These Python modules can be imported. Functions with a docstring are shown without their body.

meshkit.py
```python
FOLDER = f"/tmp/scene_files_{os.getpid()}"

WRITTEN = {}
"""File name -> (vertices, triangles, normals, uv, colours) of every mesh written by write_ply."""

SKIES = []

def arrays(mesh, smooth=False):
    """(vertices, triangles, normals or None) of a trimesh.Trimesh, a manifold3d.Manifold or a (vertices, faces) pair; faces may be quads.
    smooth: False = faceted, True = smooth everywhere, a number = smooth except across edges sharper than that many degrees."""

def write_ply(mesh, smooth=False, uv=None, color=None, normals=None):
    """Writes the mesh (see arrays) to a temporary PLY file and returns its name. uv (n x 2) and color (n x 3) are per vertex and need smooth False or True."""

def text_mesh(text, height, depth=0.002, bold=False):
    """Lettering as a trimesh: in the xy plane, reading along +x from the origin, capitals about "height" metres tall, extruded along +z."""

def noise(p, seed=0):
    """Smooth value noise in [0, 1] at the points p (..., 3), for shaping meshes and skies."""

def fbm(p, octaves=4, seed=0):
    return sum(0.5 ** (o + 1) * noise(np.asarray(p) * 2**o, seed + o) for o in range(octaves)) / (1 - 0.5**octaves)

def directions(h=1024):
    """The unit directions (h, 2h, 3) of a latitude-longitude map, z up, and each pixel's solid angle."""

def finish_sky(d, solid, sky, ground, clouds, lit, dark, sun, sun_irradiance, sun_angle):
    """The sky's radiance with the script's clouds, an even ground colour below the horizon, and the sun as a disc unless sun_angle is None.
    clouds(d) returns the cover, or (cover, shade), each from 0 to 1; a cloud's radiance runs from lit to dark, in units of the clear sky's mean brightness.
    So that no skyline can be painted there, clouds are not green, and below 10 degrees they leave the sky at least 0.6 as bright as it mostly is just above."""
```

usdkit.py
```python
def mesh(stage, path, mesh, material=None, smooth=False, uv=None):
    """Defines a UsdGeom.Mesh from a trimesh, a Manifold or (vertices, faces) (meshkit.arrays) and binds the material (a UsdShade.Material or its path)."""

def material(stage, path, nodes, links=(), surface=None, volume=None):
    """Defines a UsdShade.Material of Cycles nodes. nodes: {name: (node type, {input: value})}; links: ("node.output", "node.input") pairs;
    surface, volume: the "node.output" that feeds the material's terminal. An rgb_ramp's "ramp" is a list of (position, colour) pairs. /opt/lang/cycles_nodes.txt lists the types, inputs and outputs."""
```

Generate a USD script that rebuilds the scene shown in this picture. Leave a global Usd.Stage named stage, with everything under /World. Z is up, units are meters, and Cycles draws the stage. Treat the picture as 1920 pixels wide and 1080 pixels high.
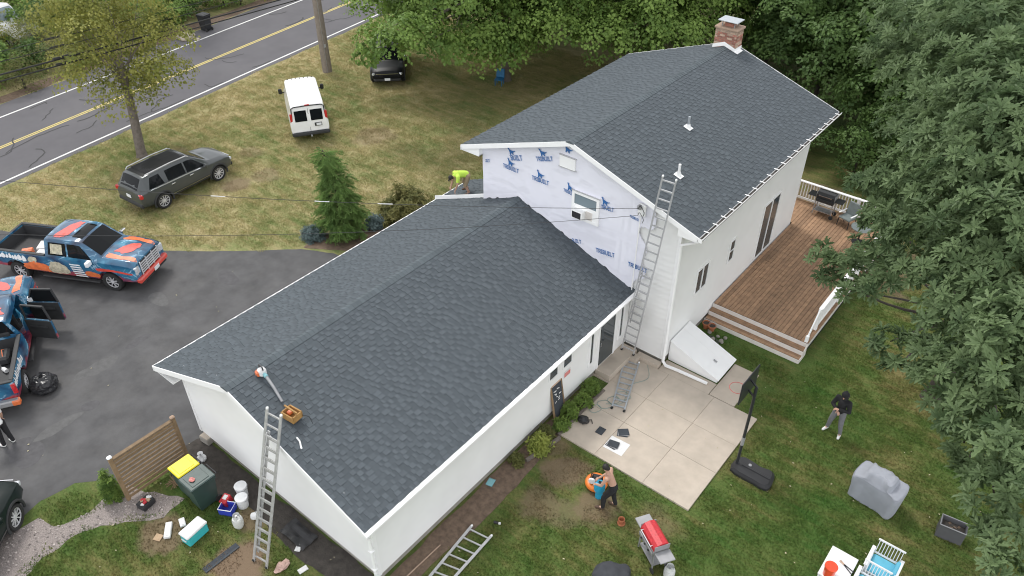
import math, random
import numpy as np
import trimesh
import manifold3d as m3
from shapely.geometry import Polygon, LineString
from pxr import Usd, UsdGeom, UsdLux, UsdShade, Gf, Sdf, Vt
import usdkit, meshkit

stage = Usd.Stage.CreateInMemory()
UsdGeom.SetStageUpAxis(stage, 'Z')
UsdGeom.SetStageMetersPerUnit(stage, 1.0)
W = UsdGeom.Xform.Define(stage, '/World')
stage.SetDefaultPrim(W.GetPrim())
UsdGeom.Scope.Define(stage, '/World/Looks')
PI = math.pi

# ------------------------------------------------------------------ camera, sky, sun, exposure
CAM = dict(pos=(31.316, -6.531, 18.854), yaw=-0.684, pitch=-0.658, roll=-0.003, f=1467.3)
EXPOSURE = 0.50
SUN_EL, SUN_AZ = math.radians(58), math.radians(-75)      # azimuth = atan2(x, y) of the direction towards the sun
SKY_STRENGTH, SUN_INTENSITY, SUN_ANGLE = 0.098, 0.36, 14.0


def cam_axes():
    cy, sy = math.cos(CAM['yaw']), math.sin(CAM['yaw'])
    cp, sp = math.cos(CAM['pitch']), math.sin(CAM['pitch'])
    f = np.array([sy * cp, cy * cp, sp])
    r = np.array([cy, -sy, 0.0])
    u = np.cross(r, f)
    c, s = math.cos(CAM['roll']), math.sin(CAM['roll'])
    return np.array(CAM['pos']), c * r + s * u, -s * r + c * u, f


CP, CR, CU, CF = cam_axes()
cam = UsdGeom.Camera.Define(stage, '/World/camera')
cam.AddTransformOp().Set(Gf.Matrix4d(*CR, 0, *CU, 0, *(-CF), 0, *CP, 1))
cam.CreateHorizontalApertureAttr(36.0)
cam.CreateVerticalApertureAttr(36.0 * 9 / 16)
cam.CreateFocalLengthAttr(CAM['f'] / 1920 * 36.0)
cam.CreateClippingRangeAttr(Gf.Vec2f(0.1, 2000))
cam.CreateExposureAttr(EXPOSURE)


def on_plane(px, py, n, d):
    """The point of the plane n.x = d that the surveyed picture point (px, py) looks at."""
    r = CF * CAM['f'] + CR * (px - 960) + CU * (540 - py)
    return CP + r * ((d - np.dot(n, CP)) / np.dot(n, r))


def G(px, py, z=0.0):
    return on_plane(px, py, np.array([0, 0, 1.0]), z)


def along(px, py, dist):
    r = CF * CAM['f'] + CR * (px - 960) + CU * (540 - py)
    return CP + r / np.linalg.norm(r) * dist


sky_mat = usdkit.material(stage, '/World/Looks/sky_look', {
    'sky': ('sky_texture', {'sky_type': 'single_scattering', 'sun_disc': False, 'sun_elevation': SUN_EL, 'sun_rotation': SUN_AZ, 'altitude': 100.0, 'aerosol_density': 2.0}),
    'tc': ('texture_coordinate', {}),
    'n': ('noise_texture', {'scale': 2.2, 'detail': 6.0, 'roughness': 0.55}),
    'cl': ('rgb_ramp', {'ramp': [(0.0, (7.0, 7.25, 7.7)), (0.45, (9.0, 9.15, 9.4)), (1.0, (12.0, 12.0, 12.0))]}),
    'mx': ('mix', {'fac': 0.9}),
    'bg': ('background_shader', {'strength': SKY_STRENGTH}),
}, [('tc.generated', 'n.vector'), ('n.fac', 'cl.fac'), ('sky.color', 'mx.color1'), ('cl.color', 'mx.color2'), ('mx.color', 'bg.color')], surface='bg.background')
dome = UsdLux.DomeLight.Define(stage, '/World/sky')
dome.CreateIntensityAttr(1.0)
UsdShade.MaterialBindingAPI.Apply(dome.GetPrim()).Bind(sky_mat)
sun = UsdLux.DistantLight.Define(stage, '/World/sun')
sun.CreateIntensityAttr(SUN_INTENSITY)
sun.CreateAngleAttr(SUN_ANGLE)
sun.CreateNormalizeAttr(True)
sun.CreateColorAttr(Gf.Vec3f(1.0, 0.97, 0.92))
sd = np.array([math.sin(SUN_AZ) * math.cos(SUN_EL), math.cos(SUN_AZ) * math.cos(SUN_EL), math.sin(SUN_EL)])
_x = np.cross([0, 0, 1.0], sd); _x /= np.linalg.norm(_x)
_y = np.cross(sd, _x)
sun.AddTransformOp().Set(Gf.Matrix4d(*_x, 0, *_y, 0, *sd, 0, 0, 0, 30, 1))

# ------------------------------------------------------------------ helpers
_names = {}


def path_in(parent, name):
    base = '/World' if parent is None else str(parent.GetPath())
    k = _names.get((base, name), 0)
    _names[(base, name)] = k + 1
    return f'{base}/{name}' + (f'_{k:03d}' if k else '')


def keys(p, **kw):
    for k, v in kw.items():
        if v is not None:
            p.SetCustomDataByKey(k, v)
    return p


def thing(name, label=None, category=None, loc=(0, 0, 0), rotz=0.0, group=None, kind=None):
    x = UsdGeom.Xform.Define(stage, path_in(None, name))
    x.AddTranslateOp().Set(Gf.Vec3d(*map(float, loc)))
    if rotz:
        x.AddRotateZOp().Set(math.degrees(rotz))
    return keys(x.GetPrim(), label=label, category=category, group=group, kind=kind)


def part(parent, name, mb, mat, smooth=False, tone=None, **kw):
    m = mb.get() if isinstance(mb, MB) else mb
    p = usdkit.mesh(stage, path_in(parent, name), m, LOOK[mat] if isinstance(mat, str) else mat, smooth=smooth)
    if tone is not None:
        UsdGeom.PrimvarsAPI(p).CreatePrimvar('tone', Sdf.ValueTypeNames.FloatArray, 'uniform').Set(Vt.FloatArray.FromNumpy(np.asarray(tone, np.float32)))
    if name in _doubles:
        p.CreateDoubleSidedAttr(True)
    return keys(p.GetPrim(), **kw)


_doubles = set()


def copy_thing(src, loc, rotz, label, group=None):
    x = UsdGeom.Xform.Define(stage, path_in(None, src.GetName().rstrip('0123456789').rstrip('_')))
    x.AddTranslateOp().Set(Gf.Vec3d(*map(float, loc)))
    x.AddRotateZOp().Set(math.degrees(rotz))
    p = x.GetPrim()
    p.GetReferences().AddInternalReference(src.GetPath())
    p.SetInstanceable(True)
    return keys(p, label=label, group=group)


def rot(ax, a):
    return trimesh.transformations.rotation_matrix(a, ax)[:3, :3]


RX = lambda a: rot([1, 0, 0], a)
RY = lambda a: rot([0, 1, 0], a)
RZ = lambda a: rot([0, 0, 1], a)


class MB:
    """Collects shapes into one mesh."""
    def __init__(s):
        s.v, s.f, s.n = [], [], 0

    def add(s, v, f):
        v = np.asarray(v, float); f = np.asarray(f, int)
        if f.ndim == 2 and f.shape[1] == 4:
            f = np.vstack([f[:, [0, 1, 2]], f[:, [0, 2, 3]]])
        s.v.append(v); s.f.append(f + s.n); s.n += len(v)
        return s

    def tm(s, m, R=None, t=None):
        if hasattr(m, 'to_mesh'):
            q = m.to_mesh(); v, f = np.array(q.vert_properties[:, :3], float), np.array(q.tri_verts)
        else:
            v, f = np.array(m.vertices), np.array(m.faces)
        if R is not None:
            v = v @ np.asarray(R).T
        if t is not None:
            v = v + np.asarray(t)
        return s.add(v, f)

    def box(s, c, size, R=None, ch=0.0):
        h = np.asarray(size, float) / 2
        if ch:
            hull = []
            for sx in (-1, 1):
                for sy in (-1, 1):
                    for sz in (-1, 1):
                        e = np.array([sx, sy, sz])
                        for k in range(3):
                            d = h - ch; d[k] = h[k]
                            hull.append(e * d)
            m = trimesh.convex.convex_hull(np.array(hull))
            return s.tm(m, R, c)
        v = np.array([[x, y, z] for x in (-1, 1) for y in (-1, 1) for z in (-1, 1)], float) * h
        f = [[0, 1, 3, 2], [4, 6, 7, 5], [0, 4, 5, 1], [2, 3, 7, 6], [0, 2, 6, 4], [1, 5, 7, 3]]
        if R is not None:
            v = v @ np.asarray(R).T
        return s.add(v + np.asarray(c), f)

    def bb(s, x0, y0, z0, x1, y1, z1, ch=0.0):
        return s.box(((x0 + x1) / 2, (y0 + y1) / 2, (z0 + z1) / 2), (abs(x1 - x0), abs(y1 - y0), abs(z1 - z0)), ch=ch)

    def bar(s, p, q, w, h, up=(0, 0, 1), ch=0.0):
        p, q = np.asarray(p, float), np.asarray(q, float)
        d = q - p; L = np.linalg.norm(d); d /= L
        y = np.cross(up, d)
        if np.linalg.norm(y) < 1e-6:
            y = np.cross([1, 0, 0], d)
        y /= np.linalg.norm(y); z = np.cross(d, y)
        return s.box((p + q) / 2, (L, w, h), np.stack([d, y, z], 1), ch)

    def tube(s, pts, r, n=8, cap=True):
        pts = np.asarray(pts, float)
        r = np.broadcast_to(np.asarray(r, float), (len(pts),))
        t = np.gradient(pts, axis=0); t /= np.maximum(np.linalg.norm(t, axis=1, keepdims=True), 1e-9)
        a = np.array([0, 0, 1.0]) if abs(t[0][2]) < .9 else np.array([1.0, 0, 0])
        vs = []
        x = np.cross(a, t[0]); x /= np.linalg.norm(x)
        for i in range(len(pts)):
            x = x - t[i] * (x @ t[i]); x /= np.linalg.norm(x)
            y = np.cross(t[i], x)
            an = np.arange(n) / n * 2 * PI
            vs.append(pts[i] + r[i] * (np.cos(an)[:, None] * x + np.sin(an)[:, None] * y))
        v = np.vstack(vs); f = []
        for i in range(len(pts) - 1):
            for k in range(n):
                f.append([i * n + k, i * n + (k + 1) % n, (i + 1) * n + (k + 1) % n, (i + 1) * n + k])
        s.add(v, f)
        if cap:
            for i, fl in ((0, True), (len(pts) - 1, False)):
                c = np.vstack([pts[i], vs[i]])
                s.add(c, [[0, 1 + (k + 1) % n, 1 + k] if fl else [0, 1 + k, 1 + (k + 1) % n] for k in range(n)])
        return s

    def lathe(s, prof, n=20, c=(0, 0, 0), R=None):
        prof = np.asarray(prof, float)
        an = np.arange(n) / n * 2 * PI
        v = np.array([[r * math.cos(a), r * math.sin(a), z] for r, z in prof for a in an])
        f = [[i * n + k, i * n + (k + 1) % n, (i + 1) * n + (k + 1) % n, (i + 1) * n + k] for i in range(len(prof) - 1) for k in range(n)]
        if R is not None:
            v = v @ np.asarray(R).T
        return s.add(v + np.asarray(c), f)

    def prism(s, poly, z0, z1, R=None, t=None):
        P = poly if isinstance(poly, Polygon) else Polygon(poly)
        m = trimesh.creation.extrude_polygon(P.buffer(0), z1 - z0, engine='earcut')
        m.apply_translation([0, 0, z0])
        return s.tm(m, R, t)

    def quad(s, a, b, c, d):
        return s.add([a, b, c, d], [[0, 1, 2, 3]])

    def get(s):
        return trimesh.Trimesh(np.vstack(s.v), np.vstack(s.f), process=False)


def smooth_poly(pts, n=6):
    """A closed Catmull-Rom curve through pts."""
    p = np.asarray(pts, float); N = len(p); out = []
    for i in range(N):
        a, b, c, d = p[i - 1], p[i], p[(i + 1) % N], p[(i + 2) % N]
        for k in range(n):
            t = k / n
            out.append(.5 * (2 * b + (c - a) * t + (2 * a - 5 * b + 4 * c - d) * t * t + (3 * b - a - 3 * c + d) * t ** 3))
    return np.array(out)


def curve(pts, n=8):
    """An open Catmull-Rom curve through pts."""
    p = np.asarray(pts, float)
    p = np.vstack([2 * p[0] - p[1], p, 2 * p[-1] - p[-2]]); out = []
    for i in range(1, len(p) - 2):
        a, b, c, d = p[i - 1], p[i], p[i + 1], p[i + 2]
        for k in range(n):
            t = k / n
            out.append(.5 * (2 * b + (c - a) * t + (2 * a - 5 * b + 4 * c - d) * t * t + (3 * b - a - 3 * c + d) * t ** 3))
    out.append(p[-2])
    return np.array(out)


# ------------------------------------------------------------------ materials
LOOK = {}


def look(name, col, rough=0.5, metal=0.0, var=0.10, scale=5.0, bump=0.0, bscale=None, coat=0.0, rnd=0.0, spec=0.5, island=False, dirt=0.0, dcol=(0.12, 0.10, 0.08), **extra):
    """Plain stuff: a colour with grain, piece to piece variation (rnd) and worn or dirty patches."""
    col = np.asarray(col, float)
    n = {'g': ('geometry', {}), 'n': ('noise_texture', {'scale': scale, 'detail': 5.0, 'roughness': 0.6}),
         'r': ('rgb_ramp', {'ramp': [(0.25, tuple(col * (1 - var))), (0.75, tuple(np.minimum(col * (1 + var), 0.92)))]}),
         'p': ('principled_bsdf', {'roughness': rough, 'metallic': metal, 'coat_weight': coat, 'specular_ior_level': spec, **extra})}
    l = [('g.position', 'n.vector'), ('n.fac', 'r.fac')]
    out = 'r.color'
    if rnd:
        n['oi'] = ('attribute', {'attribute': 'tone'}) if island else ('object_info', {})
        n['mr'] = ('map_range', {'from_min': 0.0, 'from_max': 1.0, 'to_min': 1 - rnd, 'to_max': 1 + rnd})
        n['h'] = ('hsv', {'hue': 0.5, 'saturation': 1.0, 'fac': 1.0})
        l += [('oi.fac' if island else 'oi.random', 'mr.value'), ('mr.result', 'h.value'), (out, 'h.color')]
        out = 'h.color'
    if dirt:
        n['dn'] = ('noise_texture', {'scale': scale * 0.35, 'detail': 7.0, 'roughness': 0.7})
        n['dr'] = ('map_range', {'from_min': 0.5, 'from_max': 0.75, 'to_min': 0.0, 'to_max': dirt, 'clamp': True})
        n['dm'] = ('mix', {'color2': dcol})
        l += [('g.position', 'dn.vector'), ('dn.fac', 'dr.value'), ('dr.result', 'dm.fac'), (out, 'dm.color1')]
        out = 'dm.color'
    l.append((out, 'p.base_color'))
    if bump:
        n['bn'] = ('noise_texture', {'scale': bscale or scale * 8, 'detail': 4.0})
        n['b'] = ('bump', {'strength': bump, 'distance': 0.02})
        l += [('g.position', 'bn.vector'), ('bn.fac', 'b.height'), ('b.normal', 'p.normal')]
    LOOK[name] = usdkit.material(stage, f'/World/Looks/{name}', n, l, surface='p.BSDF')


def leaf_look(name, dark, light, extra=None, trans=0.3):
    """Leaves: tone varies from sprig to sprig and over the crown; some light passes through."""
    ramp = [(0.1, dark), (0.6, light)] + ([(0.93, light), (1.0, extra)] if extra else [])
    n = {'oi': ('object_info', {}), 'g': ('geometry', {}), 'n': ('noise_texture', {'scale': 0.9, 'detail': 3.0}),
         'm': ('mix_float', {'fac': 0.5}), 'r': ('rgb_ramp', {'ramp': ramp}),
         'p': ('principled_bsdf', {'roughness': 0.55, 'specular_ior_level': 0.3}), 't': ('translucent_bsdf', {}), 'x': ('mix_closure', {'fac': trans})}
    l = [('g.position', 'n.vector'), ('oi.random', 'm.a'), ('n.fac', 'm.b'), ('m.result', 'r.fac'), ('r.color', 'p.base_color'), ('r.color', 't.color'), ('p.BSDF', 'x.closure1'), ('t.BSDF', 'x.closure2')]
    LOOK[name] = usdkit.material(stage, f'/World/Looks/{name}', n, l, surface='x.closure')


def glass_look(name, tint, rough=0.03):
    n = {'d': ('principled_bsdf', {'base_color': tint, 'roughness': rough, 'specular_ior_level': 0.18 if name == 'car_glass' else 0.5})}
    LOOK[name] = usdkit.material(stage, f'/World/Looks/{name}', n, [], surface='d.BSDF')


def pane_look(name, tint=(0.55, 0.6, 0.6)):
    n = {'t': ('transparent_bsdf', {'color': tint}), 'g': ('glossy_bsdf', {'color': (0.9, 0.92, 0.95), 'roughness': 0.02}), 'f': ('fresnel', {'IOR': 1.6}), 'x': ('mix_closure', {})}
    LOOK[name] = usdkit.material(stage, f'/World/Looks/{name}', n, [('f.fac', 'x.fac'), ('t.BSDF', 'x.closure1'), ('g.BSDF', 'x.closure2')], surface='x.closure')


look('white_siding', (0.87, 0.87, 0.865), 0.55, var=0.03, scale=1.2, dirt=0.10, dcol=(0.55, 0.54, 0.50))
look('white_trim', (0.90, 0.90, 0.90), 0.45, var=0.02, scale=3)
look('wrap_sheet', (0.81, 0.81, 0.89), 0.40, var=0.03, scale=2)
look('wrap_blue', (0.035, 0.135, 0.36), 0.5, var=0.15, scale=20)
look('shingle_loose', (0.088, 0.102, 0.114), 0.9, var=0.2, scale=60, rnd=0.15, spec=0.2, island=True)
look('shingle_joined', (0.088, 0.102, 0.114), 0.9, var=0.2, scale=60, rnd=0.15, island=True, spec=0.2)
look('ridge_shingle', (0.100, 0.118, 0.130), 0.9, var=0.15, scale=60, rnd=0.12, spec=0.25)
look('underlay', (0.045, 0.052, 0.062), 0.95, var=0.2, scale=10)
look('concrete', (0.485, 0.42, 0.35), 0.85, var=0.14, scale=1.6, bump=0.15, bscale=60, rnd=0.03, dirt=0.5, dcol=(0.36, 0.31, 0.25))
look('foundation', (0.30, 0.28, 0.25), 0.9, var=0.25, scale=3, bump=0.3, bscale=40)
look('joint_dark', (0.38, 0.33, 0.27), 0.95, var=0.3, scale=10)
look('asphalt_drive', (0.100, 0.099, 0.101), 0.9, var=0.28, scale=1.1, bump=0.4, bscale=90, dirt=0.55, dcol=(0.145, 0.14, 0.135), spec=0.3)
look('asphalt_road', (0.125, 0.121, 0.130), 0.9, var=0.10, scale=0.5, bump=0.2, bscale=90, dirt=0.3, dcol=(0.19, 0.18, 0.18), spec=0.3)
look('crack_seal', (0.03, 0.03, 0.032), 0.7, var=0.2)
look('paint_white', (0.72, 0.72, 0.70), 0.7, var=0.10, scale=2, dirt=0.5, dcol=(0.3, 0.3, 0.3))
look('paint_yellow', (0.62, 0.50, 0.16), 0.7, var=0.10, scale=2, dirt=0.5, dcol=(0.28, 0.26, 0.2))
look('gravel_bed', (0.27, 0.235, 0.22), 0.95, var=0.45, scale=30, bump=0.8, bscale=30)
look('soil_dark', (0.055, 0.048, 0.042), 0.95, var=0.4, scale=5, bump=0.7, bscale=20)
look('soil_brown', (0.15, 0.105, 0.075), 0.95, var=0.4, scale=6, bump=0.7, bscale=22)
look('black_plastic', (0.018, 0.018, 0.020), 0.45, var=0.2, scale=4)
look('black_rubber', (0.022, 0.022, 0.022), 0.8, var=0.2, scale=6)
look('aluminium', (0.56, 0.56, 0.57), 0.42, metal=0.6, var=0.10, scale=6)
look('aluminium_worn', (0.50, 0.50, 0.50), 0.5, metal=0.6, var=0.2, scale=8, dirt=0.4, dcol=(0.35, 0.34, 0.32))
look('galvanised', (0.42, 0.45, 0.48), 0.45, metal=0.4, var=0.12, scale=12)
look('deck_wood', (0.31, 0.188, 0.110), 0.65, var=0.3, scale=5, rnd=0.22, bump=0.2, bscale=30)
look('riser_white', (0.70, 0.66, 0.62), 0.6, var=0.06)
look('cedar', (0.215, 0.145, 0.082), 0.75, var=0.25, scale=7, rnd=0.16)
look('bark', (0.17, 0.145, 0.125), 0.95, var=0.35, scale=6, bump=0.9, bscale=18)
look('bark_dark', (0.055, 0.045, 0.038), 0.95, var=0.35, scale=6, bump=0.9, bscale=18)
look('pole_wood', (0.23, 0.195, 0.165), 0.9, var=0.2, scale=5, bump=0.4, bscale=25)
look('brick_red', (0.34, 0.15, 0.11), 0.9, var=0.2, scale=20, rnd=0.3)
look('brick_pale', (0.45, 0.32, 0.24), 0.9, var=0.15, scale=20, rnd=0.2)
look('mortar', (0.42, 0.38, 0.33), 0.95, var=0.12, scale=25)
look('dark_gap', (0.012, 0.012, 0.013), 0.9, var=0.1)
look('steel_grey', (0.33, 0.33, 0.34), 0.45, metal=0.5, var=0.1)
look('chrome', (0.72, 0.72, 0.74), 0.12, metal=1.0, var=0.03)
glass_look('house_glass', (0.035, 0.042, 0.045))
glass_look('grey_glass', (0.20, 0.25, 0.28), 0.08)
glass_look('car_glass', (0.006, 0.007, 0.008))
pane_look('clear_pane')
# ------------------------------------------------------------------ ground
rng = np.random.default_rng(11)
# worn, bare and dry patches of the lawn: (x, y, radius, how bare)
BARE = [(22.9, 6.3, 0.70, .85), (24.3, 6.0, 0.7, 0.75), (22.9, 4.9, 0.65, 0.65), (23.7, 5.1, 0.5, .5), (17.9, -1.75, 0.8, 1.0), (15.4, -2.5, 0.65, 0.8), (0.6, 10.4, 0.7, 0.7), (22.0, 7.0, .5, .6), (16.9, -0.6, 0.5, 0.8), (1.0, 11.8, .7, .5), (-1.6, 12.8, .6, .4), (2.0, 18.0, 1.1, .45), (-4.2, 10.2, .8, .6), (3.6, 14.0, .8, .4), (26.0, 6.4, .7, .35), (25.9, 22.9, 2.6, 0.75), (22.6, 25.5, 2.5, 0.8), (14.0, 31.0, 4.5, 0.55)]


def lawn_color_nodes():
    n = {'g': ('geometry', {}), 'xyz': ('separate_xyz', {}),
         'big': ('noise_texture', {'scale': 0.16, 'detail': 4.0, 'roughness': 0.6}),
         'mid': ('noise_texture', {'scale': 0.9, 'detail': 5.0, 'roughness': 0.65}),
         'fine': ('noise_texture', {'scale': 14.0, 'detail': 4.0, 'roughness': 0.7}),
         'dry': ('rgb_ramp', {'ramp': [(0.35, (0.12, 0.19, 0.060)), (0.43, (0.20, 0.22, 0.088)), (0.52, (0.31, 0.275, 0.136)), (0.66, (0.49, 0.405, 0.245))]}),
         'lush': ('rgb_ramp', {'ramp': [(0.38, (0.052, 0.115, 0.025)), (0.50, (0.095, 0.128, 0.036)), (0.62, (0.200, 0.165, 0.072))]}),
         'mp': ('mapping', {'rotation': (0, 0, -0.62), 'scale': (0.55, 2.6, 1.0)}), 'str': ('noise_texture', {'scale': 1.0, 'detail': 6.0, 'roughness': 0.7}), 'ms': ('mix_float', {'fac': 0.6}), 'mm': ('mix_float', {'fac': 0.62}), 'side': ('map_range', {'from_min': 7.0, 'from_max': 12.0, 'to_min': 0.0, 'to_max': 1.0, 'clamp': True}),
         'bigc': ('map_range', {'from_min': 0.3, 'from_max': 0.7, 'to_min': -2.0, 'to_max': 2.0}),
         'sx': ('math', {'math_type': 'add'}),
         'lm': ('mix', {}), 'fm': ('map_range', {'from_min': 0.25, 'from_max': 0.75, 'to_min': 0.60, 'to_max': 1.40}),
         'fh': ('hsv', {'hue': 0.5, 'saturation': 1.0, 'fac': 1.0}), 'dirt': ('mix', {'color2': (0.20, 0.145, 0.098)}),
         'wob': ('map_range', {'from_min': 0.3, 'from_max': 0.7, 'to_min': -0.45, 'to_max': 0.45})}
    l = [('g.position', 'big.vector'), ('g.position', 'mid.vector'), ('g.position', 'fine.vector'), ('g.position', 'xyz.vector'),
         ('g.position', 'mp.vector'), ('mp.vector', 'str.vector'), ('mid.fac', 'ms.a'), ('str.fac', 'ms.b'), ('big.fac', 'mm.a'), ('ms.result', 'mm.b'), ('mm.result', 'dry.fac'), ('mm.result', 'lush.fac'),
         ('big.fac', 'bigc.value'), ('xyz.x', 'sx.value1'), ('bigc.result', 'sx.value2'), ('sx.value', 'side.value'),
         ('side.result', 'lm.fac'), ('dry.color', 'lm.color1'), ('lush.color', 'lm.color2'),
         ('fine.fac', 'fm.value'), ('fm.result', 'fh.value'), ('lm.color', 'fh.color'), ('mid.fac', 'wob.value')]
    prev = None
    for i, (x, y, r, a) in enumerate(BARE):
        n[f'd{i}'] = ('vector_math', {'math_type': 'distance', 'vector2': (x, y, 0.0)})
        n[f'o{i}'] = ('math', {'math_type': 'multiply_add', 'value2': 1.0 / r})
        n[f'q{i}'] = ('map_range', {'from_min': 0.75, 'from_max': 1.15, 'to_min': a, 'to_max': 0.0, 'clamp': True})
        l += [('g.position', f'd{i}.vector1'), (f'd{i}.value', f'o{i}.value1'), ('wob.result', f'o{i}.value3'), (f'o{i}.value', f'q{i}.value')]
        if prev:
            n[f'x{i}'] = ('math', {'math_type': 'maximum'})
            l += [(prev, f'x{i}.value1'), (f'q{i}.result', f'x{i}.value2')]
            prev = f'x{i}.value'
        else:
            prev = f'q{i}.result'
    l += [(prev, 'dirt.fac'), ('fh.color', 'dirt.color1')]
    return n, l


n, l = lawn_color_nodes()
n |= {'p': ('principled_bsdf', {'roughness': 0.95, 'specular_ior_level': 0.15}), 'b': ('bump', {'strength': 0.7, 'distance': 0.05})}
LOOK['lawn'] = usdkit.material(stage, '/World/Looks/lawn', n, l + [('dirt.color', 'p.base_color'), ('fine.fac', 'b.height'), ('b.normal', 'p.normal')], surface='p.BSDF')
n, l = lawn_color_nodes()
n |= {'p': ('principled_bsdf', {'roughness': 0.8, 'specular_ior_level': 0.2}), 't': ('translucent_bsdf', {}), 'x': ('mix_closure', {'fac': 0.25}), 'hh': ('hsv', {'hue': 0.5, 'saturation': 1.05, 'value': 1.3, 'fac': 1.0})}
LOOK['blades'] = usdkit.material(stage, '/World/Looks/blades', n, l + [('dirt.color', 'hh.color'), ('hh.color', 'p.base_color'), ('hh.color', 't.color'), ('p.BSDF', 'x.closure1'), ('t.BSDF', 'x.closure2')], surface='x.closure')

m = MB(); m.quad((-260, -150, 0), (260, -150, 0), (260, 380, 0), (-260, 380, 0))
part(None, 'ground', m, 'lawn', kind='structure', label='lawn of dry olive grass in front, greener grass behind the house', category='ground')


def sheet(name, poly, z, mat, parent=None, ragged=0.0, step=0.25, seed=0, **kw):
    """A flat sheet; ragged = how far its edge wanders."""
    P = Polygon(poly)
    if ragged:
        q = np.array(P.segmentize(step).exterior.coords)[:-1]
        t = np.roll(q, -1, 0) - np.roll(q, 1, 0)
        nn = np.stack([t[:, 1], -t[:, 0]], 1) / np.maximum(np.linalg.norm(t, axis=1, keepdims=True), 1e-6)
        w = meshkit.fbm(np.column_stack([q * 1.3, np.full(len(q), seed)]), 4, seed) - .5
        P = Polygon(q + nn * (w * 2 * ragged)[:, None]).buffer(0)
        if P.geom_type != 'Polygon':
            P = max(P.geoms, key=lambda g: g.area)
    v, f = trimesh.creation.triangulate_polygon(P, engine='earcut')
    return part(parent, name, trimesh.Trimesh(np.column_stack([v, np.full(len(v), z)]), f if trimesh.Trimesh(np.column_stack([v, np.zeros(len(v))]), f, process=False).face_normals[:, 2].mean() > 0 else f[:, ::-1], process=False), mat, **kw), P


# the road runs past the front lawn
ra, rb = np.array([-8.18, 3.31]), np.array([-11.33, 27.35])
rd = (rb - ra) / np.linalg.norm(rb - ra); rn = np.array([rd[1], -rd[0]]) * -1    # rn points away from the house
if rn[0] > 0: rn = -rn
rp = lambda s, o: ra + rd * s + rn * o
_, ROADP = sheet('road', [rp(-60, -0.35), rp(160, -0.35), rp(160, 8.6), rp(-60, 8.6)], 0.008, 'asphalt_road', ragged=0.12, step=1.0, seed=3, kind='structure', label='two lane grey asphalt road passing the front lawn', category='road')
_road = stage.GetPrimAtPath('/World/road')
for o, w, mat in ((0.0, 0.13, 'paint_white'), (3.45, 0.10, 'paint_yellow'), (3.62, 0.10, 'paint_yellow'), (6.95, 0.13, 'paint_white')):
    m = MB(); a, b, c, d = rp(-60, o), rp(160, o), rp(160, o + w), rp(-60, o + w)
    m.quad((*a, .0125), (*d, .0125), (*c, .0125), (*b, .0125))
    part(_road, 'painted_line', m, mat)
m = MB(); rr = random.Random(5)
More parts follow.
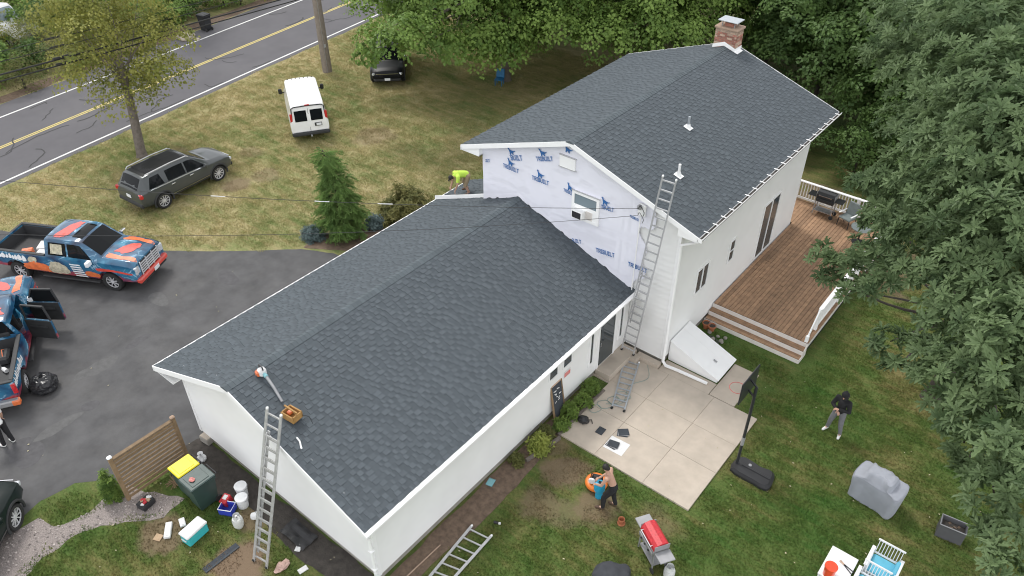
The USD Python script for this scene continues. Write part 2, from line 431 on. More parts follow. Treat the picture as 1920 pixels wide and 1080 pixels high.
for k in range(46):
    s, o = rr.uniform(-8, 60), rr.uniform(0.4, 6.6)
    if rr.random() < .5: o = rr.choice([0.5, 3.0, 4.1, 6.5]) + rr.uniform(-.2, .2)
    pts = [(s, o)]; ang = rr.choice([0, 0, 1.57, -1.57]) + rr.uniform(-.5, .5)
    for j in range(rr.randint(4, 11)):
        ang += rr.uniform(-.7, .7); s += math.cos(ang) * .35; o = min(max(o + math.sin(ang) * .25, .25), 6.7); pts.append((s, o))
    L = LineString([rp(*q) for q in pts]).buffer(rr.uniform(.025, .05))
    v, f = trimesh.creation.triangulate_polygon(L, engine='earcut')
    z = .0165 + k * 2e-5
    tri = trimesh.Trimesh(np.column_stack([v, np.full(len(v), z)]), f, process=False)
    m.add(tri.vertices, f if tri.face_normals[:, 2].mean() > 0 else f[:, ::-1])
part(_road, 'crack_sealing', m, 'crack_seal', kind='stuff')
m = MB(); c = rp(-3.0, 1.2)
m.tm(trimesh.Trimesh(*trimesh.creation.triangulate_polygon(Polygon([rp(-3.3 + .35 * math.cos(a), 1.0 + .22 * math.sin(a)) for a in np.linspace(0, 6.2, 14)]), engine='earcut'), process=False) if False else trimesh.creation.cylinder(.22, .002, sections=14), t=(*rp(-2.3, 1.5), .0135))
part(_road, 'worn_paint_spot', m, 'paint_white')

# drive, gravel, soil beds
drive = [(-9.0, -9.0), (-9.2, -1.0), (-4.2, 1.5), (-0.5, 3.2), (2.96, 5.19), (5.2, 7.0), (7.3, 8.85), (8.6, 9.55), (13.2, 9.8), (13.2, -0.6), (13.35, -0.9), (13.1, -2.4), (12.7, -2.9), (12.2, -2.75), (11.75, -3.2), (11.6, -4.2), (12.0, -5.4), (12.2, -9.0)]
_, DRIVEP = sheet('driveway', drive, 0.004, 'asphalt_drive', ragged=0.07, step=.3, seed=8, kind='structure', label='dark asphalt driveway beside the low wing', category='driveway')
_, GRAVP = sheet('gravel_patch', [(11.9, -5.6), (12.35, -4.6), (12.9, -4.1), (13.2, -3.2), (13.1, -2.4), (13.9, -1.9), (14.8, -1.5), (14.9, -2.2), (14.2, -3.0), (13.7, -3.9), (13.6, -5.0), (13.9, -6.5), (12.2, -7.0)], 0.006, 'gravel_bed', ragged=0.32, seed=21, kind='structure', label='patch of grey and brown gravel between driveway and grass', category='gravel')
_, SOILA = sheet('soil_bed', [(13.2, .28), (13.0, -.6), (13.7, -1.3), (14.6, -1.3), (15.6, -.75), (16.8, -.45), (18.0, -.5), (19.0, -.65), (20.2, -.5), (21.3, -.35), (21.4, .28)], 0.0085, 'soil_dark', ragged=0.15, seed=4, kind='structure', label='dark damp soil strip along the front gable wall', category='soil')
_, SOILB = sheet('soil_bed', [(21.25, .3), (22.0, .35), (21.95, 2.0), (22.15, 3.4), (22.1, 5.0), (22.0, 6.3), (21.9, 7.2), (21.85, 9.5), (21.25, 9.8)], 0.0095, 'soil_brown', ragged=0.12, seed=6, kind='structure', label='brown mulch and soil strip along the long white wall', category='soil')
_, SOILC = sheet('soil_bed', [(7.3, 9.0), (8.2, 9.55), (9.6, 10.6), (12.5, 12.2), (12.9, 15.5), (9.4, 15.2), (8.3, 13.4), (8.0, 11.6), (7.0, 10.0)], 0.0085, 'soil_brown', ragged=0.15, seed=9, kind='structure', label='brown mulch bed under the conifer beside the driveway', category='soil')
_, VERGE = sheet('verge', [rp(-60, 8.7), rp(160, 8.7), rp(160, 9.8), rp(-60, 9.8)], 0.0045, 'soil_brown', ragged=0.5, step=1.0, seed=2, kind='structure', label='bare brown verge along the far side of the road', category='verge')
m = MB(); tn = []
for k in range(1500):
    x, y = rng.uniform(11.8, 15.0), rng.uniform(-7, -1.3)
    if GRAVP.contains(__import__('shapely').geometry.Point(x, y)):
        r = rng.uniform(.012, .035)
        v = trimesh.creation.icosahedron().vertices * r * rng.uniform(.6, 1.2, 3) + [x, y, .008 + r * .35]
        m.add(v, trimesh.creation.icosahedron().faces); tn += [rng.random()] * 20
look('pebble', (0.36, 0.32, 0.30), 0.9, var=0.1, rnd=0.5, island=True)
part(stage.GetPrimAtPath('/World/gravel_patch'), 'pebbles', m, 'pebble', kind='stuff', tone=tn)

look('oil_stain', (0.080, 0.078, 0.082), .8, var=.2); look('pale_scuff', (0.110, 0.109, 0.109), .9, var=.2)
_drv = stage.GetPrimAtPath('/World/driveway')
for k, (px, py, rx, ry, mt) in enumerate(((50, 850, .55, .5, 'oil_stain'), (38, 835, .25, .4, 'oil_stain'), (180, 690, .3, .8, 'pale_scuff'), (260, 640, .2, .5, 'oil_stain'), (110, 800, .25, .9, 'pale_scuff'), (300, 560, .5, .25, 'pale_scuff'), (430, 520, .6, .3, 'oil_stain'), (170, 760, .18, .22, 'oil_stain'))):
    c = G(px, py)[:2]; sheet('oil_stain' if mt == 'oil_stain' else 'scuff_mark', smooth_poly([c + [rx * math.cos(a), ry * math.sin(a)] for a in np.linspace(0, 5.6, 7)]), .0052 + k * 1e-4, mt, parent=_drv, ragged=.16, step=.08, seed=50 + k)
# patio slabs, stoop, pad
pat = thing('patio', 'pale concrete patio of large slabs beside the tall house', 'patio', kind='structure')
m = MB(); m.bb(21.84, 7.42, -.1, 26.44, 11.9, .03); part(pat, 'slab_base', m, 'joint_dark')
xs, ys = [21.82, 23.2, 24.92, 26.46], [7.4, 9.1, 10.45, 11.93]
for i in range(3):
    for j in range(3):
        g = .004; dz = rng.uniform(-.006, .006)
        m = MB(); m.bb(xs[i] + g, ys[j] + g, -.05, xs[i + 1] - g, ys[j + 1] - g, .062 + dz, ch=.005); part(pat, 'slab', m, 'concrete')
m = MB(); m.bb(24.72, 11.96, -.05, 25.62, 13.85, .055, ch=.008); part(pat, 'slab', m, 'concrete')
m = MB(); m.bb(20.95, 10.3, 0, 21.82, 12.2, .06, ch=.006); m.bb(21.2, 10.35, .06, 21.8, 12.1, .30, ch=.012); part(pat, 'door_stoop', m, 'concrete')
m = MB(); m.bb(21.85, 11.93, 0, 22.75, 12.18, .20, ch=.012); m.bb(21.1, 11.62, .07, 22.05, 11.93, .27, ch=.012); m.bb(22.77, 11.93, -.05, 24.70, 12.55, .05, ch=.008); part(pat, 'kerb', m, 'concrete')
PATIOP = Polygon([(20.9, 7.4), (26.46, 7.4), (26.46, 11.9), (25.62, 11.9), (25.62, 13.9), (20.9, 13.9)])
# ------------------------------------------------------------------ the house
house = thing('house', 'white house under new charcoal shingles, low wing and taller half wrapped gable', 'house')
LX0, LXR, LX1, LY0, LYP, LZE, LZR = 12.12, 16.39, 21.41, -0.02, 12.30, 2.66, 4.44
MX0, MXR, MX1, MY0, MY1, MZE, MZR = 13.89, 18.62, 23.415, 11.98, 23.10, 5.76, 7.40
WX0, WX1, WY0 = 13.06, 21.21, 0.30
MWX0, MWX1, MWY0, MWY1 = 14.73, 22.73, 12.26, 22.85
srng = np.random.default_rng(77)
_tabs = []       # (size in the picture, mesh builder, roof)


def slope(roof, x_ridge, z_ridge, x_eave, z_eave, y0, y1, ylim=None, thick=.13):
    """One roof slope: a deck, its shingle tabs (each a wedge) laid in courses from eave to ridge."""
    a, b = np.array([x_ridge, z_ridge]), np.array([x_eave, z_eave])
    L = np.linalg.norm(b - a); d = (b - a) / L
    nrm = np.array([-d[1], d[0]]); nrm = nrm if nrm[1] > 0 else -nrm
    P = lambda y, s, h: np.array([a[0] + d[0] * s + nrm[0] * h, y, a[1] + d[1] * s + nrm[1] * h])
    m = MB()
    c = [P(y, s, h) for y in (y0, y1) for s in (0, L) for h in (-thick, 0)]
    m.add(c, [[0, 1, 3, 2], [4, 6, 7, 5], [0, 4, 5, 1], [2, 3, 7, 6], [0, 2, 6, 4], [1, 5, 7, 3]])
    part(roof, 'roof_deck', m, 'underlay')
    n = int(round(L / .143)); e = L / n
    for k in range(n):
        s0, s1 = k * e, (k + 1) * e + .004
        y = y0 - .01 + srng.uniform(-.28, 0); tall = False
        while y < y1:
            w = srng.choice([.08, .10, .12, .15, .18, .21]) * srng.uniform(.9, 1.1)
            ya, yb = max(y, y0 - .01), min(y + w - .004, y1 + .01)
            y += w
            if yb - ya < .03:
                continue
            tall = not tall; h = srng.uniform(.015, .019) if tall else srng.uniform(.004, .007); dd = srng.uniform(-.006, .006)
            q = [P(ya, s0 - .03, .001), P(yb, s0 - .03, .001), P(yb, s1 + dd, h), P(ya, s1 + dd, h), P(ya, s1 + dd, -.002), P(yb, s1 + dd, -.002)]
            f = [[0, 1, 2], [0, 2, 3], [3, 2, 5], [3, 5, 4], [0, 3, 4], [1, 5, 2]]
            v = np.array(q); nn = np.cross(v[1] - v[0], v[2] - v[0])
            if nn[2] < 0:
                f = [t[::-1] for t in f]
            cc = v[:4].mean(0) - CP
            _tabs.append((np.linalg.norm(v[2] - v[3]) * e / (cc @ cc) * (1.0 if d[0] > 0 else .3) + (1 if np.linalg.norm(v[2] - v[3]) < 0 else 0), v, f, roof, srng.uniform(.45, 1.0) if tall else srng.uniform(0, .45)))
    return P, L


lower = part(house, 'wing_roof', MB().bb(LXR - .03, LY0, LZR - .2, LXR + .03, LYP - .2, LZR - .1), 'underlay', label='charcoal shingle roof of the low wing')
upper = part(house, 'main_roof', MB().bb(MXR - .03, MY0, MZR - .2, MXR + .03, MY1, MZR - .1), 'underlay', label='charcoal shingle roof of the tall main house')
PL, LL = slope(lower, LXR, LZR, LX0, LZE, LY0, MWY0)
PR, LR_ = slope(lower, LXR, LZR, LX1, LZE, LY0, MWY0)
UL, LUL = slope(upper, MXR, MZR, MX0, MZE, MY0, MY1)
UR, LUR = slope(upper, MXR, MZR, MX1, MZE, MY0, MY1)
# porch piece of the low roof that carries on left of the tall house
zq = LZR + (LZE - LZR) * (LXR - MWX0) / (LXR - LX0)
slope(lower, MWX0, zq, LX0, LZE, MWY0 + .03, MWY0 + 2.0)
_tabs.sort(key=lambda t: -t[0])
for _, v, f, roof, tone in _tabs[:300]:
    part(roof, 'shingle', MB().add(v, f), 'shingle_loose', tone=np.full(len(f), tone))
for roof in (lower, upper):
    m = MB(); tn = []
    for _, v, f, r, tone in _tabs[300:]:
        if r == roof:
            m.add(v, f); tn += [tone] * len(f)
    part(roof, 'shingle_field', m, 'shingle_joined', kind='stuff', tone=tn)


def ridge_caps(roof, x, z, dz, y0, y1):
    n = int((y1 - y0) / .145); e = (y1 - y0) / n
    for k in range(n):
        a, b = y0 + k * e - .03, y0 + (k + 1) * e
        hw = .155; m = MB(); v = []
        for y, h in ((a, .026), (b, .012)):
            v += [(x - hw, y, z - dz * hw + h), (x, y, z + h + .006), (x + hw, y, z - dz * hw + h), (x - hw, y, z - dz * hw - .005), (x + hw, y, z - dz * hw - .005)]
        m.add(v, [[0, 1, 6], [0, 6, 5], [1, 2, 7], [1, 7, 6], [0, 3, 1], [1, 4, 2], [1, 3, 4], [3, 0, 5], [3, 5, 8], [2, 4, 9], [2, 9, 7], [5, 6, 8], [6, 9, 8], [6, 7, 9]])
        part(roof, 'ridge_cap', m, 'ridge_shingle')


ridge_caps(lower, LXR, LZR, (LZR - LZE) / (LX1 - LXR), LY0 - .01, MWY0)
ridge_caps(upper, MXR, MZR, (MZR - MZE) / (MX1 - MXR), MY0 - .01, MY1 - .62)

# ---- walls
FZ = .26


def siding_sheet(wallname, p0, p1, top, z0, out, lap=.115, dep=.010, mat='white_siding', holes=()):
    """Lap siding between ground points p0 and p1 as courses; top(t) = height of the wall at t in 0..1 along it."""
    p0, p1, out = np.array(p0), np.array(p1), np.array(out)
    L = np.linalg.norm(p1 - p0); m = MB(); zmax = max(top(t) for t in np.linspace(0, 1, 41))
    cuts = np.linspace(0, 1, 81)
    z = z0
    while z < zmax:
        zt = z + lap
        ok = [t for t in cuts if top(t) > z + .004]
        if ok:
            ta, tb = min(ok), max(ok)
            a, b = p0 + (p1 - p0) * ta, p0 + (p1 - p0) * tb
            def pt(q, zz, o): return (q[0] + out[0] * o, q[1] + out[1] * o, zz)
            m.add([pt(a, z, dep), pt(b, z, dep), pt(b, zt, .001), pt(a, zt, .001), pt(a, z, -.002), pt(b, z, -.002)], [[0, 1, 2], [0, 2, 3], [4, 5, 1], [4, 1, 0]])
        z = zt
    return part(house, wallname, m, mat)


def wall_solid(poly_xz, axis, c0, c1):
    """A wall of an upright outline, from c0 to c1 along its axis."""
    m = MB(); P = Polygon(poly_xz); e = trimesh.creation.extrude_polygon(P, abs(c1 - c0), engine='earcut'); v = np.array(e.vertices)
    lo = min(c0, c1)
    if axis == 'y':
        v = np.column_stack([v[:, 0], lo + v[:, 2], v[:, 1]])
    else:
        v = np.column_stack([lo + v[:, 2], v[:, 0], v[:, 1]])
    t = trimesh.Trimesh(v, e.faces, process=False); t.fix_normals()
    return m.tm(t)


zl = lambda x: LZR - .15 + (LZE - LZR) * ((LXR - x) / (LXR - LX0) if x < LXR else (x - LXR) / (LX1 - LXR))
zm = lambda x: MZR - .15 + (MZE - MZR) * ((MXR - x) / (MXR - MX0) if x < MXR else (x - MXR) / (MX1 - MXR))
part(house, 'gable_wall', wall_solid([(WX0, FZ), (WX1, FZ), (WX1, zl(WX1)), (LXR, zl(LXR)), (WX0, zl(WX0))], 'y', WY0, WY0 + .15), 'white_siding')
siding_sheet('siding', (WX0, WY0 - .003), (WX1, WY0 - .003), lambda t: zl(WX0 + t * (WX1 - WX0)), FZ, (0, -1), lap=.2, dep=.004)
part(house, 'long_wall', MB().bb(WX1 - .15, WY0 + .15, FZ, WX1, MWY0, zl(WX1)), 'white_siding')
siding_sheet('siding', (WX1 + .003, WY0), (WX1 + .003, MWY0), lambda t: zl(WX1), FZ, (1, 0), lap=.2, dep=.004)
part(house, 'long_wall', MB().bb(WX0, WY0 + .15, FZ, WX0 + .15, MWY0 + 2, zl(WX0)), 'white_siding')
part(house, 'gable_wall', wall_solid([(MWX0, FZ), (MWX1, FZ), (MWX1, zm(MWX1)), (MXR, zm(MXR)), (MWX0, zm(MWX0))], 'y', MWY0, MWY0 + .15), 'white_siding')
part(house, 'gable_wall', wall_solid([(MWX0, FZ), (MWX1, FZ), (MWX1, zm(MWX1)), (MXR, zm(MXR)), (MWX0, zm(MWX0))], 'y', MWY1 - .15, MWY1), 'white_siding')
part(house, 'long_wall', MB().bb(MWX1 - .15, MWY0 + .15, FZ, MWX1, MWY1 - .15, zm(MWX1)), 'white_siding')
siding_sheet('siding', (MWX1 + .003, MWY0), (MWX1 + .003, MWY1), lambda t: zm(MWX1), FZ, (1, 0), lap=.2, dep=.004)
part(house, 'long_wall', MB().bb(MWX0, MWY0 + .15, FZ, MWX0 + .15, MWY1 - .15, zm(MWX0)), 'white_siding')
m = MB(); m.bb(WX0 + .04, WY0 + .04, -.1, WX1 - .04, MWY0 + .1, FZ); m.bb(MWX0 + .04, MWY0 + .04, -.1, MWX1 - .03, MWY1 - .04, FZ)
part(house, 'foundation', m, 'foundation')
# corner posts
for x, y, z in ((WX1, WY0, zl(WX1)), (WX0, WY0, zl(WX0)), (MWX1, MWY0, zm(MWX1))):
    s = 1 if x > 18 else -1
    m = MB(); m.bb(x - .09 * s, y - .022, FZ - .01, x + .022 * s, y - .0075, z - .02); m.bb(x + .0075 * s, y - .0075, FZ - .01, x + .022 * s, y + .09, z - .02)
    part(house, 'corner_post', m, 'white_trim')

# ---- eaves, rakes, gutters


def rake(xr, zr, xe, ze, y, h=.17, t=.022, ext=.0):
    m = MB(); d = np.array([xe - xr, ze - zr]); L = np.linalg.norm(d); d /= L; n_ = np.array([-d[1], d[0]]); n_ = n_ if n_[1] > 0 else -n_
    q = [np.array([xr, zr]) + n_ * .012, np.array([xe, ze]) + n_ * .012 + d * ext, np.array([xe, ze]) - n_ * h + d * ext, np.array([xr, zr - h / abs(n_[1])])]
    return wall_solid([tuple(k) for k in q], 'y', y - t, y)


for xe in (LX0, LX1):
    part(house, 'rake_board', rake(LXR, LZR, xe, LZE, LY0 - .012), 'white_trim')
    s = 1 if xe > LXR else -1
    m = wall_solid([(LXR, LZR - .135), (xe, LZE - .135), (xe, LZE - .155), (LXR, LZR - .155)], 'y', LY0, WY0 - .012); part(house, 'soffit', m, 'white_trim')
for xe in (MX0, MX1):
    part(house, 'rake_board', rake(MXR, MZR, xe, MZE, MY0 - .012, h=.15), 'white_trim')
    m = wall_solid([(MXR, MZR - .135), (xe, MZE - .135), (xe, MZE - .155), (MXR, MZR - .155)], 'y', MY0, MWY0 - .02); part(house, 'soffit', m, 'white_trim')
    part(house, 'rake_board', rake(MXR, MZR, xe, MZE, MY1 + .034, h=.21), 'white_trim')
# closed box ends of the eaves
for (x0, x1, ze, y0, y1) in ((LX0, WX0, LZE, LY0, MWY0 + 2.0), (MX0, MWX0, MZE, MY0, MY1), (MWX1, MX1, MZE, MY0, MY1), (WX1, LX1, LZE, LY0, MWY0)):
    part(house, 'soffit', MB().bb(x0, y0 + .005, ze - .20, x1, y1 - .005, ze - .17), 'white_trim')
for (x, ze, y0, y1) in ((LX0 - .012, LZE, LY0, MWY0 + 2.0), (MX0 - .012, MZE, MY0, MY1)):
    part(house, 'fascia', MB().bb(x - (.05 if x < 13 else .014), y0 - .03, ze - .20, x - .002, y1, ze - (.012 if x < 13 else .035)), 'white_trim')
# boxed gable returns of the tall house
for xa, xb in ((MX0, MWX0), (MWX1 - .02, MX1)):
    lo, hi = sorted((xa, xb))
    zt = lambda x: (MZE + (MZR - MZE) * ((x - MX0) / (MXR - MX0) if x < MXR else (MX1 - x) / (MX1 - MXR))) - .14
    part(house, 'eave_return', wall_solid([(lo, MZE - .2), (hi, MZE - .2), (hi, zt(hi)), (lo, zt(lo))], 'y', MY0 + .004, MWY0 - .004), 'white_trim')
# low wing gutter with a closed white cover
m = MB(); g = [(LX1 - .035, LZE + .012), (LX1 + .115, LZE - .02), (LX1 + .115, LZE - .075), (LX1 + .08, LZE - .12), (LX1 - .0, LZE - .12), (LX1 - .0, LZE - .01)]
gut = part(house, 'gutter', wall_solid(g, 'y', LY0 - .05, MWY0 - .03), 'white_trim')
# tall house gutter: an open trough of leaves with hanger straps across
m = MB(); x = MX1
prof = [(x, MZE + .0), (x, MZE - .12), (x + .085, MZE - .12), (x + .125, MZE - .03), (x + .125, MZE + .005), (x + .113, MZE + .005), (x + .113, MZE - .03), (x + .078, MZE - .108), (x + .010, MZE - .108), (x + .010, MZE)]
gut = part(house, 'gutter', wall_solid(prof, 'y', MY0 - .03, MY1 + .03), 'white_trim')
part(gut, 'leaf_litter', MB().bb(x + .012, MY0, MZE - .107, x + .10, MY1, MZE - .045), 'soil_dark')
y = MY0 + .4
while y < MY1:
    part(gut, 'hanger_strap', MB().bb(x - .05, y - .022, MZE + .022, x + .12, y + .022, MZE + .028), 'white_trim'); y += .55
part(gut, 'end_cap', MB().bb(x - .0, MY0 - .045, MZE - .125, x + .128, MY0 - .032, MZE + .006), 'white_trim')
part(house, 'fascia', MB().bb(MX1 - .03, MY0, MZE - .2, MX1 - .003, MY1, MZE - .01), 'white_trim')


def pipe(pts, r=.04, name='downspout', mat='white_trim', parent=house, n=8):
    return part(parent, name, MB().tube(pts, r, n), mat, smooth=40)


pipe([(LX1 + .06, .12, LZE - .12), (LX1 + .06, .12, LZE - .25), (WX1 + .06, .16, LZE - .55), (WX1 + .06, .16, .12), (WX1 + .28, -.02, .07)], .045)
pipe([(MX1 + .06, 12.18, MZE - .12), (MX1 + .02, 12.2, MZE - .22), (MWX1 + .07, 12.17, MZE - .62), (MWX1 + .07, 12.17, 1.5), (MWX1 + .07, 12.17, .28), (MWX1 + .2, 12.15, .16), (23.4, 12.22, .14), (24.45, 12.3, .12)], .055)
m = MB()
for z in (.2, .8, 1.6, 2.4):
    m.box((WX1 + .06, .16, z), (.13, .13, .02))
part(house, 'downspout_strap', m, 'white_trim')

# ---- tall gable: bare boards to the right of the wrap, house wrap with printed marks
YW = MWY0 - .012
z = FZ; k = 0
wr = lambda z: 21.55 + .12 * math.sin(z * 2.1) + (.35 if z > 5.2 else 0) - (.12 if z < 3.2 else 0)
while z < zm(21.6):
    zt = min(z + .215, 9)
    xa = 21.24 if z < 2.66 else 20.9
    top = min(zt - .006, zm(22.64))
    if top - z > .03:
        m = MB(); m.add([(xa, YW - .024, z), (22.64, YW - .024, z), (22.64, YW + .001, top), (xa, YW + .001, top), (xa, YW + .004, z), (22.64, YW + .004, z)], [[0, 1, 2], [0, 2, 3], [4, 5, 1], [4, 1, 0]])
        part(house, 'siding_board', m, 'white_siding')
    z = zt
NX, NZ = 150, 70
gx = np.linspace(MWX0 - .005, 22.0, NX)
V, keep = [], np.zeros((NX, NZ), bool)
for i, x in enumerate(gx):
    zb = zl(x) + .155 if x < LX1 else 2.6
    zt_ = zm(x)
    for j, t in enumerate(np.linspace(0, 1, NZ)):
        z = zb + (zt_ - zb) * t
        edge = math.exp(-((z - zb) / .12) ** 2)
        wv = meshkit.fbm(np.array([x * 1.2 + z * .5, z * 2.2, 0]), 3, 5) - .5
        cr = (meshkit.noise(np.array([x * .7 + z * .25, z * 7.0, 3.0]), 2) - .5) * math.exp(-((z - 4.35 - (x - 19) * -.02) / .45) ** 2) * (1 if x > 17.8 else .2)
        cr2 = (meshkit.noise(np.array([x * 8.0, z * .8, 7.0]), 4) - .5) * math.exp(-((x - 21.0) / .5) ** 2)
        V.append((x, YW - .022 - .028 * (wv + .5) - .045 * (cr + .5) - .028 * (cr2 + .5) - .05 * edge * (.6 + wv), z + edge * .05 * math.sin(x * 9 + math.sin(x * 4.1) * 2)))
        keep[i, j] = x < wr(z) + .1 * math.sin(z * 6)
V = np.array(V); F = []
for i in range(NX - 1):
    for j in range(NZ - 1):
        if keep[i, j] and keep[i + 1, j]:
            F.append([i * NZ + j, (i + 1) * NZ + j, (i + 1) * NZ + j + 1, i * NZ + j + 1])
wrap = part(house, 'house_wrap', MB().add(V, F), 'wrap_sheet', smooth=50, label='white house wrap with blue printed lettering on the tall gable')
YT = YW - .10
dog = Polygon([(-.40, .55), (-.34, .66), (-.27, .58), (-.18, .56), (-.22, .44), (-.12, .34), (.10, .24), (.30, .18), (.50, .25), (.42, .12), (.22, .05), (.16, -.06), (.22, -.22), (.07, -.22), (.04, -.08), (-.10, -.02), (-.14, -.22), (-.27, -.22), (-.24, .05), (-.28, .30), (-.34, .46)])
TXT = meshkit.text_mesh('TRIBUILT', .2, .003, bold=True)
TXT_W = TXT.bounds[1][0]


def printed(pa, pb, word=True, animal=True, cutl=0.0, cutr=1.0):
    """A printed mark on the wrap: word baseline from picture point pa to pb, animal silhouette above."""
    a, b = on_plane(*pa, np.array([0, 1.0, 0]), YT), on_plane(*pb, np.array([0, 1.0, 0]), YT)
    d = b - a; L = np.linalg.norm(d); d /= L; u = np.cross(d, [0, 1.0, 0]); u = u if u[2] > 0 else -u
    s = L / TXT_W
    R = np.stack([d, u, [0, -1.0, 0]], 1)
    m = MB()
    if word:
        t = TXT
        if cutl > 0: t = trimesh.intersections.slice_mesh_plane(t, [1, 0, 0], [TXT_W * cutl, 0, 0])
        if cutr < 1: t = trimesh.intersections.slice_mesh_plane(t, [-1, 0, 0], [TXT_W * cutr, 0, 0])
        v = np.array(t.vertices) * [s, s * 1.4, 1]
        m.add(v @ R.T + a, t.faces)
    if animal:
        e = trimesh.creation.extrude_polygon(dog, .003, engine='earcut'); k = .19
        v = np.array(e.vertices) * [k * 1.9, k * 1.7, 1] + [L * .5, .2 * s * 1.4 + .09, 0]
        m.add(v @ R.T + a, e.faces)
    return part(wrap, 'printed_mark', m, 'wrap_blue')


printed((946, 300), (980, 301), cutl=.35)
printed((1006, 302), (1037, 302))
printed((943, 313), (972, 325))
printed((997, 336), (1029, 348))
printed((1056, 358), (1080, 370), cutr=.7)
printed((1119, 388), (1151, 398), cutl=.25)
printed((1180, 407), (1201, 417), animal=False, cutr=.8)
printed((1062, 451), (1090, 457), animal=False, cutl=.4)
printed((1117, 472), (1152, 483), animal=False)
printed((1177, 498), (1213, 512), animal=False)
printed((1050, 289), (1079, 300), word=False)
printed((900, 303), (919, 304), animal=False, cutl=.55)

# ---- openings of the tall gable
NY = np.array([0, 1.0, 0])


def gable_at(px, py): return on_plane(px, py, NY, MWY0 - .1)


a, b = gable_at(1051, 288), gable_at(1079, 320)
m = MB(); m.bb(a[0], YT - .03, b[2], b[0], YW, a[2])
gp = part(house, 'gable_panel', m, 'white_trim')
m = MB()
for z in (b[2] - .02, a[2]): m.bb(a[0] - .03, YT - .04, z - .01, b[0] + .03, YW, z + .02)
part(gp, 'frame', m, 'aluminium')
a, b = gable_at(1075, 354), gable_at(1122, 424)
w = thing  # readability
x0, x1, z1, z0 = a[0], b[0], a[2], b[2]
m = MB(); t = .10
m.bb(x0, YT - .05, z0, x0 + t, YW, z1); m.bb(x1 - t, YT - .05, z0, x1, YW, z1); m.bb(x0 + t, YT - .05, z1 - t, x1 - t, YW, z1); m.bb(x0 + t, YT - .05, z0, x1 - t, YW, z0 + t); m.bb(x0 + t, YT - .03, (z0 + z1) / 2 - .03, x1 - t, YW, (z0 + z1) / 2 + .03)
win = part(house, 'window', m, 'white_trim', label='white gable window with an air conditioner in its lower half')
part(win, 'pane', MB().bb(x0 + t, YT - .03, (z0 + z1) / 2 + .03, x1 - t, YT - .02, z1 - t), 'grey_glass')
part(win, 'filler_panel', MB().bb(x0 + t, YT - .03, z0 + t, x1 - t, YT - .02, (z0 + z1) / 2 - .03), 'white_trim')
xa0, xa1, za = x0 + t + .02, x0 + t + .46, z0 + t + .005
part(win, 'air_conditioner', MB().bb(xa0, YT - .24, za, xa1, YT - .03, za + .31, ch=.015), 'white_trim')
part(win, 'vent_grille', MB().bb(xa0 + .05, YT - .248, za + .04, xa1 - .05, YT - .242, za + .27), 'black_plastic')
m = MB()
for k in range(6): m.bb(xa1 + .02 + k * .045, YT - .05, za, xa1 + .045 + k * .045, YT - .03, za + .31)
part(win, 'accordion_fin', m, 'riser_white')
m = MB(); m.bar((x0 - .03, YT - .05, z1 + .015), (x1 + .03, YT - .05, z1 + .015), .03, .03); part(win, 'head_trim', m, 'aluminium')
a = gable_at(1206, 392)
m = MB(); m.box((a[0], YT - .05, a[2]), (.26, .09, .42), ch=.02)
mb_ = part(house, 'meter_box', m, 'white_trim')
part(mb_, 'weather_head', MB().box((a[0] - .05, YT - .14, a[2] + .12), (.14, .12, .16), ch=.03), 'steel_grey')
MAST = np.array([a[0] - .05, YT - .2, a[2] + .1])
pipe([(a[0] - .04, YT - .03, a[2] - .2), (a[0] - .06, YT - .03, 2.6)], .022, 'service_conduit')

# ---- windows and doors of the right walls


def wall_opening(x, y0, y1, z0, z1, name='window', frame=.06, mull=0, glass='house_glass', rail=False, label=None):
    m = MB(); X = x + .03
    m.bb(x, y0, z0, X, y0 + frame, z1); m.bb(x, y1 - frame, z0, X, y1, z1); m.bb(x, y0 + frame, z0, X, y1 - frame, z0 + frame); m.bb(x, y0 + frame, z1 - frame, X, y1 - frame, z1)
    for k in range(mull):
        yc = y0 + (y1 - y0) * (k + 1) / (mull + 1); m.bb(x, yc - frame * .6, z0 + frame, X, yc + frame * .6, z1 - frame)
    w_ = part(house, name, m, 'white_trim', label=label)
    for k in range(mull + 1):
        ya, yb = y0 + (y1 - y0) * k / (mull + 1), y0 + (y1 - y0) * (k + 1) / (mull + 1)
        part(w_, 'pane', MB().bb(x + .005, ya + frame * .6, z0 + frame, x + .012, yb - frame * .6, z1 - frame), glass)
        if rail:
            part(w_, 'meeting_rail', MB().bb(x + .013, ya + frame, (z0 + z1) / 2 - .02, x + .026, yb - frame, (z0 + z1) / 2 + .02), 'white_trim')
    return w_


NXv = np.array([1.0, 0, 0])
def mw(px, py): return on_plane(px, py, NXv, MWX1 + .01)
def lw(px, py): return on_plane(px, py, NXv, WX1 + .01)


for (pa, pb, mul, rl, nm, lb) in (((1300, 525), (1325, 530), 1, False, 'window', None),):
    a, b = mw(1301, 553), mw(1326, 502); c = mw(1301, 518)
    wall_opening(MWX1 + .012, a[1] - .05, b[1] + .1, a[2] - .02, c[2] + .08, mull=1)
a, b, c = mw(1364, 491), mw(1377, 453), mw(1364, 462)
wall_opening(MWX1 + .012, a[1] - .08, b[1] + .1, a[2] - .05, c[2] + .08, rail=True)
a, b, c = mw(1417, 467), mw(1461, 372), mw(1417, 405)
wall_opening(MWX1 + .012, a[1] - .06, b[1] + .06, .64, c[2] + .05, name='sliding_door', mull=1)
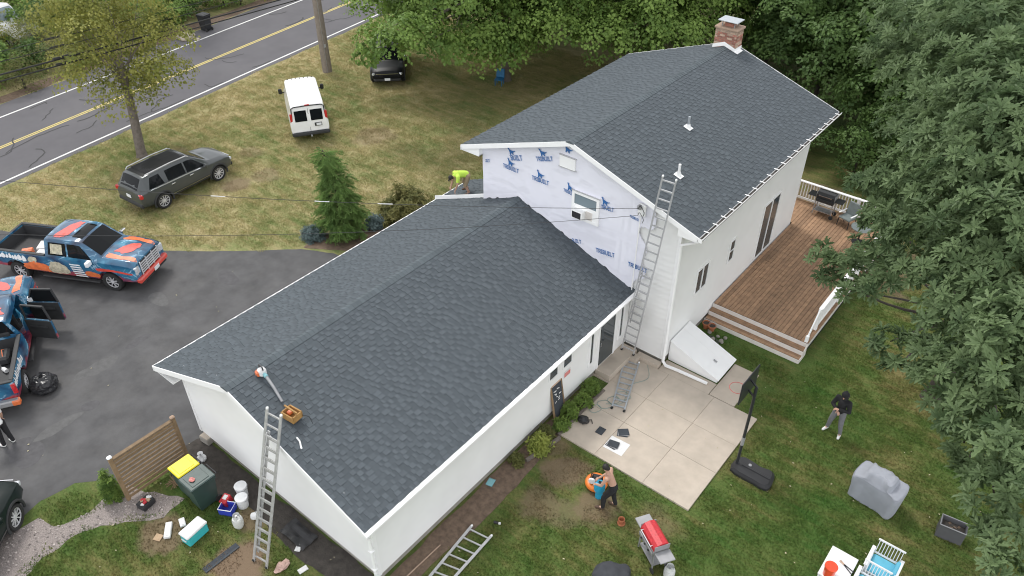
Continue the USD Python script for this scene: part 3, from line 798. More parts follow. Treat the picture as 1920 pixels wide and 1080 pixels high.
# low wing: door with stoop, side light, two high windows
zt = 2.28
a, b = lw(1115, 672), lw(1146, 640)
a, b = 10.45, 11.36
m = MB(); m.bb(WX1, a - .1, .3, WX1 + .035, a, zt); m.bb(WX1, b, .3, WX1 + .035, b + .1, zt); m.bb(WX1, a, zt - .06, WX1 + .035, b, zt)
dr = part(house, 'door', m, 'white_trim')
part(dr, 'storm_glass', MB().bb(WX1 + .006, a, .34, WX1 + .02, b, zt - .06), 'house_glass')
part(dr, 'handle', MB().bb(WX1 + .02, a + .06, 1.2, WX1 + .05, a + .1, 1.36, ch=.01), 'chrome')
for yy in (9.83, 11.62):
    wall_opening(WX1 + .008, yy, yy + .32, .75, zt, name='side_light', frame=.09)
wall_opening(WX1 + .008, 8.35, 8.85, 1.75, 2.3, frame=.04)
wall_opening(WX1 + .008, 7.62, 8.1, 1.75, 2.3, frame=.04)

# ---- roof pipes, chimney
for px, py, base in ((1292, 237, (1290, 240)), (1273, 328, (1272, 330))):
    nr = np.array([MZR - MZE, 0, MX1 - MXR]); nr = nr / np.linalg.norm(nr); d = nr @ np.array([MXR, 0, MZR])
    q = on_plane(*base, nr, d)
    vp = part(house, 'vent_pipe', MB().lathe([(.0, .42), (.042, .42), (.042, -.05)], 12, q), 'galvanised' if px == 1292 else 'white_trim', smooth=40)
    ang = math.atan2(MZR - MZE, MX1 - MXR)
    m = MB(); m.box(q + nr * .03, (.28, .24, .008), RY(ang)); m.lathe([(.06, .16), (.10, .0)], 12, q)
    part(vp, 'flashing', m, 'white_trim')
chx, chy, cw, cd = MXR - .02, MY1 - .35, .92, .58
cz0, cz1 = MZR - .5, MZR + .68
ch = part(house, 'chimney', MB().bb(chx - cw / 2 + .012, chy - cd / 2 + .012, cz0, chx + cw / 2 - .012, chy + cd / 2 - .012, cz1 - .01), 'mortar', label='brick chimney with a metal cap')
zc = MZR - .1; row = 0
while zc < cz1 - .05:
    h = .068
    for axis in (0, 1):
        for sgn in (-1, 1):
            Lw = cw if axis == 0 else cd
            p_ = -Lw / 2 + (.105 if row % 2 else 0) - (.21 if row % 2 else 0)
            while p_ < Lw / 2 - .02:
                a, b = max(p_, -Lw / 2), min(p_ + .2, Lw / 2); p_ += .212
                if b - a < .04: continue
                j = srng.uniform(-.004, .004)
                m = MB()
                if axis == 0:
                    yy = chy + sgn * (cd / 2 + j); m.bb(chx + a + .003, min(yy, yy - sgn * .05), zc, chx + b - .003, max(yy, yy - sgn * .05), zc + h)
                else:
                    xx = chx + sgn * (cw / 2 + j); m.bb(min(xx, xx - sgn * .05), chy + a + .003, zc, max(xx, xx - sgn * .05), chy + b - .003, zc + h)
                part(ch, 'brick', m, 'brick_pale' if (zc > cz1 - .14 or srng.random() < (.5 if axis == 1 else .22)) else 'brick_red')
    zc += .08; row += 1
m = MB(); m.bb(chx - cw / 2 - .05, chy - cd / 2 - .05, cz1 - .02, chx + cw / 2 + .05, chy + cd / 2 + .05, cz1 + .07, ch=.02); part(ch, 'crown', m, 'brick_pale')
m = MB()
for sx in (-1, 1):
    for sy in (-1, 1): m.box((chx + sx * .26, chy + sy * .18, cz1 + .17), (.03, .03, .22))
part(ch, 'cap_post', m, 'steel_grey')
part(ch, 'flue', MB().bb(chx - .18, chy - .13, cz1 + .07, chx + .18, chy + .13, cz1 + .2), 'brick_red')
part(ch, 'cap', MB().box((chx, chy, cz1 + .30), (.84, .62, .045), ch=.015), 'galvanised')
m = MB(); hw = cw / 2 + .03; s = (MZR - MZE) / (MX1 - MXR)
fy = chy - cd / 2 - .012
m.tm(wall_solid([(chx - hw, MZR - s * hw + .03), (chx, MZR + .03), (chx + hw, MZR - s * hw + .03), (chx + hw, MZR - s * hw + .17), (chx, MZR + .19), (chx - hw, MZR - s * hw + .17)], 'y', fy - .006, fy).get())
m.bb(chx + hw - .02, fy, MZR - s * hw + .0, chx + hw - .01, chy + .3, MZR - s * hw + .16)
m.box((chx + hw + .05, chy - .05, MZR - s * (hw + .05) + .035), (.16, .5, .01), RY(math.atan(s)))
part(ch, 'flashing', m, 'white_trim')
# loose white trim board at the porch end of the low roof: part of the rake being fitted
nb = PL(0, 0, 0)
z_at = lambda x: LZR + (LZE - LZR) * (LXR - x) / (LXR - LX0)
m = wall_solid([(LX0 - .05, z_at(LX0) + .0), (MWX0 + .02, z_at(MWX0) + .0), (MWX0 + .02, z_at(MWX0) + .16), (LX0 - .05, z_at(LX0) + .16)], 'y', MWY0 + .0, MWY0 + .03)
part(house, 'rake_board', m, 'white_trim', label='long white trim board being fitted across the porch roof')
# ------------------------------------------------------------------ trees, shrubs, grass
import shapely
leaf_look('leaf_maple', (0.055, 0.120, 0.022), (0.23, 0.34, 0.08), (0.23, 0.20, 0.07))
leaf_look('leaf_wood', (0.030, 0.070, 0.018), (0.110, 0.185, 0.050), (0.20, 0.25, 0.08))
leaf_look('leaf_oak', (0.045, 0.085, 0.034), (0.175, 0.245, 0.115), (0.30, 0.20, 0.10), 0.35)
leaf_look('leaf_gold', (0.10, 0.145, 0.030), (0.29, 0.29, 0.070), (0.42, 0.28, 0.06))
leaf_look('leaf_shrub', (0.070, 0.095, 0.028), (0.17, 0.175, 0.055), (0.24, 0.19, 0.08))
leaf_look('needles', (0.065, 0.14, 0.036), (0.22, 0.34, 0.10), (0.30, 0.38, 0.13), 0.25)
leaf_look('leaf_lime', (0.16, 0.22, 0.04), (0.34, 0.38, 0.09), (0.42, 0.36, 0.10))
leaf_look('leaf_fresh', (0.06, 0.125, 0.025), (0.19, 0.28, 0.06), (0.38, 0.27, 0.06))
leaf_look('leaf_blue', (0.085, 0.13, 0.13), (0.17, 0.23, 0.23))
leaf_look('leaf_rhodo', (0.075, 0.095, 0.028), (0.21, 0.20, 0.07), (0.30, 0.11, 0.14))


def leaf_pts(L, w, lobed):
    """Outline of one leaf along +x, folded along its midrib: vertices and triangles."""
    if lobed:
        st = [(0, .06), (.22, .42), (.33, .22), (.5, .55), (.62, .25), (.78, .42), (1.0, .02)]
    else:
        st = [(0, .05), (.4, .5), (1.0, .02)]
    v, f = [], []
    for x, h in st:
        v += [(x * L, 0, -.12 * L * x * x), (x * L, h * w, .12 * w * h * 2 - .12 * L * x * x), (x * L, -h * w, .12 * w * h * 2 - .12 * L * x * x)]
    for i in range(len(st) - 1):
        a, b = 3 * i, 3 * i + 3
        f += [[a, b, b + 1], [a, b + 1, a + 1], [a, b + 2, b], [a, a + 2, b + 2]]
    return np.array(v), np.array(f)


def sprig(kind, r, n, L, w, lobed=False):
    """A leafy twig end: n leaves around the origin, facing up (+z)."""
    m = MB(); lv, lf = leaf_pts(1, 1, lobed)
    for k in range(n):
        l_ = L * r.uniform(.7, 1.15)
        v = lv * [l_, l_ * w / L, l_]
        if kind == 'rosette':       # leaves radiating from the twig's tip
            az = k * 2.4 + r.uniform(-.3, .3); tilt = r.uniform(-.15, .75)
            R = RZ(az) @ RY(-tilt) @ RX(r.uniform(-.4, .4)); o = R @ np.array([.03, 0, 0]) + [r.uniform(-.03, .03), r.uniform(-.03, .03), r.uniform(-.06, .05)]
        elif kind == 'spray':       # leaves layered over a flat, drooping spray
            q = r.uniform(-1, 1, 2) * .5; az = math.atan2(q[1], q[0]) + r.uniform(-.9, .9)
            R = RZ(az) @ RY(r.uniform(-.1, .55)) @ RX(r.uniform(-.5, .5)); o = np.array([q[0], q[1], r.uniform(-.12, .12) - .25 * (q @ q)])
        else:                       # needles: narrow blades along a twig on +x
            t = r.uniform(0, 1); az = r.choice([-1, 1]) * r.uniform(.4, 1.1)
            R = RZ(az) @ RY(r.uniform(-.5, .2)); o = np.array([t * .45, 0, -.06 * t * t])
        m.add(v @ R.T + o, lf)
    return m


def instancer(parent, name, protos, mat, P, Z, scale, idx, spin, **kw):
    """Instances of the protos at P with +z turned to Z."""
    path = path_in(parent, name)
    pi = UsdGeom.PointInstancer.Define(stage, path)
    rel = []
    for k, m in enumerate(protos):
        q = usdkit.mesh(stage, f'{path}/sprig_{k:03d}' if k else f'{path}/sprig', m.get(), LOOK[mat])
        q.CreateDoubleSidedAttr(True); rel.append(q.GetPath())
    pi.CreatePrototypesRel().SetTargets(rel)
    Z = Z / np.maximum(np.linalg.norm(Z, axis=1, keepdims=True), 1e-9)
    # quaternion: spin about z, then z -> Z
    c = Z[:, 2]; ax = np.column_stack([-Z[:, 1], Z[:, 0], np.zeros(len(Z))])
    w = np.sqrt(np.maximum((1 + c) / 2, 1e-6)); q1 = np.column_stack([w, ax / (2 * w[:, None])])
    q1 /= np.linalg.norm(q1, axis=1, keepdims=True)
    q2 = np.column_stack([np.cos(spin / 2), np.zeros(len(Z)), np.zeros(len(Z)), np.sin(spin / 2)])
    a, b = q1, q2
    q = np.column_stack([a[:, 0] * b[:, 0] - a[:, 3] * b[:, 3], a[:, 1] * b[:, 0] + a[:, 2] * b[:, 3], a[:, 2] * b[:, 0] - a[:, 1] * b[:, 3], a[:, 0] * b[:, 3] + a[:, 3] * b[:, 0]])
    pi.CreatePositionsAttr(Vt.Vec3fArray.FromNumpy(np.asarray(P, np.float32)))
    pi.CreateOrientationsAttr(Vt.QuathArray([Gf.Quath(float(x[0]), float(x[1]), float(x[2]), float(x[3])) for x in q]))
    pi.CreateScalesAttr(Vt.Vec3fArray.FromNumpy(np.repeat(np.asarray(scale, np.float32)[:, None], 3, 1)))
    pi.CreateProtoIndicesAttr(Vt.IntArray.FromNumpy(np.asarray(idx, np.int32)))
    return keys(pi.GetPrim(), kind='stuff', **kw)


PROTO = {
    'leaf_maple': [sprig('spray', np.random.default_rng(i), 44, .17, .15) for i in range(5)],
    'leaf_wood': [sprig('spray', np.random.default_rng(20 + i), 44, .17, .14) for i in range(5)],
    'leaf_gold': [sprig('spray', np.random.default_rng(30 + i), 26, .16, .13) for i in range(5)],
    'leaf_oak': [sprig('rosette', np.random.default_rng(40 + i), 18, .27, .092, True) for i in range(6)],
    'leaf_shrub': [sprig('spray', np.random.default_rng(50 + i), 30, .12, .09) for i in range(4)],
    'needles': [sprig('needle', np.random.default_rng(60 + i), 46, .11, .022) for i in range(4)],
    'small': [sprig('rosette', np.random.default_rng(70 + i), 12, .10, .05) for i in range(4)],
}


def crown(parent, lobes, r, n_area, mat, protos, size, up=.55, inner=.25, droop=0.0):
    """Sprigs over the lobes (x, y, z, rx, rz): mostly on the surface of each lobe, facing outwards and up."""
    P, Z = [], []
    for x, y, z, rx, rz in lobes:
        n = max(8, int(n_area * rx * (rx + rz)))
        d = r.normal(size=(n, 3)); d /= np.linalg.norm(d, axis=1, keepdims=True)
        d[:, 2] = np.where(d[:, 2] < -.45, -d[:, 2] * .6, d[:, 2])
        rad = np.where(r.random(n) < inner, r.uniform(.45, .9, n), r.uniform(.85, 1.12, n))
        rad *= .82 + .36 * meshkit.noise(d * 2.3 + [x, y, z])
        P.append(np.array([x, y, z]) + d * rad[:, None] * [rx, rx, rz])
        zz = d * [1, 1, 1] + r.normal(size=(n, 3)) * .25; zz[:, 2] = np.abs(zz[:, 2]) * (1 - droop) + up
        Z.append(zz)
    P, Z = np.vstack(P), np.vstack(Z)
    ok = P[:, 2] > .12
    P, Z = P[ok], Z[ok]; n = len(P)
    return instancer(parent, 'crown', protos, mat, P, Z, size * r.uniform(.75, 1.25, n), r.integers(0, len(protos), n), r.uniform(0, 6.28, n)), n


def limbs(base, r0, fork, lobes, r, lean=(0, 0)):
    """A tapered trunk with limbs to the lobes."""
    m = MB(); b = np.array([*base, 0.0]); f = np.array([base[0] + lean[0], base[1] + lean[1], fork])
    pts = curve([b - [0, 0, .1], b + (f - b) * .12, b + (f - b) * .5 + r.normal(size=3) * .08, f], 4)
    rad = r0 * np.interp(np.linspace(0, 1, len(pts)), [0, .08, .25, 1], [1.5, 1.12, 1.0, .72])
    m.tube(pts, rad, 10)
    for L in lobes:
        t = np.array(L[:3]); st = b + (f - b) * r.uniform(.72, 1.0)
        mid = st + (t - st) * .5 + r.normal(size=3) * .25 + [0, 0, .2]
        q = curve([st, mid, t], 4)
        m.tube(q, np.linspace(r0 * .17, r0 * .04, len(q)), 6)
    return m


_ntot = 0


def tree(name, label, base, R, z0, z1, seed, mat, nl=12, dens=9, size=1.0, bark='bark', r0=.22, category='tree', lean=(0, 0), group=None, extra=(), up=.55, flat=.75):
    global _ntot
    r = np.random.default_rng(seed)
    t = thing(name, label, category, group=group)
    cx, cy = base[0] + lean[0], base[1] + lean[1]
    zc, hz = (z0 + z1) / 2, (z1 - z0) / 2
    lobes = []
    for k in range(nl):
        u = (k + .5) / nl; ph = k * 2.4 + r.uniform(-.5, .5); h = 1 - 2 * u
        rad = math.sqrt(max(1 - h * h, .05)) * r.uniform(.55, .8)
        s = R * r.uniform(.30, .46)
        lobes.append((cx + R * rad * math.cos(ph), cy + R * rad * math.sin(ph), zc + hz * h * .78, s, s * flat))
    lobes.append((cx, cy, zc, R * .5, hz * .55))
    lobes += list(extra)
    part(t, 'trunk', limbs(base, r0, z0 + (z1 - z0) * .35, lobes[:9] + list(extra), r, lean), bark, smooth=50)
    _, n = crown(t, lobes, r, dens, mat, PROTO.get(mat, PROTO['leaf_shrub']), size, up)
    _ntot += n
    return t


# trees in front, left of the tall house (their lower limbs hang into view)
tree('maple_tree', 'large spreading maple, its low limbs hanging over the parked black car', (2.7, 28.0), 6.6, 2.3, 12.5, 101, 'leaf_maple', 20, 9, 1.0, r0=.32, extra=[(-1.6, 24.6, 4.0, 1.7, 1.0), (-3.6, 26.3, 4.2, 1.9, 1.1), (0.6, 23.8, 4.6, 1.6, .9), (3.9, 25.2, 3.0, 1.3, .8), (7.2, 27.0, 4.6, 1.7, 1.1), (9.2, 28.5, 4.4, 1.9, 1.1), (-5.2, 28.0, 4.8, 1.6, 1.0), (-2.6, 22.6, 4.9, 1.2, .8)] + [(*along(px, py, d), r_, r_ * .6) for px, py, d, r_ in ((705, 62, 41, .9), (745, 58, 40, 1.1), (785, 84, 40.5, .8), (690, 92, 41.5, .55), (735, 84, 40, .7), (800, 50, 41, 1.2), (845, 80, 42, 1.1), (900, 70, 43, 1.2), (945, 85, 44, .9), (985, 60, 45, 1.1))])
tree('maple_tree', 'maple standing farther back by the road bend, top centre', (-3.0, 37.0), 6.0, 2.0, 12.0, 102, 'leaf_maple', 14, 7, 1.1, r0=.28)
tree('maple_tree', 'bright green maple between the road trees and the dark wood', (9.5, 33.5), 5.6, 2.2, 11, 103, 'leaf_maple', 16, 8, 1.0, r0=.28, extra=[(11.0, 29.6, 4.6, 2.0, 1.2), (8.4, 29.0, 3.4, 1.3, .8), (12.8, 30.5, 4.4, 1.6, 1.0)])
# the wood behind the house
WOOD = [(5.2, 39.5, 5.5), (14.6, 37.5, 4.8), (18.6, 35.6, 4.5), (17.2, 41.5, 5.2), (22.2, 34.0, 4.6), (24.6, 38.5, 5.2), (26.4, 32.4, 4.4), (29.6, 29.5, 4.3), (30.6, 35.5, 5.2), (33.2, 26.8, 4.0), (35.2, 31.5, 5.0), (12.0, 44.5, 5.5), (0.5, 46.0, 6.0), (37.5, 23.5, 4.2), (-8.0, 45.0, 5.5)]
wl = ['dark leafy wood tree behind the road maples', 'wood tree left of the dark gap behind the main roof', 'wood tree rising right behind the brick chimney', 'wood tree at the back, above the dark gap', 'wood tree just right of the chimney', 'wood tree at the back right of the chimney', 'wood tree behind the far right roof corner', 'dark wood tree past the end of the right eave', 'wood tree at the back above the right eave', 'wood tree behind the far end of the deck', 'wood tree at the top right behind the oak', 'far wood tree behind the bright maple', 'far wood tree at top centre by the road', 'wood tree half hidden behind the oak at right', 'far wood tree at the road bend']
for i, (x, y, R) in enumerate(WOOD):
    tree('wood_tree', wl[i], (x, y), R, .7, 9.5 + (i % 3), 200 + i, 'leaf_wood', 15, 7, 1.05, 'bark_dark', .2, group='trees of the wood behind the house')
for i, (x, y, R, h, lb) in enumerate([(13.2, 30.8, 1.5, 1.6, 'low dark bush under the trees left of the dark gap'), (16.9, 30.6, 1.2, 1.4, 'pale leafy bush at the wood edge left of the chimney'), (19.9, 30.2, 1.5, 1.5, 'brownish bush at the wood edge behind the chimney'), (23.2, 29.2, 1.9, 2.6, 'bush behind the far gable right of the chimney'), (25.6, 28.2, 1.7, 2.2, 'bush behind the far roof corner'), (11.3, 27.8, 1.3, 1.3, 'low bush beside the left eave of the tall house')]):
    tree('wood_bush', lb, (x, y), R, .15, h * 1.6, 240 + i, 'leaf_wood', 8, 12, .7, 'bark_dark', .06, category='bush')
# the yellowing tree by the road
tree('yellowing_tree', 'small tree with thin yellow brown foliage by the road', (-5.5, 9.1), 3.3, 2.4, 9.0, 301, 'leaf_gold', 20, 13, .75, r0=.24, lean=(-.45, .55), up=.4)
# the near oak on the right: flat pads of foliage at measured places
OAK = [  # picture point, distance, pad radius
    (1700, 40, 25, 1.5), (1790, 50, 23, 1.5), (1890, 60, 21, 1.6), (1640, 110, 26, 1.0), (1720, 150, 23, 1.2), (1810, 150, 20.5, 1.4), (1900, 170, 18.5, 1.4),
    (1680, 235, 22, .9), (1745, 240, 20.5, 1.0), (1820, 265, 18.5, 1.2), (1900, 290, 17, 1.3), (1640, 345, 20.5, .5), (1668, 420, 19.6, .5), (1640, 410, 20.2, .35), (1600, 545, 19.4, .38), (1640, 540, 18.9, .40), (1650, 475, 19.2, .42), (1618, 425, 20.3, .28), (1700, 330, 20, .85), (1770, 345, 18.5, 1.0), (1850, 375, 17, 1.2), (1915, 420, 15.5, 1.1),
    (1605, 352, 21.5, .40), (1665, 385, 20.3, .6), (1720, 420, 18.8, .85), (1790, 450, 17.3, 1.0), (1870, 490, 15.8, 1.1), (1535, 480, 20.2, .42), (1578, 500, 19.8, .50), (1612, 470, 19.6, .40), (1552, 525, 20, .34), (1670, 455, 19, .55), (1745, 510, 17.5, .75), (1820, 545, 16.2, .9), (1900, 570, 15, 1.0),
    (1655, 520, 18.5, .30), (1775, 590, 16.5, .6), (1850, 635, 15.2, .85), (1630, 640, 17.6, .40), (1672, 668, 17, .45), (1730, 655, 16.6, .45), (1715, 710, 16.4, .40), (1790, 700, 15.6, .65), (1885, 700, 14.5, .9), (1640, 690, 17.2, .20), (1752, 755, 16, .35), (1825, 780, 15, .6), (1905, 790, 14, .8),
    (1790, 830, 15.3, .38), (1860, 860, 14.3, .6), (1790, 885, 15, .22), (1905, 900, 13.6, .6), (1865, 940, 13.9, .42), (1835, 985, 14.2, .18), (1910, 1000, 13.3, .42), (1880, 1060, 13, .3), (1940, 640, 14, .9), (1950, 860, 13, .8), (1945, 250, 17, 1.3)]
lobes = []
for px, py, d, rr_ in OAK:
    px += (max(0, min(40, (1860 - px) * .25)) if py < 290 or py > 600 else (10 if px > 1640 else 8))
    q = along(px, py, d); rr_ *= .78 if py > 820 else 1.0; lobes.append((*q, rr_, rr_ * .55))
t = thing('oak_tree', 'big oak with grey green lobed leaves filling the right side over the deck rail', 'tree')
r = np.random.default_rng(900)
base = (30.6, 16.5)
m = limbs(base, .36, 4.2, [lobes[i] for i in range(0, len(lobes), 2)], r, (.3, -.4)); part(t, 'trunk', m, 'bark_dark', smooth=50)
_, n_ = crown(t, lobes, r, 52, 'leaf_oak', PROTO['leaf_oak'], .70, up=.6, inner=.35)
_ntot += n_
# hedge and scrub on the far side of the road
for i, (x, y, R, h, mt, lb) in enumerate([
        (-18.9, 6.6, 1.6, 2.0, 'leaf_shrub', 'low roadside bush at the left edge under the cables'), (-18.6, 9.3, 1.5, 1.9, 'leaf_shrub', 'roadside bush left of the yellowing tree'), (-19.2, 12.2, 1.6, 2.2, 'leaf_shrub', 'roadside bush behind the yellowing tree'), (-19.4, 15.3, 1.7, 2.2, 'leaf_shrub', 'roadside bush just right of the yellowing crown'), (-20.4, 18.3, 1.5, 1.8, 'leaf_shrub', 'roadside bush left of the pale boulder'),
        (-22.2, 8.6, 1.9, 2.6, 'leaf_wood', 'dark bush in the second row by the white truck'), (-22.8, 12.6, 2.0, 2.6, 'leaf_shrub', 'second row bush behind the yellowing tree'), (-23.6, 16.6, 2.0, 2.6, 'leaf_gold', 'golden bush in the scrub across the road'), (-22.6, 21.4, 1.9, 2.4, 'leaf_maple', 'green bush behind the dark wheelie bin'), (-22.4, 25.6, 2.0, 2.4, 'leaf_maple', 'green bush right of the dark wheelie bin'), (-27.2, 17.6, 2.6, 3.2, 'leaf_maple', 'leafy bush right of the white truck'), (-28.0, 22.5, 2.6, 3.4, 'leaf_shrub', 'yellow green bush by the far trunk'), (-26.4, 27.6, 2.4, 3.2, 'leaf_wood', 'dark bush at the top edge across the road'), (-32.5, 15.0, 3.0, 3.6, 'leaf_maple', 'bush behind the white truck'), (-25.4, 5.6, 2.0, 2.4, 'leaf_shrub', 'bush in front of the white truck'), (-33.0, 21.5, 3.0, 4.0, 'leaf_gold', 'golden tree line bush at the top left'), (-32.0, 28.0, 3.0, 4.0, 'leaf_maple', 'green bush far across the road')]):
    tree('roadside_bush', lb, (x, y), R, .1, h, 400 + i, mt, 9, 10, .75, 'bark_dark', .07, category='bush', group='bushes beside the road')
rr = np.random.default_rng(66)
for k in range(26):
    s_, o_ = 3 + (k % 13) * 2.2 + rr.uniform(-.6, .6), (10.6 if k < 13 else 16.5) + rr.uniform(-.5, 1.8)
    q = rp(s_, o_)
    tree('scrub_bush', 'leafy scrub bush in the thicket across the road', (q[0], q[1]), rr.uniform(1.5, 2.1), .05, rr.uniform(1.4, 2.6), 500 + k, ['leaf_shrub', 'leaf_gold', 'leaf_maple', 'leaf_wood', 'leaf_shrub'][k % 5], 7, 9, .75, 'bark_dark', .05, category='bush', group='scrub bushes across the road')
for x, y, lb in ((-24.0, 21.8, 'bare grey trunk rising out of the scrub across the road'), (-30.2, 13.2, 'leaning grey trunk behind the white truck')):
    t = thing('far_tree', lb, 'tree'); r = np.random.default_rng(int(abs(x) * 10))
    lb_ = [(x - 1, y + 1, 9.5, 1.8, 1.2), (x + 1.2, y - .5, 10, 1.8, 1.2)]
    part(t, 'trunk', limbs((x, y), .22, 6.5, lb_, r, (-.4, .2)), 'bark', smooth=50); crown(t, lb_, r, 8, 'leaf_maple', PROTO['leaf_maple'], 1.0)

# the conifer beside the drive
t = thing('conifer_tree', 'young green conifer with a crooked top in the mulch bed', 'tree')
r = np.random.default_rng(55); bx, by = 7.85, 10.75; H = 4.0
m = MB(); sp = curve([(bx, by, -.05), (bx, by, 1.6), (bx - .05, by - .02, 2.9), (bx - .22, by - .1, 3.7), (bx - .38, by - .12, H)], 4); m.tube(sp, np.linspace(.10, .015, len(sp)), 7)
P, Z, idx = [], [], []
for k in range(120):
    z = .25 + (H - .3) * (k / 120) ** 1.1; c = sp[min(int(np.searchsorted(sp[:, 2], z)), len(sp) - 1)]
    Lb = (.90 * (1 - z / (H + .25)) ** .8) * r.uniform(.6, 1.15) * (1 if z < 2.6 or z > 3.3 else .55) + .12
    az = k * 2.4 + r.uniform(-.4, .4); d = np.array([math.cos(az), math.sin(az), r.uniform(-.05, .35)])
    m.tube([c[:3] * [1, 1, 0] + [0, 0, z], c[:3] * [1, 1, 0] + [0, 0, z] + d * Lb], [.018, .005], 4, cap=False)
    for j in range(int(4 + Lb * 15)):
        tt = r.uniform(.2, 1.02); P.append(c[:3] * [1, 1, 0] + [0, 0, z] + d * Lb * tt + r.normal(size=3) * .04)
        s = az + r.uniform(-1.1, 1.1); Z.append((math.cos(s) * .35 + r.normal() * .2, math.sin(s) * .35 + r.normal() * .2, 1.0)); idx.append(s)
part(t, 'trunk', m, 'bark_dark', smooth=50)
instancer(t, 'crown', PROTO['needles'], 'needles', np.array(P), np.array(Z), r.uniform(.7, 1.1, len(P)), r.integers(0, 4, len(P)), np.array(idx))


def shrub(name, label, c, R, H, mat, seed, n=260, size=.8, proto='small', stem='bark_dark', cat='shrub', parent=None, group=None):
    r = np.random.default_rng(seed)
    t = thing(name, label, cat, group=group) if parent is None else parent
    d = r.normal(size=(n, 3)); d /= np.linalg.norm(d, axis=1, keepdims=True); d[:, 2] = np.abs(d[:, 2])
    rad = r.uniform(.55, 1.05, n) * (.75 + .5 * meshkit.noise(d * 2.5 + seed))
    P = np.array([c[0], c[1], .05]) + d * rad[:, None] * [R, R, H]
    m = MB()
    for k in range(7):
        q = P[k]; m.tube([(c[0] + r.uniform(-.05, .05), c[1], 0), (c[0] + (q[0] - c[0]) * .4, c[1] + (q[1] - c[1]) * .4, q[2] * .5), q], [.016, .012, .005], 4, cap=False)
    part(t, 'stem', m, stem)
    z = d.copy(); z[:, 2] += .6
    instancer(t, 'foliage', PROTO[proto], mat, P, z, size * r.uniform(.7, 1.3, n), r.integers(0, 4, n), r.uniform(0, 6.28, n))
    return t


shrub('flowering_shrub', 'rounded shrub with faded pink flower heads beside the porch roof', (8.95, 13.5), 1.15, 1.25, 'leaf_rhodo', 1, 620, 1.5)
shrub('blue_shrub', 'small blue grey shrub left of the conifer', (7.0, 9.75), .48, .5, 'leaf_blue', 2, 260, .9)
shrub('blue_shrub', 'small blue grey shrub right of the conifer', (8.45, 12.0), .42, .5, 'leaf_blue', 3, 220, .9)
shrub('lime_shrub', 'lime green leafy shrub at the end of the timber edged bed', (21.72, 6.55), .34, .45, 'leaf_lime', 4, 110, 1.2)
for i, (x, y, R, H, mt, lb) in enumerate([(21.55, 9.6, .42, .55, 'leaf_fresh', 'flowering bed plant nearest the door stoop'), (21.7, 8.95, .45, .6, 'leaf_fresh', 'bright green bed plant by the leaning sign'), (21.65, 8.3, .42, .5, 'leaf_fresh', 'bed plant just right of the leaning sign'), (21.75, 7.7, .36, .42, 'leaf_fresh', 'low bed plant at the corner of the patio'), (21.55, 7.15, .34, .35, 'leaf_shrub', 'brownish bed plant between the sign and the lime shrub'), (21.5, 5.7, .3, .28, 'leaf_shrub', 'small straggly plant in the mulch beside the wall')]):
    shrub('bed_plant', lb, (x, y), R * .75, H * .85, mt, 30 + i, 85, .85, cat='plant', group='plants of the flower bed')
shrub('fence_ivy', 'narrow green shrub growing behind the left fence post', (13.2, -2.75), .25, 1.05, 'leaf_fresh', 41, 300, .7)

# grass blades in patches over the lawns, thinner where the ground is worn
HOUSEP = shapely.union_all([Polygon([(WX0 - .1, WY0 - .1), (WX1 + .1, WY0 - .1), (WX1 + .1, 12.3), (WX0 - .1, 12.3)]), Polygon([(MWX0 - .2, 12), (MWX1 + .15, 12), (MWX1 + .15, 23), (MWX0 - .2, 23)])])
DECKP = Polygon([(22.7, 15.0), (26.6, 15.0), (26.6, 23.4), (22.7, 23.4)])
BULKP = Polygon([(22.7, 12.4), (24.8, 12.4), (24.8, 14.1), (22.7, 14.1)])
NOGRASS = shapely.union_all([HOUSEP, DECKP, BULKP, PATIOP, ROADP, DRIVEP, GRAVP.buffer(-.2), SOILA, SOILB, SOILC, VERGE])
shapely.prepare(NOGRASS)
protos = []
for k in range(4):
    r = np.random.default_rng(700 + k); m = MB(); n = 170; S = .62
    p = r.uniform(-S / 2, S / 2, (n, 2)); az = r.uniform(0, 6.28, n); h = r.uniform(.025, .06, n); w = r.uniform(.008, .016, n); le = r.uniform(.01, .05, n)
    a = np.column_stack([p[:, 0] - np.sin(az) * w, p[:, 1] + np.cos(az) * w, np.zeros(n)]); b = np.column_stack([p[:, 0] + np.sin(az) * w, p[:, 1] - np.cos(az) * w, np.zeros(n)])
    c = np.column_stack([p[:, 0] + np.cos(az) * le, p[:, 1] + np.sin(az) * le, h])
    m.add(np.vstack([a, b, c]), np.column_stack([np.arange(n), np.arange(n) + n, np.arange(n) + 2 * n])); protos.append(m)
pts = []
r = np.random.default_rng(71)
for x0, x1, y0, y1, st in ((12, 37, -8, 17, .42), (24, 34, 17, 28, .5), (-11.5, 9.5, 1, 34, .46)):
    gx, gy = np.meshgrid(np.arange(x0, x1, st), np.arange(y0, y1, st)); q = np.column_stack([gx.ravel(), gy.ravel()]) + r.uniform(-.2, .2, (gx.size, 2)); pts.append(q)
pts = np.vstack(pts)
ok = ~shapely.contains_xy(NOGRASS.buffer(.22), pts[:, 0], pts[:, 1])
for x, y, R_, a in BARE:
    ok &= ~((np.hypot(pts[:, 0] - x, pts[:, 1] - y) < R_ * .95) & (r.random(len(pts)) < a * .9))
pts = pts[ok]; n = len(pts)
gr = instancer(None, 'grass', protos, 'blades', np.column_stack([pts, np.full(n, .002)]), np.tile([0, 0, 1.0], (n, 1)), r.uniform(.9, 1.25, n), r.integers(0, 4, n), r.uniform(0, 6.28, n), label='short mown grass of the lawns around the house', category='grass')
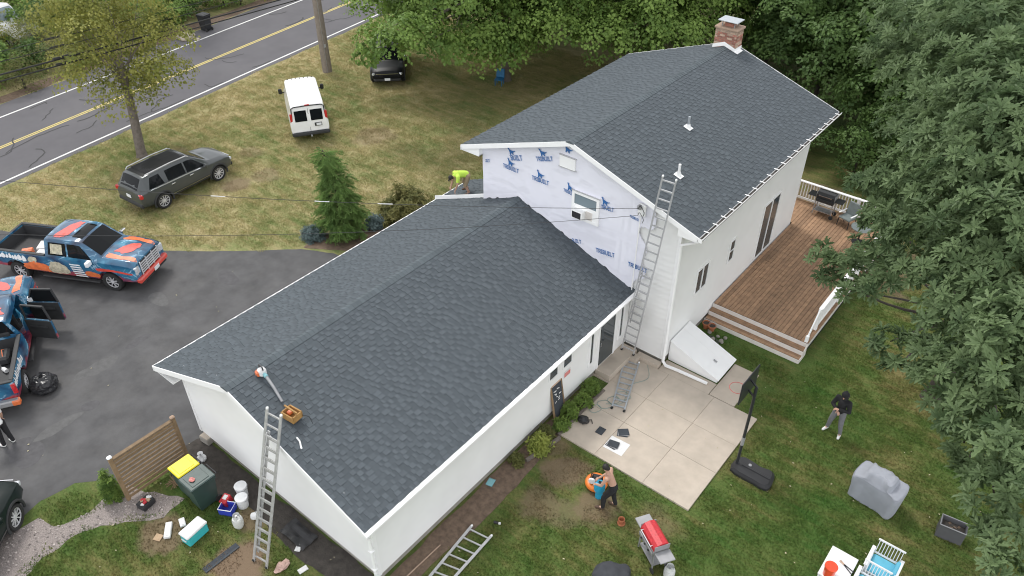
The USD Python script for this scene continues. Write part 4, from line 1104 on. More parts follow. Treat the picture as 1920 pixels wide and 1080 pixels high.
# fallen leaves and scraps
m = MB()
for k in range(420):
    if k % 2: continue
    if k < 250: x, y = r.uniform(21.5, 34), r.uniform(-4, 15)
    elif k < 340: x, y = r.uniform(-3, 13), r.uniform(-8, 9)
    else: x, y = r.uniform(13, 22), r.uniform(-6, 0)
    if HOUSEP.contains(shapely.Point(x, y)): continue
    s = r.uniform(.018, .042); R_ = RZ(r.uniform(0, 6.28)) @ RX(r.uniform(-.4, .4))
    z = .07 if PATIOP.contains(shapely.Point(x, y)) else .03
    m.add(np.array([(-s, 0, 0), (0, -s * .6, .006), (s, 0, 0), (0, s * .6, .006)]) @ R_.T + [x, y, z], [[0, 1, 2, 3]])
look('dead_leaf', (0.40, 0.36, 0.24), .8, var=.5, scale=.8)
p = part(None, 'fallen_leaves', m, 'dead_leaf', kind='stuff', label='pale fallen leaves and scraps scattered over grass and asphalt', category='leaves')
# ------------------------------------------------------------------ vehicles
from scipy.interpolate import PchipInterpolator


def paint(name, col, metal=0.35, rough=0.32, var=.05):
    look(name, col, rough, metal, var=var, scale=2, coat=.6 if col[0] > .01 else 0.0, spec=.5 if col[0] > .01 else .25)


paint('paint_grey', (0.060, 0.066, 0.068), .45)
paint('paint_white_car', (0.82, 0.82, 0.82), 0.0)
paint('paint_black', (0.004, 0.0045, 0.006), .0, .4)
paint('paint_dark_green', (0.006, 0.011, 0.010), .0)
look('tail_red', (0.45, 0.012, 0.018), .2, coat=1, var=.25, scale=14)
look('lamp_clear', (0.6, 0.62, 0.65), .12, metal=.3, coat=1, var=.3, scale=16)
look('plate', (0.75, 0.77, 0.8), .5, var=.15, scale=30)
look('trim_dark', (0.028, 0.029, 0.031), .6, var=.2)
look('tyre', (0.020, 0.020, 0.020), .85, var=.3, scale=8)
look('rim', (0.66, 0.66, 0.68), .3, metal=.3, var=.08)
look('rim_hole', (0.02, 0.02, 0.022), .7)
look('decal_orange', (0.72, 0.16, 0.045), .35, coat=1, var=.35, scale=5)
look('decal_red', (0.60, 0.060, 0.040), .35, coat=1, var=.25, scale=6)
look('decal_white', (0.80, 0.82, 0.86), .35, coat=1, var=.12, scale=9)
look('decal_sand', (0.50, 0.46, 0.34), .35, coat=1, var=.5, scale=9)
look('interior', (0.022, 0.023, 0.024), .8, var=.4, scale=4)
# printed vinyl: blue with pale streaks, dark red towards the sills
n = {'tc': ('texture_coordinate', {}), 'mp': ('mapping', {'scale': (0.7, 1.0, 1.0), 'rotation': (0, 0.5, 0)}), 'n1': ('noise_texture', {'scale': 1.7, 'detail': 3.0, 'distortion': 0.6}), 'n2': ('noise_texture', {'scale': 1.25, 'detail': 3.0, 'distortion': 1.6}),
     's1': ('math', {'math_type': 'subtract', 'value2': 0.5}), 'a1': ('math', {'math_type': 'absolute'}), 'l1': ('map_range', {'from_min': 0.0, 'from_max': 0.035, 'to_min': 0.9, 'to_max': 0.0, 'clamp': True}), 'lg': ('map_range', {'from_min': 0.48, 'from_max': 0.62, 'to_min': 0.0, 'to_max': 1.0, 'clamp': True}), 'lm': ('math', {'math_type': 'multiply'}),
     'r': ('rgb_ramp', {'ramp': [(0.30, (0.006, 0.014, 0.040)), (0.46, (0.012, 0.075, 0.155)), (0.62, (0.025, 0.150, 0.26)), (0.78, (0.12, 0.36, 0.52))]}),
     'm1': ('mix', {'color2': (0.50, 0.72, 0.90)}), 'z': ('separate_xyz', {}), 'zz': ('math', {'math_type': 'multiply_add', 'value2': 0.55}), 'lz': ('map_range', {'from_min': 0.92, 'from_max': 1.02, 'to_min': 0.85, 'to_max': 0.0, 'clamp': True}), 'm2': ('mix', {}),
     'rr': ('rgb_ramp', {'ramp': [(0.35, (0.07, 0.018, 0.055)), (0.55, (0.33, 0.028, 0.045)), (0.7, (0.62, 0.14, 0.05))]}),
     'p': ('principled_bsdf', {'roughness': 0.3, 'metallic': 0.1, 'coat_weight': 0.9})}
LOOK['wrap_print'] = usdkit.material(stage, '/World/Looks/wrap_print', n, [('tc.object', 'mp.vector'), ('mp.vector', 'n1.vector'), ('mp.vector', 'n2.vector'), ('n2.fac', 's1.value1'), ('s1.value', 'a1.value1'), ('a1.value', 'l1.value'), ('n1.fac', 'r.fac'), ('n1.fac', 'lg.value'), ('l1.result', 'lm.value1'), ('lg.result', 'lm.value2'), ('lm.value', 'm1.fac'), ('r.color', 'm1.color1'),
    ('tc.object', 'z.vector'), ('n1.fac', 'zz.value1'), ('z.z', 'zz.value3'), ('zz.value', 'lz.value'), ('lz.result', 'm2.fac'), ('m1.color', 'm2.color1'), ('n2.fac', 'rr.fac'), ('rr.color', 'm2.color2'), ('m2.color', 'p.base_color')], surface='p.BSDF')


class Body:
    """A vehicle body lofted from stations (x, bottom, half width, belt, roof-side half width, top), rear to front."""
    def __init__(s, st, crown=.03):
        s.st = np.array(st, float); s.crown = crown
        s.X = s.st[:, 0]

    def sec(s, x):
        zb, w, zt, wr, zr = [np.interp(x, s.X, s.st[:, k]) for k in range(1, 6)]
        h = zr - zt
        wg = w * .955 if h > .08 else w * .95
        return np.array([(0, zb), (w * .86, zb), (w * .97, zb + .10), (w, zb + .38 * (zt - zb)), (w, zb + .62 * (zt - zb)), (w * .985, zt - .05), (wg, zt), (wr + .0, zr - .05 if h > .12 else zr - .012), (wr - .07, zr - .004), (wr * .5, zr + s.crown * .7), (0, zr + s.crown)])

    def mesh(s, extra=()):
        xs = sorted(set(list(s.X) + list(extra)))
        R = []
        for x in xs:
            h = s.sec(x)
            ring = np.vstack([h, (h * [-1, 1])[1:-1][::-1]])
            R.append(np.column_stack([np.full(len(ring), x), ring]))
        n = len(R[0]); v = np.vstack(R); f = []
        for i in range(len(R) - 1):
            for k in range(n):
                a, b, c, d = i * n + k, i * n + (k + 1) % n, (i + 1) * n + (k + 1) % n, (i + 1) * n + k
                f += [[a, c, b], [a, d, c]]
        for i, fl in ((0, False), (len(R) - 1, True)):
            c = len(v); v = np.vstack([v, v[i * n:(i + 1) * n].mean(0)])
            for k in range(n):
                t = [c, i * n + k, i * n + (k + 1) % n]; f.append(t[::-1] if fl else t)
        m = trimesh.Trimesh(v, f, process=False)
        if m.volume < 0: m.invert()
        return m

    def side_y(s, x, z):
        h = s.sec(x); return float(np.interp(z, h[1:8, 1], h[1:8, 0]))

    def glass(s, xa0, xa1, xb0, xb1, v0=.10, v1=.88, side=-1, off=.006, n=6):
        """A side window: bottom edge from xa0 to xb0, top edge from xa1 to xb1 along the body."""
        g = []
        for i in range(n + 1):
            for v_ in (v0, v1):
                t = i / n; x = (xa0 + (xb0 - xa0) * t) if v_ == v0 else (xa1 + (xb1 - xa1) * t)
                h = s.sec(x); p = h[6] + (h[7] - h[6]) * v_
                g.append((x, side * (p[0] + off), p[1] + off * .3))
        return np.array(g), [[2 * i, 2 * i + 2, 2 * i + 3, 2 * i + 1] for i in range(n)]

    def cross(s, x0, x1, k0=8, inset=.04, off=.008, n=6, lo=.06, hi=.94):
        """A pane across the body between stations x0 and x1: windscreen or rear window."""
        g = []
        for i in range(n + 1):
            for t in (lo, hi):
                x = x0 + (x1 - x0) * t; h = s.sec(x)
                u = -1 + 2 * i / n; ya = h[8][0] - inset; y = u * ya
                z = np.interp(abs(y), [0, h[9][0], h[8][0], h[7][0]], [h[10][1], h[9][1], h[8][1], h[7][1]])
                g.append((x, y, z))
        g = np.array(g); nn = np.cross(g[2] - g[0], g[1] - g[0]); nn /= np.linalg.norm(nn); nn = nn if nn[2] > 0 else -nn
        return g + nn * off, [[2 * i, 2 * i + 2, 2 * i + 3, 2 * i + 1] for i in range(n)]

    def decal(s, poly, side=-1, off=.010):
        """A flat print on the side: polygon in (x, z)."""
        m = MB(); P = Polygon(poly).buffer(0); x0, z0, x1, z1 = P.bounds
        cell = .12
        for i in range(int((x1 - x0) / cell) + 1):
            for j in range(int((z1 - z0) / cell) + 1):
                q = P.intersection(shapely.box(x0 + i * cell, z0 + j * cell, x0 + (i + 1) * cell, z0 + (j + 1) * cell))
                for g in getattr(q, 'geoms', [q]):
                    if g.geom_type != 'Polygon' or g.area < 1e-6: continue
                    v, f = trimesh.creation.triangulate_polygon(g, engine='earcut')
                    m.add([(x, side * (s.side_y(x, z) + off), z) for x, z in v], f)
        return m

    def top(s, poly, off=.010):
        """A flat print on bonnet or roof: polygon in (x, y)."""
        m = MB(); P = Polygon(poly).buffer(0); x0, y0, x1, y1 = P.bounds; cell = .15
        for i in range(int((x1 - x0) / cell) + 1):
            for j in range(int((y1 - y0) / cell) + 1):
                q = P.intersection(shapely.box(x0 + i * cell, y0 + j * cell, x0 + (i + 1) * cell, y0 + (j + 1) * cell))
                for g in getattr(q, 'geoms', [q]):
                    if g.geom_type != 'Polygon' or g.area < 1e-6: continue
                    v, f = trimesh.creation.triangulate_polygon(g, engine='earcut'); w = []
                    for x, y in v:
                        h = s.sec(x); w.append((x, y, np.interp(abs(y), [0, h[9][0], h[8][0], h[7][0]], [h[10][1], h[9][1], h[8][1], h[7][1]]) + off))
                    m.add(w, f)
        return m


def wells(body, axles, r, w, depth=.32):
    b = m3.Manifold(m3.Mesh(np.asarray(body.vertices, np.float32), np.asarray(body.faces, np.uint32)))
    for x in axles:
        for s in (-1, 1):
            c = m3.Manifold.cylinder(depth, r, r, 28, True).rotate((90, 0, 0)).translate((x, s * (w - depth / 2 + .06), r * .86))
            b = b - c
    return b


def wheel(parent, x, y, r, w, side, spokes=5, rimr=.68, twin=False):
    R = RX(PI / 2)          # lathe axis to y
    m = MB(); hw = w / 2
    m.lathe([(r * rimr, -hw), (r * .93, -hw), (r, -hw * .7), (r, hw * .7), (r * .93, hw), (r * rimr, hw), (r * rimr * .97, hw * .3), (r * rimr * .97, -hw * .3)], 26, (x, y, r), R)
    t = part(parent, 'wheel', m, 'tyre', smooth=35)
    m = MB(); yo = y + side * hw * .55
    m.lathe([(r * rimr, 0), (r * rimr, side * hw * .6), (0, side * hw * .6)], 24, (x, yo, r), R)
    part(t, 'rim_well', m, 'rim_hole')
    m = MB(); m.lathe([(r * rimr * 1.01, -.012), (r * rimr * 1.01, .012), (r * rimr * .88, .012), (r * rimr * .88, -.012)], 24, (x, yo + side * .012, r), R)
    m.tm(trimesh.creation.cylinder(r * .16, .05, sections=14), R, (x, yo, r))
    for k in range(spokes):
        a = k / spokes * 2 * PI + .3; d = np.array([math.cos(a), 0, math.sin(a)])
        m.bar(np.array([x, yo, r]) + d * r * .1, np.array([x, yo, r]) + d * r * rimr * .93, .035, r * .17 * 5 / spokes if spokes > 5 else r * .19, up=(0, 1, 0))
    part(t, 'rim', m, 'rim', smooth=35)
    return t


def mirror_(parent, x, y, z, side, mat, s=1.0):
    m = MB(); m.box((x, y + side * .13 * s, z + .04), (.12 * s, .22 * s, .17 * s), ch=.03); m.bar((x, y, z - .02), (x, y + side * .1, z), .05, .05)
    return part(parent, 'mirror', m, mat)


def pickup(name, label, loc, rotz, seed, doors_open=False, group=None, bed=True):
    v = thing(name, label, 'pickup truck', loc, rotz, group)
    W_ = 1.01
    B = Body([(-3.05, .58, .93, 1.26, .90, 1.29), (-3.0, .52, .98, 1.30, .93, 1.32), (-1.6, .48, W_, 1.31, .95, 1.33), (-.56, .44, W_, 1.31, .95, 1.33), (-.55, .44, W_, 1.33, .74, 1.96), (-.3, .42, W_, 1.33, .76, 2.01), (.75, .42, W_, 1.31, .77, 2.02), (1.02, .42, W_, 1.31, .76, 1.98), (1.78, .42, 1.0, 1.32, .82, 1.43), (2.2, .42, 1.0, 1.31, .83, 1.43), (2.9, .44, .995, 1.27, .82, 1.39), (3.10, .46, .97, 1.22, .80, 1.35), (3.17, .5, .95, 1.16, .78, 1.28)], .035)
    axles = (-2.02, 2.02)
    b = wells(B.mesh(np.linspace(-3, 3.1, 20)), axles, .52, W_)
    if bed:
        b = b - m3.Manifold.cube((2.32, 1.70, 1.0), True).translate((-1.78, 0, .82 + .5))
    if doors_open:
        for x0, x1 in ((.48, 1.42), (-.48, .38)):
            b = b - m3.Manifold.cube((x1 - x0, .5, .70), True).translate(((x0 + x1) / 2, -1.0, .92)) 
            b = b - m3.Manifold.cube((min(x1, 1.15) - x0, .5, .52), True).translate(((x0 + min(x1, 1.15)) / 2, -.98, 1.52))
        b = b - m3.Manifold.cube((1.75, 1.50, 1.15), True).translate((.42, -.10, 1.18))
    part(v, 'body', MB().tm(b), 'wrap_print', smooth=32)
    if doors_open:
        for x in (.75, -.2):
            m = MB()
            for y in (-.45, .4): m.box((x, y, .84), (.5, .55, .22), ch=.06); m.box((x - .27, y, 1.2), (.16, .5, .65), RY(-.2), ch=.05)
            part(v, 'seat_row', m, 'interior')
    for x in axles:
        for s in (-1, 1):
            wheel(v, x, s * (W_ - .15), .42, .28, s, 8, .66)
    # glass
    m = MB(); m.add(*B.cross(1.78, 1.02)); part(v, 'windscreen', m, 'car_glass')
    m = MB(); m.add(*B.cross(-.565, -.545, lo=.3, hi=.9)); part(v, 'rear_window', m, 'car_glass')
    for s in (-1, 1):
        if s == -1 and doors_open: continue
        m = MB(); m.add(*B.glass(.46, .46, 1.46, 1.0, side=s)); part(v, 'side_window', m, 'car_glass')
        m = MB(); m.add(*B.glass(-.42, -.36, .38, .38, side=s)); part(v, 'side_window', m, 'car_glass')
    # nose
    m = MB(); m.box((3.175, 0, .97), (.05, 1.22, .56), ch=.02); gl = part(v, 'grille', m, 'rim_hole')
    m = MB()
    for k in range(5): m.box((3.205, 0, .77 + k * .10), (.03, 1.1, .05))
    for y in (-.58, -.2, .2, .58): m.box((3.207, y, .97), (.03, .04, .58))
    part(gl, 'bar', m, 'rim')
    for s in (-1, 1):
        part(v, 'headlight', MB().box((3.13, s * .80, 1.02), (.14, .28, .34), RZ(-s * .25), ch=.03), 'lamp_clear')
        part(v, 'tail_light', MB().box((-3.02, s * .93, 1.03), (.10, .13, .40), ch=.02), 'tail_red')
        mirror_(v, 1.42, s * .99, 1.30, s, 'chrome' if s == 1 else 'decal_white', 1.25)
    part(v, 'bumper', MB().box((3.2, 0, .58), (.22, 1.9, .22), ch=.05), 'decal_red')
    m = MB(); m.box((3.2, 0, .42), (.16, 1.7, .1), ch=.03); part(v, 'lower_valance', m, 'trim_dark')
    part(v, 'number_plate', MB().box((3.32, .12, .56), (.012, .32, .16)), 'plate')
    part(v, 'bumper', MB().box((-3.16, 0, .60), (.20, 1.92, .22), ch=.04), 'steel_grey', label='grey rear step bumper')
    part(v, 'bumper_corner', MB().box((-3.165, -.86, .60), (.22, .24, .2), ch=.03), 'decal_orange')
    for s in (-1, 1):
        part(v, 'running_board', MB().box((.3, s * 1.0, .40), (2.5, .18, .06), ch=.02), 'trim_dark')
    if bed:
        m = MB(); m.bb(-2.93, -.845, .80, -.63, .845, .83); m.bb(-2.93, -.848, .83, -.63, -.83, 1.32); m.bb(-2.93, .83, .83, -.63, .848, 1.32); m.bb(-2.935, -.83, .83, -2.91, .83, 1.27); m.bb(-.645, -.83, .83, -.625, .83, 1.28); part(v, 'bed_liner', m, 'trim_dark')
        m = MB(); m.bb(-2.95, -.99, 1.325, -.6, -.86, 1.365, ch=.01); m.bb(-2.95, .86, 1.325, -.6, .99, 1.365, ch=.01); m.bb(-3.06, -.98, 1.31, -2.95, .98, 1.355, ch=.01)
        part(v, 'bed_rail', m, 'trim_dark', kind='stuff')
    # printed shapes of the wrap
    def ol(pts):
        q = smooth_poly(pts, 9); c = q.mean(0)
        return c + (q - c) * (.72 + .6 * meshkit.fbm(np.column_stack([q * 7.0, np.full(len(q), seed)]), 4, seed))[:, None]
    for s in (-1, 1):
        if not doors_open or s == 1:
            part(v, 'printed_panel', B.decal(ol([(-1.62, .60), (-1.15, .50), (-.60, .56), (-.55, .86), (-.95, 1.0), (-1.3, .95), (-1.6, .82)]), s), 'decal_orange')
            part(v, 'printed_panel', B.decal(ol([(-1.35, 1.0), (-1.05, .98), (-1.0, 1.2), (-1.2, 1.24), (-1.35, 1.16)]), s), 'decal_sand')
            part(v, 'printed_panel', B.decal(ol([(-.5, .62), (.1, .55), (.35, .7), (.2, 1.02), (-.3, 1.1), (-.5, .9)]), s), 'decal_sand')
            m = MB()
            for k in range(6): m2 = B.decal([(.42 + k * .02, 1.12 - k * .105), (.88 + k * .03, 1.12 - k * .105), (.90 + k * .03, 1.06 - k * .105), (.43 + k * .02, 1.06 - k * .105)], s, .013); [m.add(a, b_ - o) for a, b_, o in [(m2.v[q], m2.f[q], sum(len(z) for z in m2.v[:q])) for q in range(len(m2.v))]]
            part(v, 'printed_lines', m, 'decal_white', kind='stuff')
            part(v, 'printed_panel', B.decal(ol([(1.05, .62), (1.5, .60), (1.55, .78), (1.1, .84)]), s), 'decal_orange')
        part(v, 'printed_panel', B.decal(ol([(1.5, 1.02), (2.1, 1.06), (2.9, .98), (2.95, .90), (2.2, .96), (1.6, .92)]), s), 'decal_red')
        g = random.Random(seed + s); m = MB(); x = -2.95
        while x < -1.55:
            w = g.uniform(.07, .16); z = 1.0 + .06 * math.sin(x * 2) ; hgt = g.choice([.14, .19, .24])
            pl = ol([(x, z), (x + w * .5, z - .02), (x + w, z + .02), (x + w * 1.05, z + hgt * .6), (x + w * .6, z + hgt), (x + .01, z + hgt * .7)])
            m2 = B.decal(pl, s, .014); o = 0
            for a, b_ in zip(m2.v, m2.f): m.add(a, b_ - o); o += len(a)
            x += w + .025
        part(v, 'printed_script', m, 'decal_white', kind='stuff')
    for s in (-1, 1):
        part(v, 'printed_panel', B.top(ol([(1.95, s * .50), (2.5, s * .55), (3.0, s * .50), (3.05, s * .68), (2.5, s * .74), (1.95, s * .72)])), 'decal_orange')
    part(v, 'printed_panel', B.top(ol([(2.1, -.32), (2.45, -.36), (2.75, -.1), (2.8, .3), (2.5, .34), (2.25, .05)])), 'decal_red')
    part(v, 'printed_panel', B.top(ol([(-.2, -.52), (.1, -.56), (.35, -.2), (.38, .5), (.15, .55), (-.1, 0.0)])), 'decal_red')
    if not doors_open:
        m = MB(); m.add(*B.glass(-.30, -.26, .22, .24, .2, .8, -1, .014)); part(v, 'window_sticker', m, 'decal_sand')
        m = MB(); m.add(*B.top([(.55, -.5), (1.0, -.5), (1.0, .5), (.55, .5)]).get().__class__.__mro__ and (lambda t: (np.array(t.vertices), np.array(t.faces)))(B.top([(.55, -.5), (.98, -.5), (.98, .5), (.55, .5)]).get())); part(v, 'sunroof', m, 'car_glass')
    return v, B


t1, B1 = pickup('pickup_truck', 'wrapped blue and orange crew cab pickup parked along the grass edge, all doors shut', (2.05 - .4 * 1.0, 1.61 + .76, 0), math.radians(28.1), 1)
ang2 = math.radians(150); c2 = np.array([6.75, -2.3]); h2 = np.array([math.cos(ang2), math.sin(ang2)]); l2 = np.array([-h2[1], h2[0]])
o2 = c2 + h2 * 2.02 + l2 * .86
t2, B2 = pickup('pickup_truck', 'second wrapped blue pickup at the left edge with both right doors wide open', (*o2, 0), ang2, 9, doors_open=True)
# its two open doors
for hx, w_, hz, top, lab in ((1.42, 1.12, 1.22, 1.82, None), (.40, .98, 1.24, 1.86, None)):
    a = math.radians(-112 if hx > 1 else -118)      # leaf swings out from the hinge at its front edge
    d = np.array([-math.cos(a + PI), math.sin(a), 0]); d = np.array([math.cos(a), math.sin(a), 0])
    nn = np.array([-d[1], d[0], 0]); hp = np.array([hx, -1.0, 0])
    R = np.stack([d, nn, [0, 0, 1]], 1)
    m = MB(); m.box(hp + d * w_ / 2 + [0, 0, .86], (w_, .11, .80), R, ch=.03)
    dr = part(t2, 'door', m, 'wrap_print')
    m = MB(); m.box(hp + d * w_ / 2 + [0, 0, .86] - nn * .062, (w_ - .01, .04, .80), R, ch=.015); m.box(hp + d * w_ * .5 + [0, 0, 1.0] - nn * .10, (w_ * .7, .05, .10), R, ch=.02)
    m.box(hp + d * w_ / 2 + [0, 0, .86] + nn * .062, (w_ - .06, .04, .74), R, ch=.015)
    part(dr, 'door_lining', m, 'interior')
    m = MB(); s0 = .30 if hx > 1 else .06
    for p, q in (((.02, 1.25), (s0, top)), ((s0, top), (w_ - .10, top)), ((w_ - .10, top), (w_ - .02, 1.25))):
        m.bar(hp + d * p[0] + [0, 0, p[1]], hp + d * q[0] + [0, 0, q[1]], .06, .05)
    part(dr, 'window_frame', m, 'trim_dark')
    m = MB(); m.quad(hp + d * .05 + [0, 0, 1.26], hp + d * (w_ - .05) + [0, 0, 1.26], hp + d * (w_ - .12) + [0, 0, top - .02], hp + d * s0 + [0, 0, top - .02]); part(dr, 'pane', m, 'car_glass' if hx > 1 else 'clear_pane')
    part(dr, 'handle', MB().box(hp + d * w_ * .75 + [0, 0, .98] - nn * .09, (.12, .03, .04), R), 'chrome')

# load on the two beds
T1 = lambda x, y, z: tuple(np.array([2.05 - .4, 1.61 + .76, 0]) + np.append((RZ(math.radians(28.1)) @ np.array([x, y, 0]))[:2], z))
look('cardboard', (0.42, 0.30, 0.19), .85, var=.12)
look('box_white', (0.70, 0.70, 0.70), .6, var=.12, scale=8)
def bed_item(name, label, x, y, z, size, rz, mat, cat, ch=.015):
    t = thing(name, label, cat, T1(x, y, z), math.radians(28.1) + rz); part(t, 'box', MB().box((0, 0, size[2] / 2), size, ch=ch), mat); part(t, 'flap', MB().box((size[0] * .1, 0, size[2] + .006), (size[0] * .7, size[1] * .45, .008)), mat); return t
bed_item('white_carton', 'large white carton lying in the pickup bed behind the cab', -1.15, -.05, .835, (.75, .55, .36), .3, 'box_white', 'carton')
bed_item('white_carton', 'small white carton by the near bed rail of the pickup', -.95, -.6, .835, (.5, .32, .40), .1, 'box_white', 'carton')
bed_item('orange_case', 'small orange tool case in the pickup bed', -1.7, -.58, .835, (.4, .26, .38), .5, 'decal_orange', 'tool case')
t = thing('hose_coil', 'tan coiled hose lying on top of the cartons in the pickup bed', 'hose', T1(-.95, .1, 1.21), 0)
look('hose_tan', (0.45, 0.33, 0.15), .6)
for k in range(4): part(t, 'hose_loop', MB().tube([((.20 - .03 * (k % 2)) * math.cos(a), (.17) * math.sin(a), .02 + k * .03) for a in np.linspace(0, 2 * PI, 22)], .018, 6, cap=False), 'hose_tan', smooth=50)
# tools and scraps in the second bed
T2 = lambda x, y, z: tuple(np.array([*o2, 0]) + np.append((RZ(ang2) @ np.array([x, y, 0]))[:2], z))
t = thing('tool_bag', 'dark tool bag in the bed of the second pickup', 'bag', T2(-1.2, -.45, .835), ang2); part(t, 'bag', MB().box((0, 0, .16), (.6, .35, .32), ch=.07), 'trim_dark'); part(t, 'strap', MB().tube([(-.2, 0, .3), (0, 0, .46), (.2, 0, .3)], .015, 5), 'decal_orange')
t = thing('white_bottle', 'pale bottle lying in the bed of the second pickup', 'bottle', T2(-1.9, -.55, .84), ang2 + .6); part(t, 'bottle', MB().lathe([(0, 0), (.07, 0), (.07, .2), (.03, .26), (.03, .3), (0, .3)], 12, (0, 0, .07), RY(PI / 2)), 'box_white'); part(t, 'lid', MB().lathe([(.034, .28), (.034, .33), (0, .33)], 10, (0, 0, .07), RY(PI / 2)), 'trim_dark')
# bin bag beside the rear wheel
def bag(name, label, c, rx, rz, mat, seed):
    t = thing(name, label, 'bag', (*c, 0)); s = trimesh.creation.icosphere(4, 1.0); v = np.array(s.vertices)
    f = meshkit.fbm(v * 2.2 + seed, 4, seed); rg = np.abs(meshkit.noise(v * [5, 5, 2.2] + seed, seed + 5) - .5)
    v = v * (.78 + .35 * f - .22 * rg)[:, None] * [rx, rx, rz]; v[:, 2] = np.maximum(v[:, 2], -rz * .7); v[:, 2] += rz * .7
    part(t, 'bag', MB().add(v, s.faces), mat, smooth=40)
    part(t, 'knot', MB().lathe([(.02, 0), (.05, .04), (.03, .08), (.09, .14)], 9, (0, 0, rz * 1.45)), mat); return t
look('bin_bag', (0.016, 0.016, 0.018), .28, var=.2)
bag('bin_bag', 'full black bin bag beside the rear wheel of the second pickup', (7.15, -1.85), .48, .36, 'bin_bag', 3)


def suv(name, label, loc, rotz, mat, nose=True, clad='trim_dark', rails=True, scale=1.0):
    v = thing(name, label, 'suv', loc, rotz)
    W_ = 1.0
    B = Body([(-2.50, .55, .86, .92, .78, .98), (-2.46, .42, .92, 1.04, .74, 1.08), (-2.36, .38, .955, 1.10, .715, 1.27), (-2.10, .36, .98, 1.12, .69, 1.655), (-1.7, .34, .995, 1.11, .705, 1.715), (-.6, .33, 1.0, 1.09, .715, 1.745), (.2, .33, 1.0, 1.07, .71, 1.72), (.42, .33, 1.0, 1.06, .70, 1.67), (1.28, .33, .99, 1.04, .76, 1.13), (1.5, .33, .985, 1.03, .77, 1.11), (2.05, .34, .955, .98, .72, 1.04), (2.36, .37, .87, .88, .64, .94), (2.50, .45, .74, .74, .52, .78)], .035)
    ax = (-1.50, 1.53)
    b = wells(B.mesh(np.linspace(-2.4, 2.4, 21)), ax, .46, W_)
    part(v, 'body', MB().tm(b), mat, smooth=40)
    for x in ax:
        for s in (-1, 1):
            wheel(v, x, s * (W_ - .13), .385, .25, s, 10, .72)
            m = MB(); an = np.linspace(-.25, PI + .25, 15)
            m.tube([(x + .475 * math.cos(a), s * (B.side_y(x, .6) - .005), .385 + .475 * math.sin(a) * .98) for a in an], .045, 6); part(v, 'arch_trim', m, clad, smooth=50)
    m = MB(); m.add(*B.cross(1.28, .42)); part(v, 'windscreen', m, 'car_glass')
    m = MB(); m.add(*B.cross(-2.44, -2.10, lo=.10, hi=.96)); part(v, 'rear_window', m, 'car_glass')
    for s in (-1, 1):
        for a in ((-.02, .0, .98, .50), (-1.02, -1.0, -.10, -.08), (-2.0, -1.75, -1.22, -1.30)):
            m = MB(); m.add(*B.glass(*a, side=s)); part(v, 'side_window', m, 'car_glass')
        part(v, 'sill_trim', B.decal([(-1.0, .36), (1.05, .36), (1.05, .50), (-1.0, .48)], s, .014), clad)
        part(v, 'sill_strip', B.decal([(-1.0, .50), (1.05, .52), (1.05, .55), (-1.0, .53)], s, .018), 'chrome')
        m = MB(); m.add(*B.glass(-2.0, -1.9, .9, .8, -.02, .05, s, .012, 12)); part(v, 'belt_strip', m, 'chrome')
        if rails:
            m = MB(); m.tube([(-1.95, s * .66, 1.68), (-1.85, s * .66, 1.77), (-.6, s * .67, 1.81), (.25, s * .665, 1.775), (.38, s * .66, 1.69)], .024, 6); part(v, 'roof_rail', m, 'aluminium')
        part(v, 'tail_light', MB().box((-2.42, s * .80, .98), (.16, .30, .20), RZ(s * .35), ch=.03), 'tail_red')
        part(v, 'headlight', MB().box((2.36, s * .70, .78), (.14, .36, .13), RZ(-s * .4), ch=.03), 'lamp_clear')
        mirror_(v, .86, s * .96, 1.10, s, mat)
        for x in (.12, -.86): part(v, 'door_handle', MB().box((x, s * (B.side_y(x, .98) + .015), .98), (.2, .03, .035), ch=.01), 'chrome')
    part(v, 'bumper', MB().box((-2.47, 0, .50), (.14, 1.75, .22), ch=.05), clad)
    part(v, 'number_plate', MB().box((-2.525, 0, .83), (.012, .32, .16)), 'plate')
    part(v, 'bumper', MB().box((2.44, 0, .46), (.16, 1.6, .2), ch=.06), clad)
    part(v, 'grille', MB().box((2.44, 0, .70), (.12, 1.0, .20), ch=.03), 'rim_hole')
    part(v, 'nose_strip', MB().box((2.50, 0, .82), (.03, 1.3, .025)), 'chrome')
    part(v, 'number_plate', MB().box((2.53, .0, .50), (.012, .32, .15)), 'plate')
    if rails:
        part(v, 'roof_panel', B.top([(-1.95, -.58), (.25, -.58), (.25, .58), (-1.95, .58)], .006), 'paint_black')
        m = MB()
        for k in range(13):
            y = -.54 + k * .09; m.bar((-1.75, y, B.sec(-1.7)[9][1] + .012), (.35, y, B.sec(.3)[9][1] + .0), .022, .02)
        part(v, 'roof_rib', m, 'trim_dark', kind='stuff')
    return v, B


a = math.radians(94.5); h = np.array([math.cos(a), math.sin(a)]); l_ = np.array([-h[1], h[0]])
suv('parked_suv', 'dark grey suv with roof rails parked on the front grass under the yellowing tree', (*(np.array([-.285, 8.63]) + l_ * .87), 0), a, 'paint_grey')
a = math.radians(-45.6); h = np.array([math.cos(a), math.sin(a)])
suv('parked_suv', 'black suv facing the camera, half hidden under low maple limbs', (*(np.array([-2.5, 23.35]) - h * 1.75), 0), a, 'paint_black', rails=False)
a = math.radians(133); h = np.array([math.cos(a), math.sin(a)]); l_ = np.array([-h[1], h[0]])
suv('parked_suv', 'very dark green suv cut off by the lower left corner, on the gravel', (*(np.array([11.95, -4.97]) - h * 1.53 + l_ * .87), 0), a, 'paint_dark_green', rails=False)


